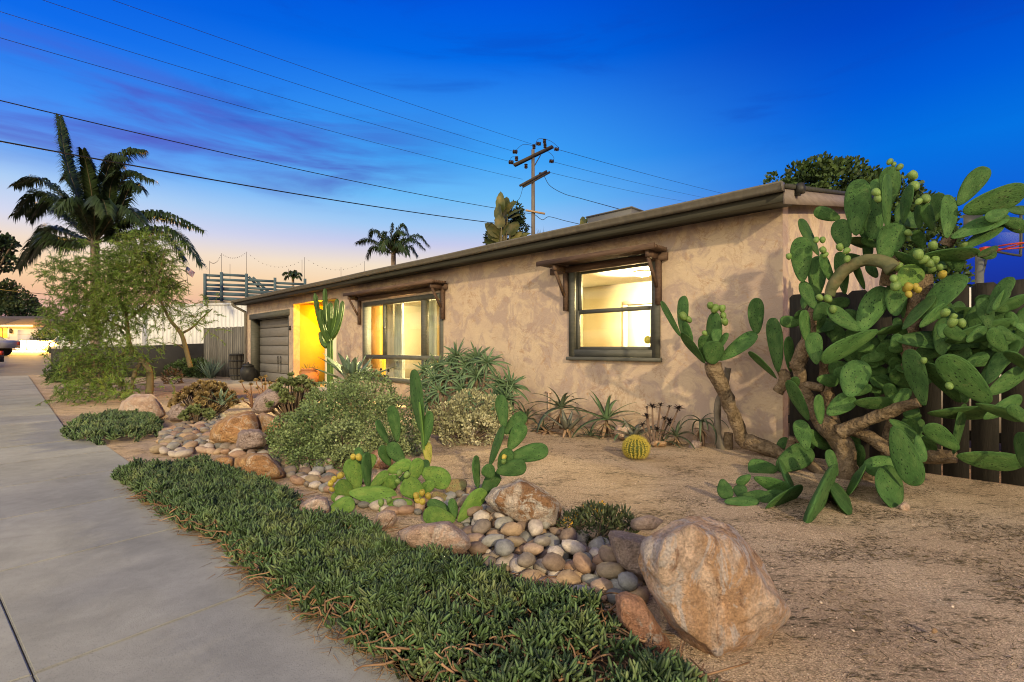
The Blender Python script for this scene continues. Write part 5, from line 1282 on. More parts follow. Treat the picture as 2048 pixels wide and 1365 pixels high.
# small aloes and succulents along the wall
DRYS = [leaf_data('dry_leaf', DRYL, curv=c, w=.2, thick=.015, n=6) for c in (.5, 1.0)]
alw = [leaf_data('leaf', ALOD, curv=c, w=.17, thick=.03, n=8) for c in (.5, 1.0, 1.5)]
alw2 = [leaf_data('leaf', ALO, curv=c, w=.16, thick=.03, n=8) for c in (.2, .6, 1.1)]
def plant(name, px, py, Y, label, cat, n, L_, metas, t0, t1, seed, stemh=0.0, sm=BARK):
    p = at(px, py, Y); t = empty(name, (p.x, p.y, 0.0)); tag(t, label, cat); z = p.z
    if z > .04: MB().tube([(0, 0, 0), (0.01, 0, z * .5), (0, 0, z)], [.03, .022], 7).build('stem', sm, t, True)
    rosette(t, (0, 0, max(z, .01)), n, L_ * 1.45, metas, t0, t1, seed)
    if z > .1: rosette(t, (0, 0, z * .7), 11, L_ * .8, DRYS, 1.5, 2.5, seed + 50, name='dry_leaf')
    return t
plant('aloe', 1122, 815, 7.45, 'tall dark aloe with long drooping leaves left of the sticker window, by the pipe', 'aloe', 15, .42, alw, .2, 1.5, 1)
plant('aloe', 1212, 838, 7.0, 'green aloe with stiff straight leaves between the drooping aloe and black rosettes', 'aloe', 13, .46, alw2, .1, 1.45, 2)
plant('aloe', 1402, 843, 6.2, 'dark aloe with leaves curling downward beside the dead cactus stem', 'aloe', 12, .30, [leaf_data('leaf', ALOD, curv=c, w=.10, thick=.03, n=9) for c in (1.9, 2.5)], .5, 1.4, 3)
plant('aloe', 1352, 872, 6.25, 'small dark blue-green aloe low to the ground right of the black rosettes', 'aloe', 12, .26, alw, .15, 1.4, 4)
plant('aloe', 1052, 838, 7.9, 'dull greyish aloe at the wall behind the bright prickly pear', 'aloe', 13, .36, alw, .1, 1.3, 5)
sk = plant('dying_agave', 1135, 862, 6.9, 'dying grey agave on a short stalk of dry folded leaves', 'agave', 12, .30, [leaf_data('leaf', GREYL, curv=c, w=.30, thick=.03, n=7) for c in (.2, .5)], .15, 1.1, 6)
rosette(sk, (0, 0, .12), 12, .22, [leaf_data('leaf', DRYL, curv=c, w=.4, thick=.015, n=7) for c in (.6, 1.2)], 1.4, 2.4, 7)
plant('succulent', 1268, 873, 6.45, 'broad-leaved grey and pink succulent rosette right behind the barrel cactus', 'succulent', 9, .26, [leaf_data('leaf', GREYL, curv=c, w=.42, thick=.04, n=7) for c in (.1, .4)], .5, 1.3, 8)
plant('aloe', 1085, 862, 7.3, 'low dull grey succulent heap between the tall dark aloe and the cream bush', 'succulent', 16, .24, alw, .3, 1.6, 11)
plant('aloe', 1180, 872, 6.85, 'low dark spiky aloe between the dying agave and the stiff-leaved aloe', 'aloe', 14, .24, alw, .2, 1.55, 12)
plant('aloe', 1240, 868, 6.6, 'dull green aloe behind the round pink stone', 'aloe', 12, .26, [alw[1], alw2[1]], .3, 1.5, 13)
plant('aloe', 1328, 884, 6.3, 'dark low aloe under the black rosettes', 'aloe', 13, .22, alw, .4, 1.6, 14)
plant('dying_agave', 1095, 870, 7.15, 'flattened dry tan succulent left of the dying agave', 'succulent', 10, .22, [leaf_data('leaf', DRYL, curv=c, w=.35, thick=.02, n=6) for c in (.4, .9)], .9, 1.7, 15)
# black aeonium
AEB = mat('black_aeonium', [(0.3, (0.012, 0.009, 0.010)), (0.7, (0.03, 0.02, 0.022))], rough=0.5)
STEMB = mat('aeonium_stem', [(0.3, (0.11, 0.07, 0.05)), (0.7, (0.19, 0.13, 0.10))], rough=0.8, scale=9)
aem = [leaf_data('leaf', AEB, curv=.3, w=.40, thick=.04, n=4, prof=lambda s: (.4 + s) * (1 - s ** 4))]
q8 = lambda x, y: (1040 + x * 400 / 2048, 740 + y * 400 / 2048)
ab = gd(1312, 890); ae = empty('black_aeonium', (ab.x, ab.y, 0)); tag(ae, 'black-headed aeonium with dark rosettes on bare stems', 'succulent')
for i, (x, y, s) in enumerate([(1355,380,1),(1438,365,.8),(1530,380,.6),(1620,400,1.1),(1295,480,1),(1530,530,1.1),(1400,615,.9),(1300,385,.5),(1255,565,.7),(1480,500,.7)]):
    p = at(*q8(x, y), 6.3 + .05 * (i % 3)) - ab
    b = MB().tube(catmull([(p.x * .35, p.y * .5, 0), (p.x * .7, p.y, p.z * .5), (p.x, p.y, p.z)], 8), [.014, .010], 6).build('stem', STEMB, ae, True)
    rosette(b, tuple(p), 16, .085 * s, aem, .3, 1.5, i)
# ================================================================== SHRUBS AND TREES
def leaf_quad(fold=.25):
    V = np.array([(0,0,0),(.5,-fold*.5,.35),(.42,-fold*.4,.72),(0,0,1),(-.42,-fold*.4,.72),(-.5,-fold*.5,.35)])
    return V, [np.array([(0,1,2,3),(0,3,4,5)])]
def crown_points(lumps, n, g, shell=.55, squash=1.0):
    w = np.array([l[3] ** 2 for l in lumps]); w /= w.sum(); k = g.choice(len(lumps), n, p=w)
    d = g.normal(size=(n, 3)); d /= np.linalg.norm(d, axis=1)[:, None]
    rr = (shell + (1 - shell) * g.random(n)) ** (1 / 2.2)
    c = np.array([l[:3] for l in lumps])[k]; r = np.array([l[3] for l in lumps])[k]
    P = c + d * (rr * r)[:, None] * np.array([1, 1, squash]); return P, d
def foliage(name, lumps, n, L_, w, m, parent, seed, shell=.5, squash=1.0, up=.4, zmin=0.0, droop=0.0, holes=0.0, hs=2.0, kind=True, fold=.25):
    g = np.random.default_rng(seed); P, d = crown_points(lumps, n, g, shell, squash)
    keep = P[:, 2] > zmin
    if holes: keep &= np.array([mnoise.noise(Vector(p) * hs + Vector((seed, 0, 0))) > holes - .5 for p in P])
    P = P[keep]; d = d[keep]; k = len(P)
    D = d + g.normal(size=(k, 3)) * .7 + np.array([0, 0, up - droop])
    s = g.uniform(.6, 1.25, k); S = np.stack([w * s, w * s, L_ * s], 1)
    V, Fs = leaf_quad(fold); A_, f_ = instances(V, Fs, rot_z_to(D) * S[:, None, :], P)
    me = mesh_np(name, A_, f_); me.materials.append(m); o = link(name, me, parent)
    if kind: stuff(o)
    return o
def leafmat(name, stops, island=.45, rough=.55, scale=1.5):
    m = mat(name, stops, scale=scale, detail=4, rough=rough, island=island, spec=.3)
    return m
def branches(parent, pts_list, m, name='branch', n=7):
    for pts, r in pts_list:
        V, Fc = tube_geo(catmull(pts, 8 * len(pts)), r, n, True, .1); MB().add(V, Fc).build(name, m, parent, True)
VAR = leafmat('variegated_leaf', [(0.3, (0.09, 0.145, 0.055)), (0.5, (0.165, 0.23, 0.09)), (0.7, (0.31, 0.37, 0.18))], .5)
VAR2 = leafmat('cream_leaf', [(0.3, (0.17, 0.18, 0.08)), (0.5, (0.32, 0.32, 0.18)), (0.72, (0.52, 0.49, 0.33))], .5)
AEON = leafmat('aeonium_leaf', [(0.3, (0.10, 0.15, 0.055)), (0.55, (0.18, 0.21, 0.085)), (0.75, (0.30, 0.25, 0.11))], .4)
AEONB = leafmat('bronze_aeonium_leaf', [(0.3, (0.16, 0.11, 0.05)), (0.55, (0.26, 0.19, 0.08)), (0.75, (0.36, 0.27, 0.12))], .45)
TWIG = mat('twig', [(0.3, (0.10, 0.075, 0.05)), (0.7, (0.19, 0.14, 0.095))], scale=6, rough=.9)
def shrub(name, c, lumps, n, L_, w, m, label, seed, **k):
    t = empty(name, c); tag(t, label, 'shrub'); r_ = random.Random(seed); mb = MB()
    for _ in range(26):
        l = r_.choice(lumps); e = Vector(l[:3]) + Vector((r_.gauss(0, .4), r_.gauss(0, .4), r_.gauss(0.1, .35))) * l[3]
        e.z = max(.05, e.z); mb.tube(catmull([(e.x * .1, e.y * .1, -.02), (e.x * .6, e.y * .6, e.z * .45), tuple(e)], 6), [.012, .004], 5)
    mb.build('stems', TWIG, t, True)
    foliage('foliage', lumps, n, L_, w, m, t, seed, **k); return t
def rel(c, l): return [tuple(at(px, py, Y) - Vector(c)) + (r,) for px, py, Y, r in l]
c = (*gd(690, 905)[:2], 0)
shrub('variegated_bush', c, rel(c, [(640,880,5.5,.42),(720,850,5.7,.50),(600,900,5.35,.30),(690,905,5.15,.34),(790,850,5.9,.36),(670,830,6.0,.42),(735,795,6.3,.36),(770,905,5.5,.26),(820,880,5.7,.22),(620,930,5.0,.2),(700,930,5.0,.2),(580,870,5.7,.25)]), 42000, .025, .018, VAR,
      'big mounded pale green bush of tiny variegated leaves, centre of the garden', 1, holes=.16, hs=5)
c = (*gd(935, 880)[:2], 0)
shrub('cream_bush', c, rel(c, [(895,840,6.6,.24),(940,820,6.7,.28),(985,830,6.6,.26),(1005,850,6.5,.17),(910,865,6.3,.2),(960,860,6.3,.22),(875,845,6.6,.16)]), 11000, .034, .021, VAR2, 'cream-leaved low bush in front of the tree aloe clump', 2, holes=.34, hs=8, up=.6)
def aeon_clump(c, heads, m, label, seed, hs):
    t = empty('aeonium_clump', c); tag(t, label, 'succulent'); g = np.random.default_rng(seed); r_ = random.Random(seed)
    mb = MB(); D = []; S = []; T = []
    for (x, y, z) in heads:
        mb.tube(catmull([(x * .25, y * .25, 0), (x * .7, y * .7, z * .5), (x, y, z)], 6), [.014, .008], 5)
        ax = np.array([x * .9, y * .9 - .1, max(z, .1) + .1]); ax /= np.linalg.norm(ax)
        for k in range(20):
            ti = .25 + 1.2 * (k / 19) ** .8; az = k * 2.4
            v = np.array([math.sin(ti) * math.cos(az), math.sin(ti) * math.sin(az), math.cos(ti)])
            q = Vector((0, 0, 1)).rotation_difference(Vector(ax)); D.append(tuple(q @ Vector(v))); S.append((hs * .50, hs * .5, hs * g.uniform(.75, 1.1))); T.append((x, y, z))
    mb.build('stems', TWIG, t, True); V, Fs = leaf_quad(.1); V = V * np.array([1, 1, 1.0]); A_, f_ = instances(V, Fs, rot_z_to(D) * np.array(S)[:, None, :], T)
    me = mesh_np('rosette_heads', A_, f_); me.materials.append(m); stuff(link('rosette_heads', me, t)); return t
def dome(n, rx, ry, h, seed):
    r_ = random.Random(seed); o = []
    for _ in range(n):
        a = r_.uniform(0, 6.28); u = r_.uniform(0, 1) ** .5; o.append((rx * u * math.cos(a), ry * u * math.sin(a), h * (.25 + .75 * math.sqrt(max(0, 1 - u * u))) * r_.uniform(.75, 1.08)))
    return o
aeon_clump((*gd(410, 836)[:2], 0), dome(95, .50, .45, .58, 1), AEONB, 'bronze-tipped aeonium mound left of the yellow-lit walk', 1, .085)
aeon_clump((*gd(588, 842)[:2], 0), dome(95, .48, .45, .70, 2), AEON, 'green aeonium mound between the brown-pink rock and the big pale bush', 2, .085)
aeon_clump((*gd(395, 848)[:2], 0), dome(22, .22, .2, .25, 3), AEON, 'small yellow-green aeonium at the foot of the bronze aeonium mound', 3, .08)
# branching succulent in front of the garage
c = gd(520, 815); t = empty('branching_succulent', (c.x, c.y, 0)); tag(t, 'bare branching succulent with reddish rosette tips in front of the garage', 'succulent')
r_ = random.Random(8); tips = [(483,765),(492,785),(502,770),(512,762),(522,757),(531,755),(540,768),(548,775),(556,763),(497,795),(530,770),(515,778),(485,800)]
hd = []
for i, (px, py) in enumerate(tips):
    p = at(px, py, c.y + r_.uniform(-.25, .25)) - Vector((c.x, c.y, 0)); b0 = (-.16 if px < 512 else .12)
    pts = [(b0, 0, 0), (b0 + (p.x - b0) * .3 + r_.gauss(0, .03), p.y * .3, p.z * .45), (b0 + (p.x - b0) * .75, p.y * .8, p.z * .78), tuple(p)]
    branches(t, [(pts, [.022, .012, .009])], mat('reddish_branch', [(0.3, (0.15, 0.075, 0.045)), (0.7, (0.26, 0.15, 0.09))], rough=.8) if i == 0 else bpy.data.materials['reddish_branch'], 'branch', 6); hd.append(tuple(p))
D = []; S = []; T = []
for p in hd:
    for k in range(16):
        ti = .3 + 1.2 * k / 15; az = k * 2.4; D.append((math.sin(ti) * math.cos(az), math.sin(ti) * math.sin(az), math.cos(ti))); S.append((.03, .03, .06)); T.append(p)
V, Fs = leaf_quad(.1); A_, f_ = instances(V, Fs, rot_z_to(D) * np.array(S)[:, None, :], T); me = mesh_np('rosette_heads', A_, f_); me.materials.append(AEONB); stuff(link('rosette_heads', me, t))
# grass-like tuft, orange-flowered plant, dried flower stems
def tuft(name, c, n, L_, w, m, label, cat, seed, spread=.6, rad=.05):
    t = empty(name, c); tag(t, label, cat); g = np.random.default_rng(seed); D = []; S = []; T = []
    V = np.array([(-.5,0,0),(.5,0,0),(.4,.10,.5),(-.4,.10,.5),(0,.32,1)])
    for _ in range(n):
        a = g.uniform(0, 6.28); k = g.random(); D.append((math.cos(a) * spread * k, math.sin(a) * spread * k, 1)); s = g.uniform(.6, 1.1); S.append((w, L_ * s, L_ * s)); T.append((math.cos(a) * rad * k, math.sin(a) * rad * k, 0))
    A_, f_ = instances(V, [np.array([(0,1,2,3)]), np.array([(3,2,4)])], rot_z_to(D) * np.array(S)[:, None, :], T); me = mesh_np('blades', A_, f_); me.materials.append(m); stuff(link('blades', me, t)); return t
GRS = leafmat('grass_blade', [(0.3, (0.10, 0.16, 0.03)), (0.7, (0.22, 0.26, 0.06))], .4)
tuft('grass_tuft', (*gd(560, 888)[:2], -.02), 500, .22, .007, GRS, 'low yellow-green grassy tuft left of the big pale bush', 'grass tuft', 1, 1.1, .12)
tuft('red_tipped_succulent', (*gd(565, 862)[:2], 0.0), 160, .09, .012, leafmat('red_leaf', [(0.3, (0.16, 0.06, 0.03)), (0.7, (0.26, 0.13, 0.05))]), 'small dark red spiky succulent above the yellow-green tuft', 'succulent', 2, 1.1, .10)
c = (*gd(1195, 1078)[:2], 0); t = shrub('orange_flowered_plant', c, [(0,0,.06,.15),(-.13,.03,.04,.12),(.13,.05,.05,.13),(-.02,.12,.06,.12),(.20,.10,.03,.08)], 3200, .035, .009, leafmat('dark_ice_plant_leaf', [(0.3, (0.035, 0.055, 0.025)), (0.7, (0.08, 0.095, 0.04))]), 'low dark plant with orange-yellow flowers between the cobbles and the grey-pink rock', 4, up=.7)
foliage('flowers', [(-.19,0,.10,.03),(-.05,.1,.15,.03),(.05,.13,.15,.035),(-.11,.06,.12,.02),(.0,.03,.16,.02),(.16,.12,.11,.02)], 150, .018, .010, mat('orange_petal', [(0.3, (0.55, 0.30, 0.03)), (0.7, (0.65, 0.42, 0.06))], island=.3), t, 5)
c = gd(738, 812); t = empty('dried_flower_stalks', (c.x, c.y, 0)); tag(t, 'thin dark dried flower stalks in front of the lit lower panes', 'dried flowers')
for i, (px, py) in enumerate([(752,742),(762,739),(777,742),(748,750),(735,745),(770,752)]):
    p = at(px, py, 9.6 + .1 * i) - Vector((c.x, c.y, 0)); b = MB().tube(catmull([(p.x * .4, p.y * .5, 0), (p.x * .7 + .05, p.y, p.z * .6), tuple(p)], 8), [.009, .007], 5).build('stalk', TWIG, t, True)
    MB().add(ICO[1][0] * .028 + np.array(p), ICO[1][1].tolist()).build('seed_head', AEB, b)

# ---- feathery tree
FEA = leafmat('feathery_leaf', [(0.3, (0.07, 0.135, 0.020)), (0.5, (0.12, 0.21, 0.032)), (0.75, (0.21, 0.285, 0.05))], .4)
FTR = mat('smooth_olive_bark', [(0.3, (0.10, 0.085, 0.045)), (0.7, (0.19, 0.155, 0.085))], scale=8, rough=.85, bump=.3, bscale=30, stretch=(1, 1, .3))
YT = 12.6; c = at(298, 797, YT); c.z = 0; tr = empty('feathery_tree', c); tag(tr, 'feathery light green tree with crooked trunk at the left of the garden', 'tree')
def pt(px, py, d=0.0): return tuple(at(px, py, YT + d) - c)
branches(tr, [([(0, 0, -.05), pt(300,760), pt(296,735), pt(280,718), pt(262,700,.1), pt(255,660,.2), pt(250,600,.2)], [.09, .075, .06, .035])], FTR, 'trunk', 9)
branches(tr, [([pt(285,722), pt(270,745,-.2), pt(262,790,-.3)], [.05, .05, .04]),
              ([pt(381,735,.6), pt(372,700,.5), pt(362,668,.4), pt(340,640,.3), pt(320,600,.2)], [.06, .055, .045, .025]),
              ([pt(362,668,.4), pt(385,655,.4), pt(405,635,.4), pt(425,618,.4)], [.035, .022, .012]), ([pt(255,660,.2), pt(215,640,.2), pt(185,600,.3), pt(150,570,.4)], [.04, .025, .012]),
              ([pt(255,640,.2), pt(300,600,0), pt(320,540,-.2), pt(330,500,-.2)], [.04, .025, .012]), ([pt(215,640,.2), pt(190,660,.2), pt(165,640,.2)], [.022, .014, .008]),
              ([pt(250,600,.2), pt(235,540,.2), pt(225,500,.2)], [.03, .02, .01]), ([pt(320,600,.2), pt(350,570,.3), pt(375,560,.3)], [.025, .016, .008]), ([pt(372,700,.5), pt(355,690,.3), pt(335,685,.2)], [.02, .012, .008]),
              ([pt(262,700,.1), pt(225,720,-.2), pt(190,745,-.3), pt(150,770,-.5)], [.03, .02, .01])], FTR, 'branch')
def feathers(name, blobs, parent, org, n, L_, w, m, seed, droop=.35, Y0=YT, tw=10):
    """drooping twigs dressed with fine leaflets"""
    g = np.random.default_rng(seed); D = []; S = []; T = []; tm = MB()
    wts = np.array([b[2] ** 2 * (b[4] if len(b) > 4 else 1) for b in blobs], float); wts /= wts.sum()
    for _ in range(n // 30):
        b = blobs[g.choice(len(blobs), p=wts)]; r = b[2] / F * Y0
        ctr = np.array(at(b[0], b[1], Y0 + (b[3] if len(b) > 3 else 0)) - org)
        d = g.normal(size=3); d /= np.linalg.norm(d); p = ctr + d * r * g.random() ** .45 * np.array([1, 1.0, 1])
        dirv = d * .7 + g.normal(size=3) * .5 + np.array([0, 0, .15]); dirv /= np.linalg.norm(dirv); Lt = g.uniform(.22, .45)
        if p[2] < .03: continue
        tm.add(*tube_geo([p, p + dirv * Lt * .5, p + dirv * Lt - np.array([0, 0, Lt * .25])], .004, 3, False))
        for k in range(30):
            t_ = g.random(); q = p + dirv * Lt * t_ - np.array([0, 0, Lt * .25 * t_ * t_]); v = dirv * .8 + g.normal(size=3) * .55 - np.array([0, 0, droop])
            D.append(v); s = g.uniform(.6, 1.2); S.append((w, w, L_ * s)); T.append(q)
    V = np.array([(-.5,0,0),(.5,0,0),(.35,.0,.6),(-.35,.0,.6),(0,0,1)]); A_, f_ = instances(V, [np.array([(0,1,2,3)]), np.array([(3,2,4)])], rot_z_to(D) * np.array(S)[:, None, :], T)
    me = mesh_np(name, A_, f_); me.materials.append(m); stuff(link(name, me, parent)); stuff(tm.build('twigs', FTR, parent))
feathers('crown', [(305,520,52),(312,540,36),(255,520,45),(225,560,50),(150,560,42),(115,540,26),(185,600,50),(275,575,60),(318,590,42),(345,602,15),(235,620,45),(155,620,42),(125,640,28),(380,632,16,.3,.5),(420,618,18,.3,.5),(300,640,36,0,.2),(180,650,32,0,.5),
                   (355,630,30,.2,.4),(250,690,36,0,.15),(215,650,28,0,.5),(330,660,28,.2,.15),(290,505,30),(200,520,35),(275,485,26),(415,650,18,.3,.3)], tr, c, 56000, .10, .011, FEA, 1, Y0=YT)
feathers('low_foliage', [(230,735,45),(190,755,38),(330,780,22,0,.5),(235,785,40),(170,790,34,-.6),(140,815,32,-1.2),(110,830,26,-1.5),(215,800,42,-1),(185,735,35),(150,760,26),(200,700,42,0,1),(245,700,36,0,.8),(160,690,36,0,1),(200,665,40,.2,.7),(285,690,28,.2,.6),(130,680,26,-.2,.8),(300,720,24,.3,.5),(130,740,26,-.6),(130,800,24,-1.2),(90,825,18,-1.6),(240,815,30,-1.4),(255,725,24,0,.4)], tr, c, 20000, .10, .011, FEA, 2, Y0=12.2)
# ---- palms
PALM = leafmat('palm_leaflet', [(0.3, (0.020, 0.042, 0.014)), (0.55, (0.036, 0.062, 0.02)), (0.8, (0.06, 0.085, 0.03))], .35, .45)
PALMR = mat('palm_rib', [(0.3, (0.10, 0.09, 0.045)), (0.7, (0.17, 0.14, 0.075))], rough=.7)
PTR = mat('palm_trunk', [(0.3, (0.16, 0.115, 0.085)), (0.7, (0.30, 0.23, 0.18))], scale=3, stretch=(1, 1, 9), rough=.9, bump=.6, bscale=9)
def frond(parent, P, L_, m, seed, n=84, wl=.035, droop=.95):
    """a feather leaf: rib through the points with leaflets on both sides"""
    g = np.random.default_rng(seed); C_ = catmull(P, 34); rib = MB(); rib.tube(C_, [L_ * .035, L_ * .006], 5)
    C_ = np.array(C_); D = []; S = []; T = []; sides = []
    mb = MB()
    for i in range(n):
        t = .10 + .9 * i / n; f = t * 33; k = min(32, int(f)); p = C_[k] + (C_[k+1] - C_[k]) * (f - k); tan = C_[k+1] - C_[k]; tan = tan / np.linalg.norm(tan)
        side = np.cross(tan, (0, 0, 1)); side = side / max(np.linalg.norm(side), 1e-3)
        upv = np.cross(side, tan)
        ll = L_ * (.55 + .6 * math.sin(math.pi * min(1, t * .95 + .08))) * .55
        for sgn in (-1, 1):
            for rep in range(2):
                a = side * sgn * .8 + tan * (.45 + .35 * t) + upv * g.uniform(-.15, .45) + g.normal(size=3) * .10; a /= np.linalg.norm(a)
                e1 = p + a * ll * .5; e2 = p + a * ll * g.uniform(.85, 1.05) - np.array([0, 0, droop * ll * g.uniform(.5, .9)])
                w = np.cross(a, upv); w = w / np.linalg.norm(w) * wl * .5
                mb.add([p - w * .6, p + w * .6, e1 + w, e1 - w, e2], [(0,1,2,3), (3,2,4)])
    r0 = rib.build('frond', PALMR, parent, True); mb.build('leaflets', m, r0); r0['kind'] = None if False else r0.get('kind', ''); 
    del r0['kind']
    return r0
def palm(base_px, crown_px, Y, fronds, label, L_, seed, trunk=(.2, .16), n=60, wl=.04, name='palm_tree'):
    c = at(*crown_px, Y); o = Vector((c.x, c.y, 0)); t = empty(name, o); tag(t, label, 'palm tree')
    MB().tube(catmull([(0.05, 0, -.1), (0.0, 0, c.z * .5), (0, 0, c.z - .05), (0, 0, c.z + .35)], 24), [trunk[0], trunk[1], trunk[1], trunk[1] * .5], 12).build('trunk', PTR, t, True)
    for i, fr in enumerate(fronds):
        pts = [Vector((0, 0, c.z + .1))] + [at(px, py, Y + d) - o for px, py, d in fr]
        frond(t, [tuple(p) for p in pts], L_, PALM, seed * 50 + i, n, wl)
    return t
palm((185, 700), (190, 492), 21.5, [
    [(150,380,0),(130,290,0),(118,232,.2)], [(158,400,-.4),(135,330,-.4),(122,262,-.3)], [(215,370,0),(250,310,.2),(287,302,.3)], [(225,400,.4),(258,350,.5),(308,362,.5)], [(205,380,-.8),(225,320,-1),(255,318,-1.2)], [(235,430,-.5),(262,372,-.7),(285,380,-.9)],
    [(260,440,0),(330,428,-.3),(408,462,-.5)], [(255,450,.5),(310,432,.5),(380,455,.6)], [(265,470,-.4),(345,460,-.8),(405,530,-1.0)], [(255,470,.5),(330,470,.7),(370,520,.8)],
    [(140,410,0),(80,358,.2),(28,372,.3)], [(140,420,-.6),(75,385,-.8),(28,432,-1)], [(135,440,.4),(85,410,.6),(48,430,.8)], [(150,430,-.3),(100,400,-.6),(62,440,-.8)], [(130,480,0),(80,475,-.2),(36,538,-.3)], [(140,470,.5),(95,455,.7),(70,500,.8)], [(135,490,-.5),(90,482,-.8),(60,520,-1)],
    [(185,400,-1.2),(175,340,-1.8),(165,300,-2.4)], [(190,420,-1.5),(205,400,-2.4),(215,430,-3)], [(165,425,-1.3),(140,400,-2),(110,420,-2.6)], [(230,430,-1.2),(260,420,-2),(290,450,-2.5)], [(215,390,1),(230,340,1.4),(240,330,1.8)], [(170,390,1),(150,350,1.5),(130,360,2)], [(190,440,.8),(180,370,1),(185,330,1)], [(215,420,-.6),(222,370,-.9),(235,345,-1.2)]],
    'tall wind-blown queen palm rising behind the feathery tree', .95, 1, n=90, wl=.06)
palm((787, 600), (787, 512), 42, [[(760,490,0),(735,480,0),(712,487,.3)], [(765,475,-1),(748,462,-1),(740,472,-1)], [(783,480,0),(785,460,0),(786,448,0)], [(790,475,.5),(805,452,.5),(820,475,.5)], [(805,490,0),(835,472,0),(858,492,0)], [(775,480,.5),(770,468,.5),(765,478,.5)],
    [(800,485,-1),(825,480,-1.5),(848,498,-1.5)], [(765,500,0),(745,497,0),(735,515,0)], [(790,480,-1),(800,465,-1.5),(812,470,-2)], [(780,490,-1.5),(770,480,-2.5),(762,500,-3)], [(800,500,0),(820,495,.5),(835,512,.5)], [(795,495,-1.5),(805,490,-2.5),(815,510,-3)]], 'dark palm standing behind the roof left of the utility pole', 1.15, 2, (.22, .2), n=44, wl=.075)
palm((585, 600), (586, 556), 62, [[(578,548,0),(572,546,0),(565,549,0)], [(583,548,0),(582,544,0),(580,546,0)], [(588,548,0),(590,543,0),(592,545,0)], [(592,551,0),(598,547,0),(604,551,0)], [(580,553,-1),(574,553,-1),(570,558,-1)], [(592,555,-1),(598,554,-1),(603,560,-1)], [(586,549,-1),(587,545,-1),(588,548,-2)]], 'tiny far palm poking up behind the slatted deck railing', .85, 3, (.2, .15), n=22, wl=.12)
# ---- giant bird of paradise behind the roof
BOPM = mat('broad_leaf', [(0.3, (0.035, 0.05, 0.016)), (0.5, (0.07, 0.08, 0.026)), (0.75, (0.19, 0.15, 0.05))], scale=2.2, detail=5, rough=.5, rnd=.3)
DKL = leafmat('dark_tree_leaf', [(0.3, (0.012, 0.026, 0.012)), (0.55, (0.022, 0.042, 0.017)), (0.8, (0.045, 0.07, 0.025))], .5)
MIDL = leafmat('mid_tree_leaf', [(0.3, (0.025, 0.05, 0.014)), (0.55, (0.045, 0.08, 0.02)), (0.8, (0.085, 0.125, 0.032))], .45)
def bop(px, py, Y, leaves, label, seed, stems=True):
    o = at(px, py, Y); z0 = o.z; o.z = 0; t = empty('bird_of_paradise', o); tag(t, label, 'plant'); r_ = random.Random(seed)
    for (ax, ay, bx, by, w, roll, d) in leaves:
        a = at(ax, ay, Y + d) - o; b = at(bx, by, Y + d + r_.uniform(-.3, .3)) - o; z = b - a; L_ = z.length; z.normalize(); v = Vector((0, 1, 0)); v = (v - z * v.dot(z)).normalized(); sx = z.cross(v)
        X = sx * math.cos(roll) + v * math.sin(roll); Yv = z.cross(X); W = w / F * Y; V = []; q = []; nl, nw = 12, 6
        for i in range(nl + 1):
            s = i / nl; hw_ = W * .5 * (math.sin(math.pi * min(1, .06 + .94 * s)) ** .55) * (1.05 - .2 * s)
            for j in range(nw + 1):
                u = j / nw * 2 - 1; tear = (1 - .16 * r_.random()) if abs(u) == 1 else 1
                P_ = a + z * (L_ * s - abs(u) * .04 * L_) + X * (u * hw_ * tear) + Yv * (.25 * hw_ * abs(u) - .18 * L_ * s * s); V.append(tuple(P_))
        for i in range(nl):
            for j in range(nw): q.append((i*(nw+1)+j, i*(nw+1)+j+1, (i+1)*(nw+1)+j+1, (i+1)*(nw+1)+j))
        MB().add(V, q).build('leaf', BOPM, t, True)
        MB().tube(catmull([(a.x * .4, a.y * .4, max(0, a.z - 2.2)), (a.x * .8, a.y * .8, a.z - .7), tuple(a)], 8), [.05, .03], 6).build('leaf_stalk', PALMR, t, True)
    MB().tube([(0, 0, 0), (0, 0, z0 * .8)], [.14, .12], 8).build('trunk', PTR, t, True)
    return t
bop(1005, 470, 23.6, [(1003,425,998,382,24,.5,0),(1008,430,1012,392,30,.3,.2),(1000,440,992,405,26,.8,-.1),(1012,425,1030,398,20,.6,.1),(1015,435,1044,412,16,1.0,0),(1012,440,1040,425,16,.9,.1),(1000,470,968,448,26,.4,0),(998,480,970,465,24,.7,.1),(1003,455,995,428,26,.3,-.2),(1020,470,1035,440,28,.3,0),(1020,485,1042,462,24,.5,.1),(995,490,965,482,20,.8,0),(1008,470,1015,440,26,.9,-.1),(985,475,978,447,22,.3,.2),(1010,450,1008,415,30,1.1,0),(1030,480,1060,462,18,.9,.2),(1000,420,1003,395,22,.9,.3)], 'tattered giant bird of paradise standing by the utility pole behind the roof', 1)
c = (*at(1030, 600, 24.6)[:2], 0); shrub('dark_shrub', c, rel(c, [(1030,420,24.6,.35),(1022,445,24.6,.5),(1035,460,24.6,.5),(1010,465,24.4,.5),(1036,432,24.6,.3),(985,478,24.4,.4)]), 2600, .16, .07, DKL, 'dark fine-leaved bush mixed with the broad leaves by the utility pole', 41, zmin=3)
bop(1168, 460, 22.0, [(1168,452,1163,430,14,.4,0),(1170,452,1175,432,12,.8,.1),(1166,455,1161,440,10,.6,0)], 'tip of a second broad-leaved plant left of the grey roof box', 2)
tuft('spiky_plant', (*at(1085, 700, 23)[:2], 5.8), 160, .9, .03, MIDL, 'spiky tuft showing over the eave right of the utility pole', 'plant', 12, 2.0, .1)
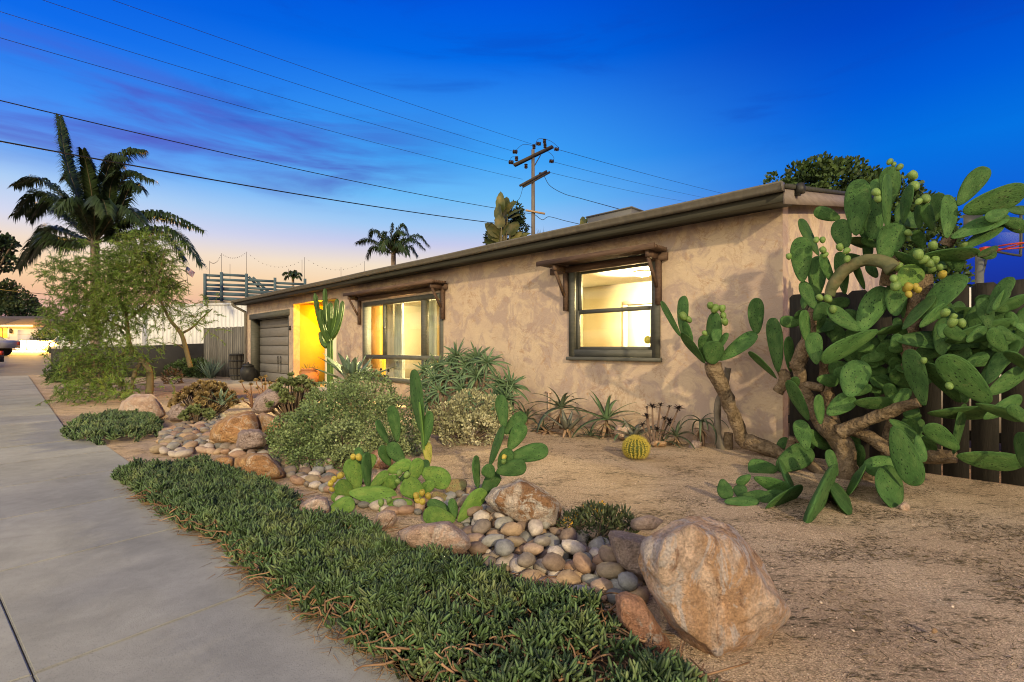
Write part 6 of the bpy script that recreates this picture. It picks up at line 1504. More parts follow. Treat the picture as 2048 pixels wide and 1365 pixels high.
# ---- broad trees
def broad_tree(c, h, lumps, n, L_, w, m, label, seed, trunk_r=.18, holes=.22, hs=1.2, tm=None):
    t = empty('tree', c); tag(t, label, 'tree')
    MB().tube(catmull([(0, 0, -.1), (.1, .05, h * .3), (0, 0, h * .62)], 12), [trunk_r, trunk_r * .6], 9).build('trunk', TWIG, t, True)
    for i, l in enumerate(lumps[:7]): branches(t, [([(0, 0, h * .4), (l[0] * .5, l[1] * .5, h * .4 + (l[2] - h * .4) * .6), l[:3]], [trunk_r * .5, trunk_r * .15])], TWIG, 'limb', 6)
    foliage('crown', lumps, n, L_, w, m, t, seed, holes=holes, hs=hs, shell=.3); return t
def relc(c, l): return rel(c, l)
c = Vector((*at(1660, 420, 17)[:2], 0))
broad_tree(c, 6.5, rel(c, [(1560,372,17,.55),(1600,362,17.2,.6),(1640,358,17,.75),(1690,362,17.3,.8),(1730,380,17,.7),(1660,400,16.8,1.3),(1600,410,17,1.0),(1740,420,17,1.1),(1800,440,17,1.1),(1840,470,16.5,.9),(1860,440,17,.8),(1560,405,17.2,.7),(1790,400,17.5,.8),(1870,500,16,.8),(1890,560,15.5,.7),(1850,560,16,.8)]), 16000, .16, .10, MIDL, 'dark green rounded tree behind the house gable and the giant cactus', 3, holes=.30, hs=1.6)
c = Vector((*at(-40, 700, 24)[:2], 0))
broad_tree(c, 7, rel(c, [(-5,500,24,.5),(10,490,24,.45),(15,525,24,.35),(-50,480,24.5,1.0),(0,532,24,.3),(25,488,23.8,.2)]), 4200, .17, .10, DKL, 'dark tree leaning in from the left edge of the picture', 4, holes=.30, hs=1.8)
c = Vector((*at(25, 690, 62)[:2], 0))
broad_tree(c, 8, rel(c, [(5,600,62,1.6),(20,585,62,1.5),(40,605,62,1.6),(60,620,62,1.3),(0,630,61,2.2),(40,635,61,2.0),(80,638,61,1.2),(100,645,62,1.0),(-30,610,62,2.4),(-60,590,62,2.6),(15,578,62,.8)]), 12000, .32, .2, DKL, 'wide dark tree behind the low house across the street', 5, trunk_r=.35, holes=.26, hs=.7)
# low plants by the dark wall and the street corner
c = (*gd(385, 752)[:2], 0); shrub('green_shrub', c, rel(c, [(370,740,21,.45),(395,738,21,.45),(410,745,20.5,.4),(350,745,21,.4)]), 3500, .09, .035, MIDL, 'bushy green plant in front of the dark wall beside the grey fence', 11, up=.6)
tuft('spiky_plant', (*gd(422, 757)[:2], 0), 120, .85, .035, AGV, 'spiky strap-leaved plant at the foot of the grey wooden fence', 'plant', 7, .75, .05)
c = (*gd(118, 762)[:2], 0); shrub('green_shrub', c, rel(c, [(110,745,18,.3),(128,748,18,.35),(105,755,17.7,.2),(145,755,17.5,.3)]), 2200, .09, .03, MIDL, 'small bright green shrub at the corner of the dark wall by the pavement', 12)
c = (*gd(210, 775)[:2], 0); shrub('reddish_shrub', c, rel(c, [(160,740,17.5,.35),(175,725,18,.3),(200,750,17,.4),(345,755,17,.3)]), 1800, .10, .04, leafmat('reddish_brown_leaf', [(0.3, (0.10, 0.06, 0.035)), (0.7, (0.17, 0.12, 0.055))]), 'brownish shrub in front of the dark wall behind the feathery tree', 13)
# ================================================================== FENCES, STREET, NEIGHBOURS
FBRD = mat('dark_fence_board', [(0.3, (0.014, 0.013, 0.011)), (0.6, (0.028, 0.025, 0.021)), (0.8, (0.05, 0.045, 0.037))], scale=4, stretch=(6, 6, .5), detail=8, rough=.85, bump=.35, bscale=30, rnd=.2)
fr = empty('board_fence', hw(0.08, -0.10, 0), R(-45)); tag(fr, 'dark dog-eared board fence running right from the house corner behind the giant cactus', 'fence')
bw = 0.184; k = 0; x = 0.02
while x < 5.2:
    h = 1.80 + rng.uniform(-.012, .012); e = .035
    pr = [(x, .0), (x + bw, .0), (x + bw, h - e), (x + bw - e, h), (x + e, h), (x, h - e)]
    V = [(a, 0.0, z) for a, z in pr] + [(a, 0.019, z) for a, z in pr]
    MB().add(V, [list(range(6))[::-1], list(range(6, 12))] + [(i, (i+1)%6, 6+(i+1)%6, 6+i) for i in range(6)]).build('board', FBRD, fr)
    k += 1; x += bw + (0.013 if k in (7, 8, 9, 10, 11) else .003)
for z in (0.35, 1.45): MB().box((0, 0.021, z), (5.2, 0.06, z + .09)).build('rail', FBRD, fr)
for xx in (0.05, 2.45, 4.85): MB().box((xx, 0.062, -.1), (xx + .09, 0.15, 1.72)).build('post', FBRD, fr)
# garden lamp and the neighbour's pale wall it lights, seen through the fence gaps
pgl = Vector(hw(2.02, 0.75, 0)); gl = empty('garden_lamp', (pgl.x, pgl.y, 0)); tag(gl, 'glowing garden lamp glinting through a gap in the dark fence', 'lamp')
MB().tube([(0, 0, 0), (0, 0, 1.18)], .02, 8).build('post', IRON, gl, True); MB().lathe([(.02,1.18),(.07,1.21),(.08,1.29),(.06,1.36),(.02,1.39)], (0,0,0), 14).build('globe', emis('lamp_glow', (1.0, .62, .25), 60), gl, True)
lamp('garden_bulb', (0, 0, 1.55), 30, (1.0, .62, .28), .06, gl)
nb = MB().box((-1.5, 2.6, 0), (6.5, 2.75, 2.0)).build('neighbour_wall', WHITE); nb.location = house.location; nb.rotation_euler = house.rotation_euler; tag(nb, 'pale low wall of the yard behind the dark board fence', 'wall')
# basketball hoop behind the fence
YB = 7.4; hb = at(1959, 640, YB); hb.z = 0; bh = empty('basketball_hoop', hb); tag(bh, 'basketball hoop with red rim behind the fence at the right edge', 'basketball hoop')
RED = mat('red_rim_paint', [(0.4, (0.42, 0.05, 0.025))], rough=.4); BBF = mat('dark_steel', [(0.4, (0.045, 0.05, 0.05))], rough=.5)
MB().tube([(0, 0, 0), (0, 0, 2.62)], .052, 12).build('pole', mat('grey_steel', [(0.3, (0.10, 0.11, 0.11)), (0.7, (0.14, 0.15, 0.15))], rough=.5), bh, True)
def hp(px, py, d=0): return tuple(at(px, py, YB + d) - hb)
MB().tube(catmull([hp(1975,500,-.25), hp(2035,511,-.25), hp(2041,506,-.25), hp(2042,470,-.25), hp(2042,430,-.25)], 24), .018, 8).build('board_frame', BBF, bh, True)
a0, a1 = Vector(hp(1925, 430, -.25)), Vector(hp(2040, 508, -.25)); bd = MB().box((a0.x, a0.y - .012, a1.z), (a1.x, a0.y, a0.z)).build('backboard', GLASS, bh)
MB().box((a0.x, a0.y - .014, a1.z + .35), (a0.x + .28, a0.y - .0125, a0.z)).build('target_square', BBF, bh)
cb_ = Vector(hp(1970, 503, -.35)); MB().cbox((cb_.x - .05, cb_.y - .05, cb_.z - .06), (cb_.x + .06, cb_.y + .05, cb_.z + .06), .01).build('rim_bracket', RED, bh)
rm = MB(); cc_ = Vector(hp(2035, 492, -.62)); rm.tube([(cc_.x + .23 * math.cos(a), cc_.y + .23 * math.sin(a), cc_.z) for a in np.linspace(0, 2 * math.pi, 30)], .011, 7, False)
rm.tube([hp(1975, 497, -.38), (cc_.x - .2, cc_.y + .1, cc_.z)], .010, 6); rm.tube([hp(1975, 508, -.38), (cc_.x - .1, cc_.y - .2, cc_.z)], .010, 6); rm.build('rim', RED, bh, True)
MB().tube([tuple(Vector(hp(1975, 508, .1))), tuple(Vector((0.02, 0, 2.2)))], .02, 6).build('brace', BBF, bh, True)

# ---- left side: grey wood fence, dark wall, white vinyl fence
GW = mat('weathered_grey_board', [(0.3, (0.085, 0.082, 0.075)), (0.55, (0.16, 0.152, 0.14)), (0.8, (0.23, 0.215, 0.195))], scale=3.5, stretch=(5, 5, .35), detail=9, rough=.95, bump=.4, bscale=18, rnd=.25)
def fence_line(name, p0, p1, h, bwid, m, label, gap=.006, jit=.03, z0=-.05):
    p0 = Vector(p0); p1 = Vector(p1); L_ = (p1 - p0).length; t = empty(name, p0, math.atan2(p1.y - p0.y, p1.x - p0.x)); tag(t, label, 'fence'); n = int(L_ / bwid); r_ = random.Random(len(label))
    for i in range(n):
        hh = (h[0] + (h[1] - h[0]) * i / n) + r_.uniform(-jit, jit)
        MB().box((i * bwid, r_.uniform(0, .008), z0), ((i + 1) * bwid - gap, .022, hh)).build('board', m, t)
    for z in (.4, h[0] - .35): MB().box((0, .024, z), (L_, .07, z + .09)).build('rail', m, t)
    return t
YG = 21.0
g0, g1 = at(407, 700, 22.2), at(492, 700, 20.6); fence_line('grey_fence', (g0.x, g0.y, 0), (g1.x, g1.y, 0), (wallz(0, 0) * 0 + 2.12, 2.08), .145, GW, 'weathered grey board fence left of the garage')
DW = mat('dark_wall_paint', [(0.3, (0.030, 0.030, 0.029)), (0.7, (0.048, 0.047, 0.045))], scale=2, detail=6, rough=.85, bump=.2, bscale=40)
w0, w1 = gd(102, 757), at(408, 700, 22.4)
def wall_seg(p, q, th, z0, z1a, z1b, m, name, label, cat='wall'):
    p = Vector((p[0], p[1], 0)); q = Vector((q[0], q[1], 0)); d = (q - p).normalized(); nrm = Vector((-d.y, d.x, 0)) * th; o = p
    V = [p, q, q + nrm, p + nrm]; B_ = [tuple(v - o + Vector((0, 0, z0))) for v in V] + [tuple(v - o + Vector((0, 0, z))) for v, z in zip(V, (z1a, z1b, z1b, z1a))]
    ob = MB().add(B_, [(3,2,1,0),(4,5,6,7),(0,1,5,4),(1,2,6,5),(2,3,7,6),(3,0,4,7)]).build(name, m); ob.location = o; tag(ob, label, cat); return ob
wall_seg(w0, w1, .2, -.15, 1.16, 1.42, DW, 'dark_wall', 'low dark-painted wall behind the feathery tree')
VIN = mat('white_vinyl', [(0.3, (0.70, 0.71, 0.74)), (0.7, (0.78, 0.79, 0.81))], scale=2, rough=.45)
v0, v1 = at(163, 700, 27.0), at(500, 700, 24.5); vd = Vector((v1.x - v0.x, v1.y - v0.y, 0)); VL = vd.length; vf = empty('vinyl_fence', (v0.x, v0.y, 0), math.atan2(vd.y, vd.x)); tag(vf, 'tall white vinyl panel fence behind the dark wall', 'fence')
vh = 3.45; npan = 4
for i in range(npan + 1): 
    MB().cbox((i * VL / npan - .07, -.05, 0), (i * VL / npan + .07, .09, vh + .12), .01).build('post', VIN, vf)
    MB().box((i * VL / npan - .085, -.065, vh + .122), (i * VL / npan + .085, .105, vh + .16)).build('post_cap', VIN, vf)
for i in range(npan):
    a, b = i * VL / npan + .072, (i + 1) * VL / npan - .072
    MB().box((a, -.01, vh - .12), (b, .05, vh)).build('rail', VIN, vf); MB().box((a, -.01, .2), (b, .05, .34)).build('rail', VIN, vf)
    nb_ = 11; w = (b - a) / nb_
    for j in range(nb_): MB().box((a + j * w + .0015, .008, .342), (a + (j + 1) * w - .0015, .03, vh - .122)).build('panel_board', VIN, vf)
# neighbour building behind, with a slatted roof deck and string lights
TEAL = mat('slate_blue_stain', [(0.3, (0.065, 0.105, 0.13)), (0.7, (0.095, 0.15, 0.18))], scale=3, stretch=(1, 5, 5), rough=.75, rnd=.12, bump=.15)
BEI = mat('beige_siding', [(0.3, (0.36, 0.31, 0.22)), (0.7, (0.44, 0.385, 0.28))], scale=2, rough=.85)
YD = 33.0
b0 = at(410, 700, YD); b1 = at(760, 700, YD + 5); bd_ = Vector((b1.x - b0.x, b1.y - b0.y, 0)); BL = bd_.length; nb2 = empty('neighbour_building', (b0.x, b0.y, 0), math.atan2(bd_.y, bd_.x)); tag(nb2, 'beige neighbouring building whose blue-grey deck shows over the garage eave', 'building')
ztop = at(410, 601, YD).z
MB().box((0, 0, 0), (BL, 6, ztop)).build('wall', BEI, nb2)
rd_ = empty('deck_railing', (b0.x, b0.y, ztop), math.atan2(bd_.y, bd_.x)); tag(rd_, 'blue-grey slatted deck railing on the beige building', 'railing')
def bx_(px): 
    t = (px - 1024) / F; s = (t * b0.y - b0.x) / (bd_.x / BL - t * bd_.y / BL); return s
hA = at(443, 545, YD).z - ztop
px_posts = [(410, 548), (443, 545), (493, 548), (550, 556), (610, 558), (680, 560), (745, 560)]
for px, py in px_posts: MB().box((bx_(px) - .09, -.08, -.02), (bx_(px) + .09, .10, at(px, py, b0.y + bx_(px) * bd_.y / BL).z - ztop)).build('post', TEAL, rd_)
for i in range(len(px_posts) - 1):
    a, b = bx_(px_posts[i][0]) + .092, bx_(px_posts[i + 1][0]) - .092; top = min(at(px_posts[i][0], px_posts[i][1], YD + .3).z, at(px_posts[i + 1][0], px_posts[i + 1][1], YD + 1).z) - ztop - .1
    n = 6
    for j in range(n):
        z = .02 + (top - .14) * j / (n - 1); wd = .165 if j > 2 else .235
        MB().box((a, -.03, z), (b, .01, z + wd)).build('slat', TEAL, rd_)
MB().beam((bx_(497), .3, hA * .95), (bx_(535), .35, hA * .25), .06, .16).build('stair_stringer', TEAL, rd_)
MB().beam((bx_(505), .5, hA * .95), (bx_(548), .55, hA * .25), .06, .16).build('stair_stringer', TEAL, rd_)
POLEM = mat('thin_metal_pole', [(0.4, (0.12, 0.10, 0.10))], rough=.5)
sl = empty('string_lights', (b0.x, b0.y, ztop)); tag(sl, 'string of small bulbs hung between thin poles above the deck', 'string lights')
tops = []
for px, py, bot in [(419,522,560),(443,507,548),(460,528,560),(493,504,550),(577,538,560),(604,520,560),(609,515,560),(682,535,556),(729,523,548)]:
    Yp = YD + 1 + (px - 410) * .012; a, b = at(px, py, Yp), at(px, bot, Yp); MB().tube([tuple(b - sl.location), tuple(a - sl.location)], .013, 5).build('pole', POLEM, sl); tops.append(a)
for (i, j, sag) in [(0, 1, .35), (1, 3, .35), (3, 5, .75), (6, 8, .75)]:
    a, b = tops[i] - sl.location, tops[j] - sl.location; pts = [tuple(a + (b - a) * t - Vector((0, 0, sag * 4 * t * (1 - t)))) for t in np.linspace(0, 1, 15)]
    w = MB().tube(pts, .0008, 4).build('cord', POLEM, sl)
    for p in pts[1:-1]: MB().add(ICO[1][0] * .028 + np.array(p) - np.array([0, 0, .04]), ICO[1][1].tolist()).build('bulb', POLEM, w)
# flag
fp = at(374, 533, 29); fl_ = empty('flag', fp); tag(fl_, 'small striped flag with a blue corner hanging on a slanted staff', 'flag')
def flag():
    FW, FH = .62, .40; nx, ny = 14, 13; ang = R(-42)
    def P_(u, v):     # u along the fly, v down the hoist
        x = u * FW; y = v * FH; return (x * math.cos(ang) + y * math.sin(ang) * .55, .03 * math.sin(u * 7), x * math.sin(ang) * .85 - y * math.cos(ang) * 1.0)
    red = mat('flag_red', [(0.4, (0.40, 0.05, 0.07))], rough=.8); wht = mat('flag_white', [(0.4, (0.70, 0.68, 0.68))], rough=.8); blu = mat('flag_blue', [(0.4, (0.04, 0.06, 0.20))], rough=.8)
    for j in range(13):
        V = []; q = []
        us = np.linspace(.4 if j < 7 else 0, 1, 9)
        for u in us: V += [P_(u, j / 13), P_(u, (j + 1) / 13)]
        for i in range(8): q.append((2*i, 2*i+1, 2*i+3, 2*i+2))
        MB().add(V, q).build('stripe', red if j % 2 == 0 else wht, fl_)
    V = []; q = []; us = np.linspace(0, .4, 5)
    for u in us: V += [P_(u, 0), P_(u, 7 / 13)]
    for i in range(4): q.append((2*i, 2*i+1, 2*i+3, 2*i+2))
    MB().add(V, q).build('canton', blu, fl_)
    st_ = MB()
    for r in range(5):
        for k in range(6 if r % 2 == 0 else 5):
            u = .03 + (k + (.5 if r % 2 else 0)) * .06; v = .05 + r * .105; p = Vector(P_(u, v)) + Vector((0, -.012, 0)); s = .008; st_.add([(p.x - s, p.y, p.z), (p.x, p.y, p.z - s), (p.x + s, p.y, p.z), (p.x, p.y, p.z + s)], [(0,1,2,3)])
    st_.build('stars', wht, fl_)
    MB().tube([(-.06, 0, .08), (.1, 0, -1.6)], .012, 6).build('staff', POLEM, fl_)
flag()
# barrel planter and dark pot by the garage, terracotta pot in the alcove
bp0 = gd(478, 759); br = empty('barrel', (bp0.x, bp0.y, 0)); tag(br, 'old dark wooden barrel standing at the garage corner', 'barrel'); br.scale = (1.15, 1.15, 1.15)
BW = mat('old_barrel_wood', [(0.3, (0.075, 0.066, 0.05)), (0.7, (0.14, 0.122, 0.092))], scale=4, stretch=(4, 4, .5), rough=.9, rnd=.25, bump=.3)
for k in range(16):
    V = []; a0, a1 = 2 * math.pi * k / 16 + .012, 2 * math.pi * (k + 1) / 16 - .012; pr = [(.25, 0), (.29, .2), (.305, .42), (.30, .62), (.28, .86)]
    for r, z in pr: V += [(r * math.cos(a0), r * math.sin(a0), z), (r * math.cos(a1), r * math.sin(a1), z), ((r - .03) * math.cos(a1), (r - .03) * math.sin(a1), z), ((r - .03) * math.cos(a0), (r - .03) * math.sin(a0), z)]
    q = [(4*i+j, 4*i+(j+1)%4, 4*i+4+(j+1)%4, 4*i+4+j) for i in range(4) for j in range(4)] + [(0,1,2,3), (19,18,17,16)]
    MB().add(V, q).build('stave', BW, br)
for z, r in ((.12, .283), (.36, .306), (.60, .306), (.80, .292)): MB().lathe([(r - .006, z), (r, z), (r, z + .04), (r - .006, z + .04)], (0, 0, 0), 24).build('hoop', IRON, br, True)
MB().lathe([(.0, .80), (.25, .80), (.25, .78), (.0, .78)], (0, 0, 0), 20).build('soil', DIRT, br)
pp = Vector(hw(GX0 + .55, -0.25, .013)); dp = empty('dark_pot', pp); tag(dp, 'dark round lidded pot standing against the garage door', 'pot')
MB().lathe([(.14,0),(.22,.06),(.27,.25),(.25,.42),(.18,.52)], (0,0,0), 20).build('body', IRON, dp, True); MB().lathe([(.19,.522),(.20,.55),(.10,.62),(.03,.64),(.03,.68),(.01,.69)], (0,0,0), 16).build('lid', IRON, dp, True)
TER = mat('terracotta', [(0.3, (0.36, 0.15, 0.065)), (0.7, (0.48, 0.22, 0.10))], scale=4, rough=.8, bump=.15, detail=7)
tpx = wallx(611); tp = Vector(hw(wallx(617), .02, 0.058)); po = empty('terracotta_pot', tp); tag(po, 'round terracotta pot with side handles at the edge of the yellow-lit entry', 'pot')
MB().lathe([(.13,0),(.20,.05),(.27,.16),(.285,.26),(.25,.38),(.20,.45),(.205,.48),(.235,.50),(.235,.535),(.20,.535),(.18,.48),(.16,.46)], (0,0,0), 28).build('body', TER, po, True)
for s in (-1, 1): MB().tube(catmull([(s*.20,0,.46),(s*.275,0,.45),(s*.285,0,.38),(s*.25,0,.34)], 10), .022, 7).build('handle', TER, po, True)
MB().lathe([(.0,.47),(.165,.47),(.165,.45),(.0,.45)], (0,0,0), 18).build('soil', DIRT, po)
spp = empty('potted_succulent', tp + Vector((0, 0, .47))); tag(spp, 'sparse twiggy succulent growing in the terracotta pot', 'succulent')
for i in range(9):
    a = i * 2.4; e = (.17 * math.cos(a) * (1 + (i % 3) * .25), .17 * math.sin(a), .10 + .04 * (i % 4)); MB().tube(catmull([(0, 0, 0), (e[0] * .5, e[1] * .5, e[2] * .3), e], 6), [.010, .006], 5).build('stem', TWIG, spp, True)
    rosette(spp, e, 6, .05, [alw2[0]], .4, 1.4, i)

# ---- utility pole and wires
PWOOD = mat('grey_pole_wood', [(0.3, (0.12, 0.10, 0.085)), (0.7, (0.21, 0.18, 0.15))], scale=3, stretch=(4, 4, .4), rough=.9, bump=.3)
PDK = mat('dark_crossarm', [(0.3, (0.04, 0.032, 0.026)), (0.7, (0.08, 0.065, 0.05))], scale=3, rough=.9)
PLT = mat('new_crossarm', [(0.4, (0.42, 0.28, 0.16))], rough=.85); INS = mat('brown_insulator', [(0.4, (0.028, 0.016, 0.013))], rough=.25); PAL = mat('pale_bracket', [(0.4, (0.6, 0.58, 0.52))], rough=.6)
YP = 26.0; pb = at(1067, 600, YP); pb.z = 0; up = empty('utility_pole', pb); tag(up, 'wooden utility pole with tilted crossarms and insulators behind the roof', 'utility pole')
def pp_(px, py, d=0.0): return at(px, py, YP + d) - pb
MB().tube([(0, 0, 0), tuple(pp_(1066, 300))], [.13, .085], 12).build('pole', PWOOD, up, True)
for d, o in ((-.11, 0), (.11, 2)):
    MB().beam(tuple(pp_(1028 + o, 330 + o, -.9 + d)), tuple(pp_(1104 + o, 293 + o, .9 + d)), .09, .13).build('crossarm', PDK, up)
    MB().beam(tuple(pp_(1040 + o * 3, 372 + o, -.7 + d)), tuple(pp_(1093 + o * 3, 343 + o, .7 + d)), .09, .11).build('crossarm', PDK, up)
MB().beam(tuple(pp_(1051, 366.5, -.4)), tuple(pp_(1088, 346.5, .45)), .03, .035).build('crossarm_brace', PAL, up)
MB().beam(tuple(pp_(1051, 421, -.14)), tuple(pp_(1090, 428, -.14)), .09, .085).build('crossarm', PLT, up)
MB().beam(tuple(pp_(1081, 311, .3)), tuple(pp_(1069, 332, 0)), .03, .04).build('brace', PDK, up)
def insul(px, py, d, horiz=True):
    p = pp_(px, py, d); t = MB()
    for k in range(3):
        if horiz: 
            q = Vector((0, 0, 1)).rotation_difference(Vector((.9, -.35, -.2))).to_matrix().to_4x4(); m2 = MB().lathe([(.03, -.04), (.10, -.01), (.10, .02), (.03, .045)], (0, 0, (k - 1) * .085), 12); V = np.concatenate(m2.v); t.add([tuple((q @ Vector(v)) + p) for v in V], m2.q + m2.t)
        else: t.lathe([(.03, -.04), (.09, -.01), (.09, .02), (.03, .045)], (p.x, p.y, p.z + (k - 1) * .08), 12)
    t.build('insulator', INS, up, True)
for a in [(1030,304,-.7,True),(1022,325,-.9,True),(1113,299,.95,True),(1103,323,.9,True),(1068,294,.1,False),(1089,283,.6,False),(1033,318,-.8,False),(1052,333,-.4,False),(1077,288,.4,True),(1081,350,.5,False),(1090,292,.65,False)]: insul(*a)
WIRE = mat('black_cable', [(0.4, (0.012, 0.012, 0.014))], rough=.6)
def wire(p0, p1, sag, r, label, name='overhead_wire', n=30, m=WIRE):
    a, b = at(*p0), at(*p1); o = (a + b) / 2
    pts = [tuple(a + (b - a) * t - Vector((0, 0, sag * 4 * t * (1 - t))) - o) for t in np.linspace(0, 1, n)]
    w = MB().tube(pts, r, 6).build(name, m, None, True); w.location = o; tag(w, label, 'overhead wire', 'overhead wires at the utility pole'); return w
def ext(p, q, x): return (x, p[1] + (q[1] - p[1]) * (x - p[0]) / (q[0] - p[0]))
for (p, q, Y0, r, sag, lab) in [((0,283),(1066,455),11.5,.017,.20,'thickest black cable crossing the sky lowest, over the palm crown'), ((0,201),(1062,428),12,.012,.22,'second lowest black cable sweeping down over the palm to the pale crossarm'),
        ((0,77),(1045,359),13,.0065,.16,'thin wire from the left edge to the lower dark crossarm'), ((0,25),(1022,324),14,.0065,.14,'thin wire second from the top at the left edge'),
        ((82,0),(1030,304),14,.0065,.12,'thin wire entering at the top left and reaching the left insulator'), ((225,0),(1068,290),14,.0065,.10,'highest thin wire entering along the top to the pole top')]:
    x0 = -220; e = ext(p, q, x0); wire((x0, e[1] - 6, Y0 - 2), (q[0], q[1], YP), sag, r, lab)
for (p, q, Y1, lab, r, sag) in [((1118,300),(1560,412),60,'faint wire running right from the pole top over the roof',.010,.2), ((1106,324),(1480,408),60,'faint middle wire running right from the pole',.008,.2), ((1098,345),(1420,410),60,'faint lowest wire running right from the lower crossarm',.008,.2)]:
    wire((*p, YP), (*q, Y1), sag, r, lab)
dw_ = MB(); P_ = [at(1088,352,YP+.4), at(1100,372,YP), at(1128,388,YP-1), at(1160,397,YP-2.5), at(1240,419,YP-7)]; o = P_[2]; dw_.tube(catmull([tuple(p - o) for p in P_], 40), .014, 6); w = dw_.build('service_drop_cable', WIRE, None, True); w.location = o; tag(w, 'black service drop looping from the pole down to the grey roof box', 'overhead wire')
dw_ = MB(); P_ = [at(1070,430,YP), at(1085,440,YP), at(1098,434,YP-.5), at(1130,442,YP-2), at(1165,450,YP-4)]; o = P_[2]; dw_.tube(catmull([tuple(p - o) for p in P_], 30), .014, 6); w = dw_.build('service_drop_cable', WIRE, None, True); w.location = o; tag(w, 'short black cable looping right of the pale crossarm to the eave', 'overhead wire')
dw_ = MB(); P_ = [at(1046,374,YP-.5), at(1040,395,YP-1), at(1030,408,YP-1.5), at(1020,425,YP-2)]; o = P_[2]; dw_.tube(catmull([tuple(p - o) for p in P_], 20), .010, 6); w = dw_.build('service_drop_cable', WIRE, None, True); w.location = o; tag(w, 'thin cable hanging from the lower crossarm down into the broad leaves', 'overhead wire')
for i, (a, b, c_, d) in enumerate([((1030,303),(1045,290),(1062,291),(1068,294)), ((1022,325),(1022,316),(1028,314),(1033,316)), ((1070,290),(1078,278),(1100,282),(1118,296)), ((1095,303),(1104,310),(1108,318),(1104,322))]):
    MB().tube(catmull([tuple(pp_(*p, -.3 + .1 * i)) for p in (a, b, c_, d)], 16), .010, 5).build('jumper_wire', WIRE, up, True)
wire((-60, 572, 40), (260, 604, 60), .1, .03, 'far cable crossing low over the house across the street', 'overhead_wire')

# ---- across the street at the left
hs0 = at(-60, 700, 52); fh = empty('far_house', (hs0.x, hs0.y, 0)); tag(fh, 'low white house with brown hip roof and an amber window across the street', 'house')
S52 = 52 / F
def fpx(px, py, d=0): return at(px, py, 52 + d) - Vector((hs0.x, hs0.y, 0))
za, zb = fpx(0, 651).z, fpx(0, 690).z; xr = fpx(72, 0).x; HWALL = mat('white_house_wall', [(0.3, (0.55, 0.50, 0.49)), (0.7, (0.64, 0.59, 0.58))], scale=1, rough=.9)
SHI = mat('brown_shingle', [(0.3, (0.09, 0.07, 0.06)), (0.7, (0.15, 0.12, 0.105))], scale=6, stretch=(1, 1, 5), rough=.95, bump=.3, bscale=8)
MB().box((-6, 0, .8), (xr, 8, za)).build('wall', HWALL, fh)
rx1 = fpx(76, 0).x; ax_ = fpx(12, 0).x; zt_ = fpx(0, 628).z
MB().add([(-7, -.5, za), (rx1, -.5, za), (rx1, 8.5, za), (-7, 8.5, za), (-4, 4, zt_), (ax_, 4, zt_)], [(0,1,5,4), (1,2,5), (2,3,4,5), (3,0,4), (3,2,1,0)]).build('roof', SHI, fh)
MB().box((-7, -.54, za - .18), (rx1, -.505, za + .02)).build('fascia', WHITE, fh)
MB().add([(fpx(-20, 0).x, -1.3, za), (fpx(12, 0).x, -1.3, za), (fpx(-4, 0).x, -1.3, fpx(0, 636).z), (fpx(-20, 0).x, 1.5, za), (fpx(12, 0).x, 1.5, za), (fpx(-4, 0).x, 3.5, fpx(0, 636).z)], [(0,1,2), (1,4,5,2), (0,2,5,3)]).build('gable', SHI, fh)
a, b = fpx(-12, 657), fpx(17, 676); wn = MB().box((a.x, -.06, b.z), (b.x, -.01, a.z)).build('window', emis('amber_window', (1.0, .55, .06), 1.1), fh)
MB().box((a.x - .1, -.10, b.z - .1), (a.x, -.005, a.z + .1)).build('window_frame', WHITE, wn); MB().box((b.x, -.10, b.z - .1), (b.x + .1, -.005, a.z + .1)).build('window_frame', WHITE, wn)
for px in (-2, 6): MB().box((fpx(px, 0).x - .03, -.09, b.z), (fpx(px, 0).x + .03, -.061, a.z)).build('muntin', IRON, wn)
a, b = fpx(36, 660), fpx(64, 692); MB().box((a.x, -.05, 1.0), (b.x, -.005, a.z)).build('garage_door', HWALL, fh)
for k in range(1, 4): MB().box((a.x, -.056, 1.0 + (a.z - 1.0) * k / 4), (b.x, -.051, 1.0 + (a.z - 1.0) * k / 4 + .03)).build('door_groove', BEI, fh)
a = fpx(26, 660); MB().lathe([(.02,0),(.12,.05),(.14,.35),(.05,.5)], (a.x, -.2, a.z - .4), 10).build('wall_lantern', IRON, fh)
# blue house
bh0 = at(75, 700, 66); bl = empty('blue_house', (bh0.x, bh0.y, 0)); tag(bl, 'flat-roofed pale blue house beyond the lit garden wall', 'house'); BLU = mat('blue_stucco', [(0.3, (0.11, 0.25, 0.46)), (0.7, (0.15, 0.31, 0.53))], scale=1, rough=.9)
bz = at(75, 651, 66).z; MB().box((-2, 0, -.2), (7.5, 6, bz)).build('wall', BLU, bl); MB().box((-2.4, -.4, bz), (7.9, 6.4, bz + .45)).build('roof', mat('pale_roof', [(0.4, (.42, .42, .44))], rough=.9), bl)
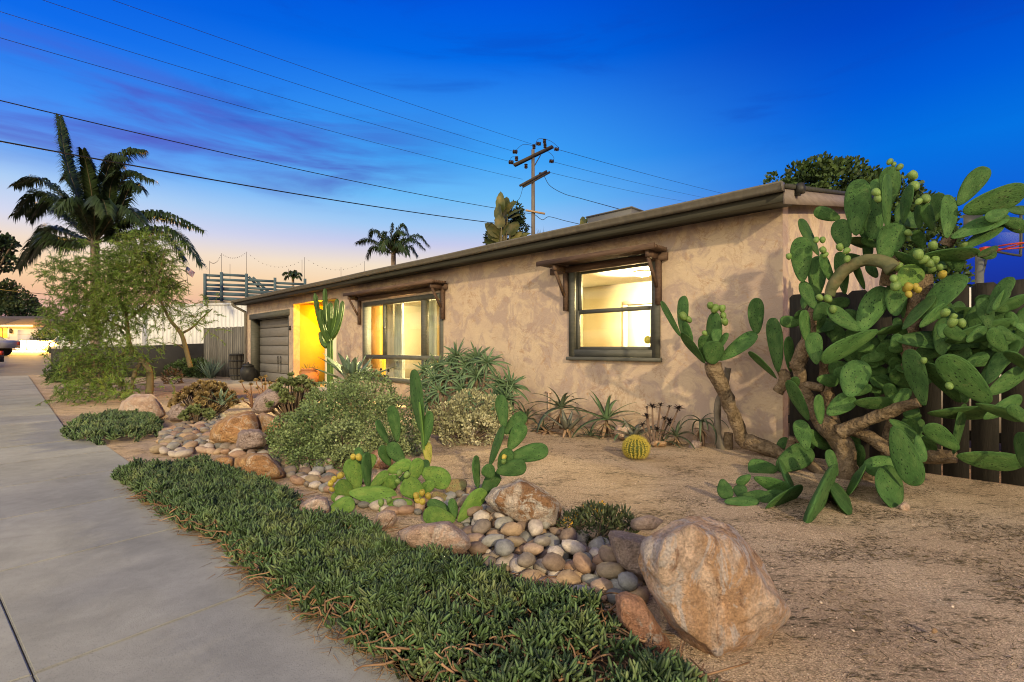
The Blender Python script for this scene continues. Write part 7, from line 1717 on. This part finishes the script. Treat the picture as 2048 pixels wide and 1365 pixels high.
# lit garden wall with posts, up-lit plants and little lamps
GWALL = mat('garden_wall', [(0.3, (0.52, 0.44, 0.36)), (0.7, (0.60, 0.52, 0.44))], rough=.9)
p0, p1 = at(36, 700, 47), at(138, 700, 45); d = (p1 - p0); gw = empty('garden_wall', (p0.x, p0.y, .95), math.atan2(d.y, d.x)); tag(gw, 'low garden wall with white posts glowing under warm lamps across the street', 'wall'); GLn = d.length
z1 = at(60, 697, 46).z
MB().box((0, 0, -.3), (GLn, .2, .35)).build('wall', GWALL, gw)
GLP = mat('white_post', [(0.4, (.75, .72, .66))], rough=.7)
for px in (45, 71): 
    xx = (at(px, 700, 46.6).x - p0.x) / (d.x / GLn); MB().box((xx - .3, -.35, -.1), (xx + .3, .55, at(px, 681, 46).z - .95)).build('post', GLP, gw)
nslat = 22
for k in range(nslat): xx = 2.0 + (GLn - 2.2) * k / nslat; MB().box((xx, .05, .36), (xx + .10, .12, .95)).build('picket', GLP, gw)
r_ = random.Random(3)
for i, px in enumerate([45, 71, 84, 97, 108, 118, 129]):
    p = at(px, 695, 45.3); t = empty('garden_spotlight', (p.x, p.y - .5, .98)); tag(t, ('warm garden spotlight lighting the left white post across the street', 'warm garden spotlight lighting the right white post across the street', 'warm spotlight closest to the right white post at the picket fence', 'second warm spotlight along the picket fence from the right white post', 'third warm spotlight along the picket fence from the right white post', 'fourth warm spotlight along the picket fence from the right white post', 'warm spotlight at the far end of the picket fence by the white car')[i], 'lamp', 'spotlights along the garden wall across the street')
    MB().tube([(0, 0, -.1), (0, 0, .15)], .03, 6).build('stake', IRON, t); MB().lathe([(.03,.15),(.09,.17),(.10,.27),(.02,.30)], (0,0,0), 10).build('lens', emis('spot_glow', (1.0, .62, .2), 25) if i == 0 else bpy.data.materials['spot_glow'], t, True)
    lamp('spot_bulb', (0, -.1, .75), 3200 if i < 2 else 1900, (1.0, .52, .08), .1, t)
    if i > 1: tuft('garden_grass', (p.x + .4, p.y - .15, .95), 60, .7, .05, GRS, 'strappy garden plant lit gold by the spotlights across the street', 'plant', 30 + i, .9, .1)['group'] = 'plants along the garden wall across the street'
c = (*at(90, 700, 50)[:2], 0); shrub('dark_shrub', c, rel(c, [(85,675,50,.8),(95,678,50,.9),(110,672,50,1.0),(120,680,50,.8),(140,690,50,.8)]), 2500, .22, .09, DKL, 'dark shrubs behind the glowing garden wall', 21)
c = (*at(152, 700, 40)[:2], 0); t = shrub('fan_palm_shrub', c, rel(c, [(150,678,40,.5),(158,672,40,.5),(150,690,40,.5)]), 500, .7, .12, DKL, 'dark fan-leaved shrub beside the white fence', 22)
# parked vehicles
def car(name, o, rz_, label, cat, paint, pickup=False, sc_=1.0):
    t = empty(name, o, rz_); tag(t, label, cat); t.scale = (sc_,) * 3
    if pickup:
        prof = [(-2.7,.55),(-2.7,1.05),(-2.65,1.12),(-.95,1.12),(-.85,1.75),(-.7,1.82),(.55,1.80),(1.15,1.18),(2.45,1.08),(2.65,.95),(2.65,.5)]; W = .95; wb = (-1.7, 1.7); rw = .42
    else:
        prof = [(-2.25,.40),(-2.25,.82),(-2.1,.95),(-1.3,1.0),(-.7,1.40),(.3,1.42),(1.05,.98),(2.0,.86),(2.2,.70),(2.2,.38)]; W = .88; wb = (-1.4, 1.4); rw = .33
    n = len(prof); V = [(x, -W * (1 if z < 1.15 else .86), z) for x, z in prof] + [(x, W * (1 if z < 1.15 else .86), z) for x, z in prof]
    MB().add(V, [list(range(n)), list(range(n, 2 * n))[::-1]] + [(i, n + i, n + (i + 1) % n, (i + 1) % n) for i in range(n)]).build('body', paint, t)
    TINT = bpy.data.materials.get('tinted_glass') or mat('tinted_glass', [(0.4, (.02, .025, .03))], rough=.1, spec=.6); TYR = bpy.data.materials.get('tyre') or mat('tyre', [(0.4, (.018, .018, .018))], rough=.85); RIM = bpy.data.materials.get('wheel_rim') or mat('wheel_rim', [(0.4, (.35, .35, .36))], rough=.35, metal=.7)
    zs = (1.2, 1.7) if pickup else (1.0, 1.34)
    for s in (-1, 1):
        y = s * (W * .9 + .012); xs_ = (-.75, .75) if pickup else (-.85, .75)
        MB().add([(xs_[0], s * (W + .004) , zs[0]), (xs_[1], s * (W + .004), zs[0]), (xs_[1] - .42, s * (W * .87), zs[1]), (xs_[0] + (.06 if pickup else .4), s * (W * .87), zs[1])], [(0,1,2,3)]).build('side_window', TINT, t)
        MB().box((2.1, s * (W - .3), .72), (2.22 if not pickup else 2.66, s * (W - .08), .9)).build('headlight', PAL, t); MB().box((-2.3 if not pickup else -2.74, s * (W - .22), .78), (-2.2, s * (W - .05), 1.0)).build('tail_light', RED, t)
        for x in wb:
            w_ = MB(); w_.lathe([(rw * .6, -.11), (rw * .95, -.11), (rw, -.06), (rw, .06), (rw * .95, .11), (rw * .6, .11)], (0, 0, 0), 24); wo = w_.build('wheel', TYR, t, True); wo.location = (x, s * (W - .08), rw); wo.rotation_euler = (R(90), 0, 0)
            MB().lathe([(.02, -.10), (rw * .6, -.085), (rw * .6, .085), (.02, .10)], (0, 0, 0), 18).build('rim', RIM, wo, True)
    return t
SIL = mat('silver_paint', [(0.4, (.52, .50, .47))], rough=.35, metal=.3); BLK = mat('black_paint', [(0.4, (.022, .022, .024))], rough=.25); WHP = mat('white_car_paint', [(0.4, (.7, .7, .7))], rough=.3)
def road_pt(px, py): return gd(px, py, -.13)
p = at(38, 712, 36); car('pickup_truck', (p.x - 3.6, p.y, p.z), R(2), 'silver pickup truck parked at the left edge with its tail showing', 'pickup truck', SIL, True, 1.0).rotation_euler = (0, 0, R(182))
p = at(8, 741, 26); car('parked_car', (p.x - 3.55, p.y + .4, p.z), R(180), 'black car at the left edge, only one end in view', 'car', BLK, False, 1.0)
p = at(152, 700, 40.5); car('parked_car', (p.x - .4, p.y, .75), R(150), 'white car half hidden behind the dark wall across the street', 'car', WHP)
lamp_o = None
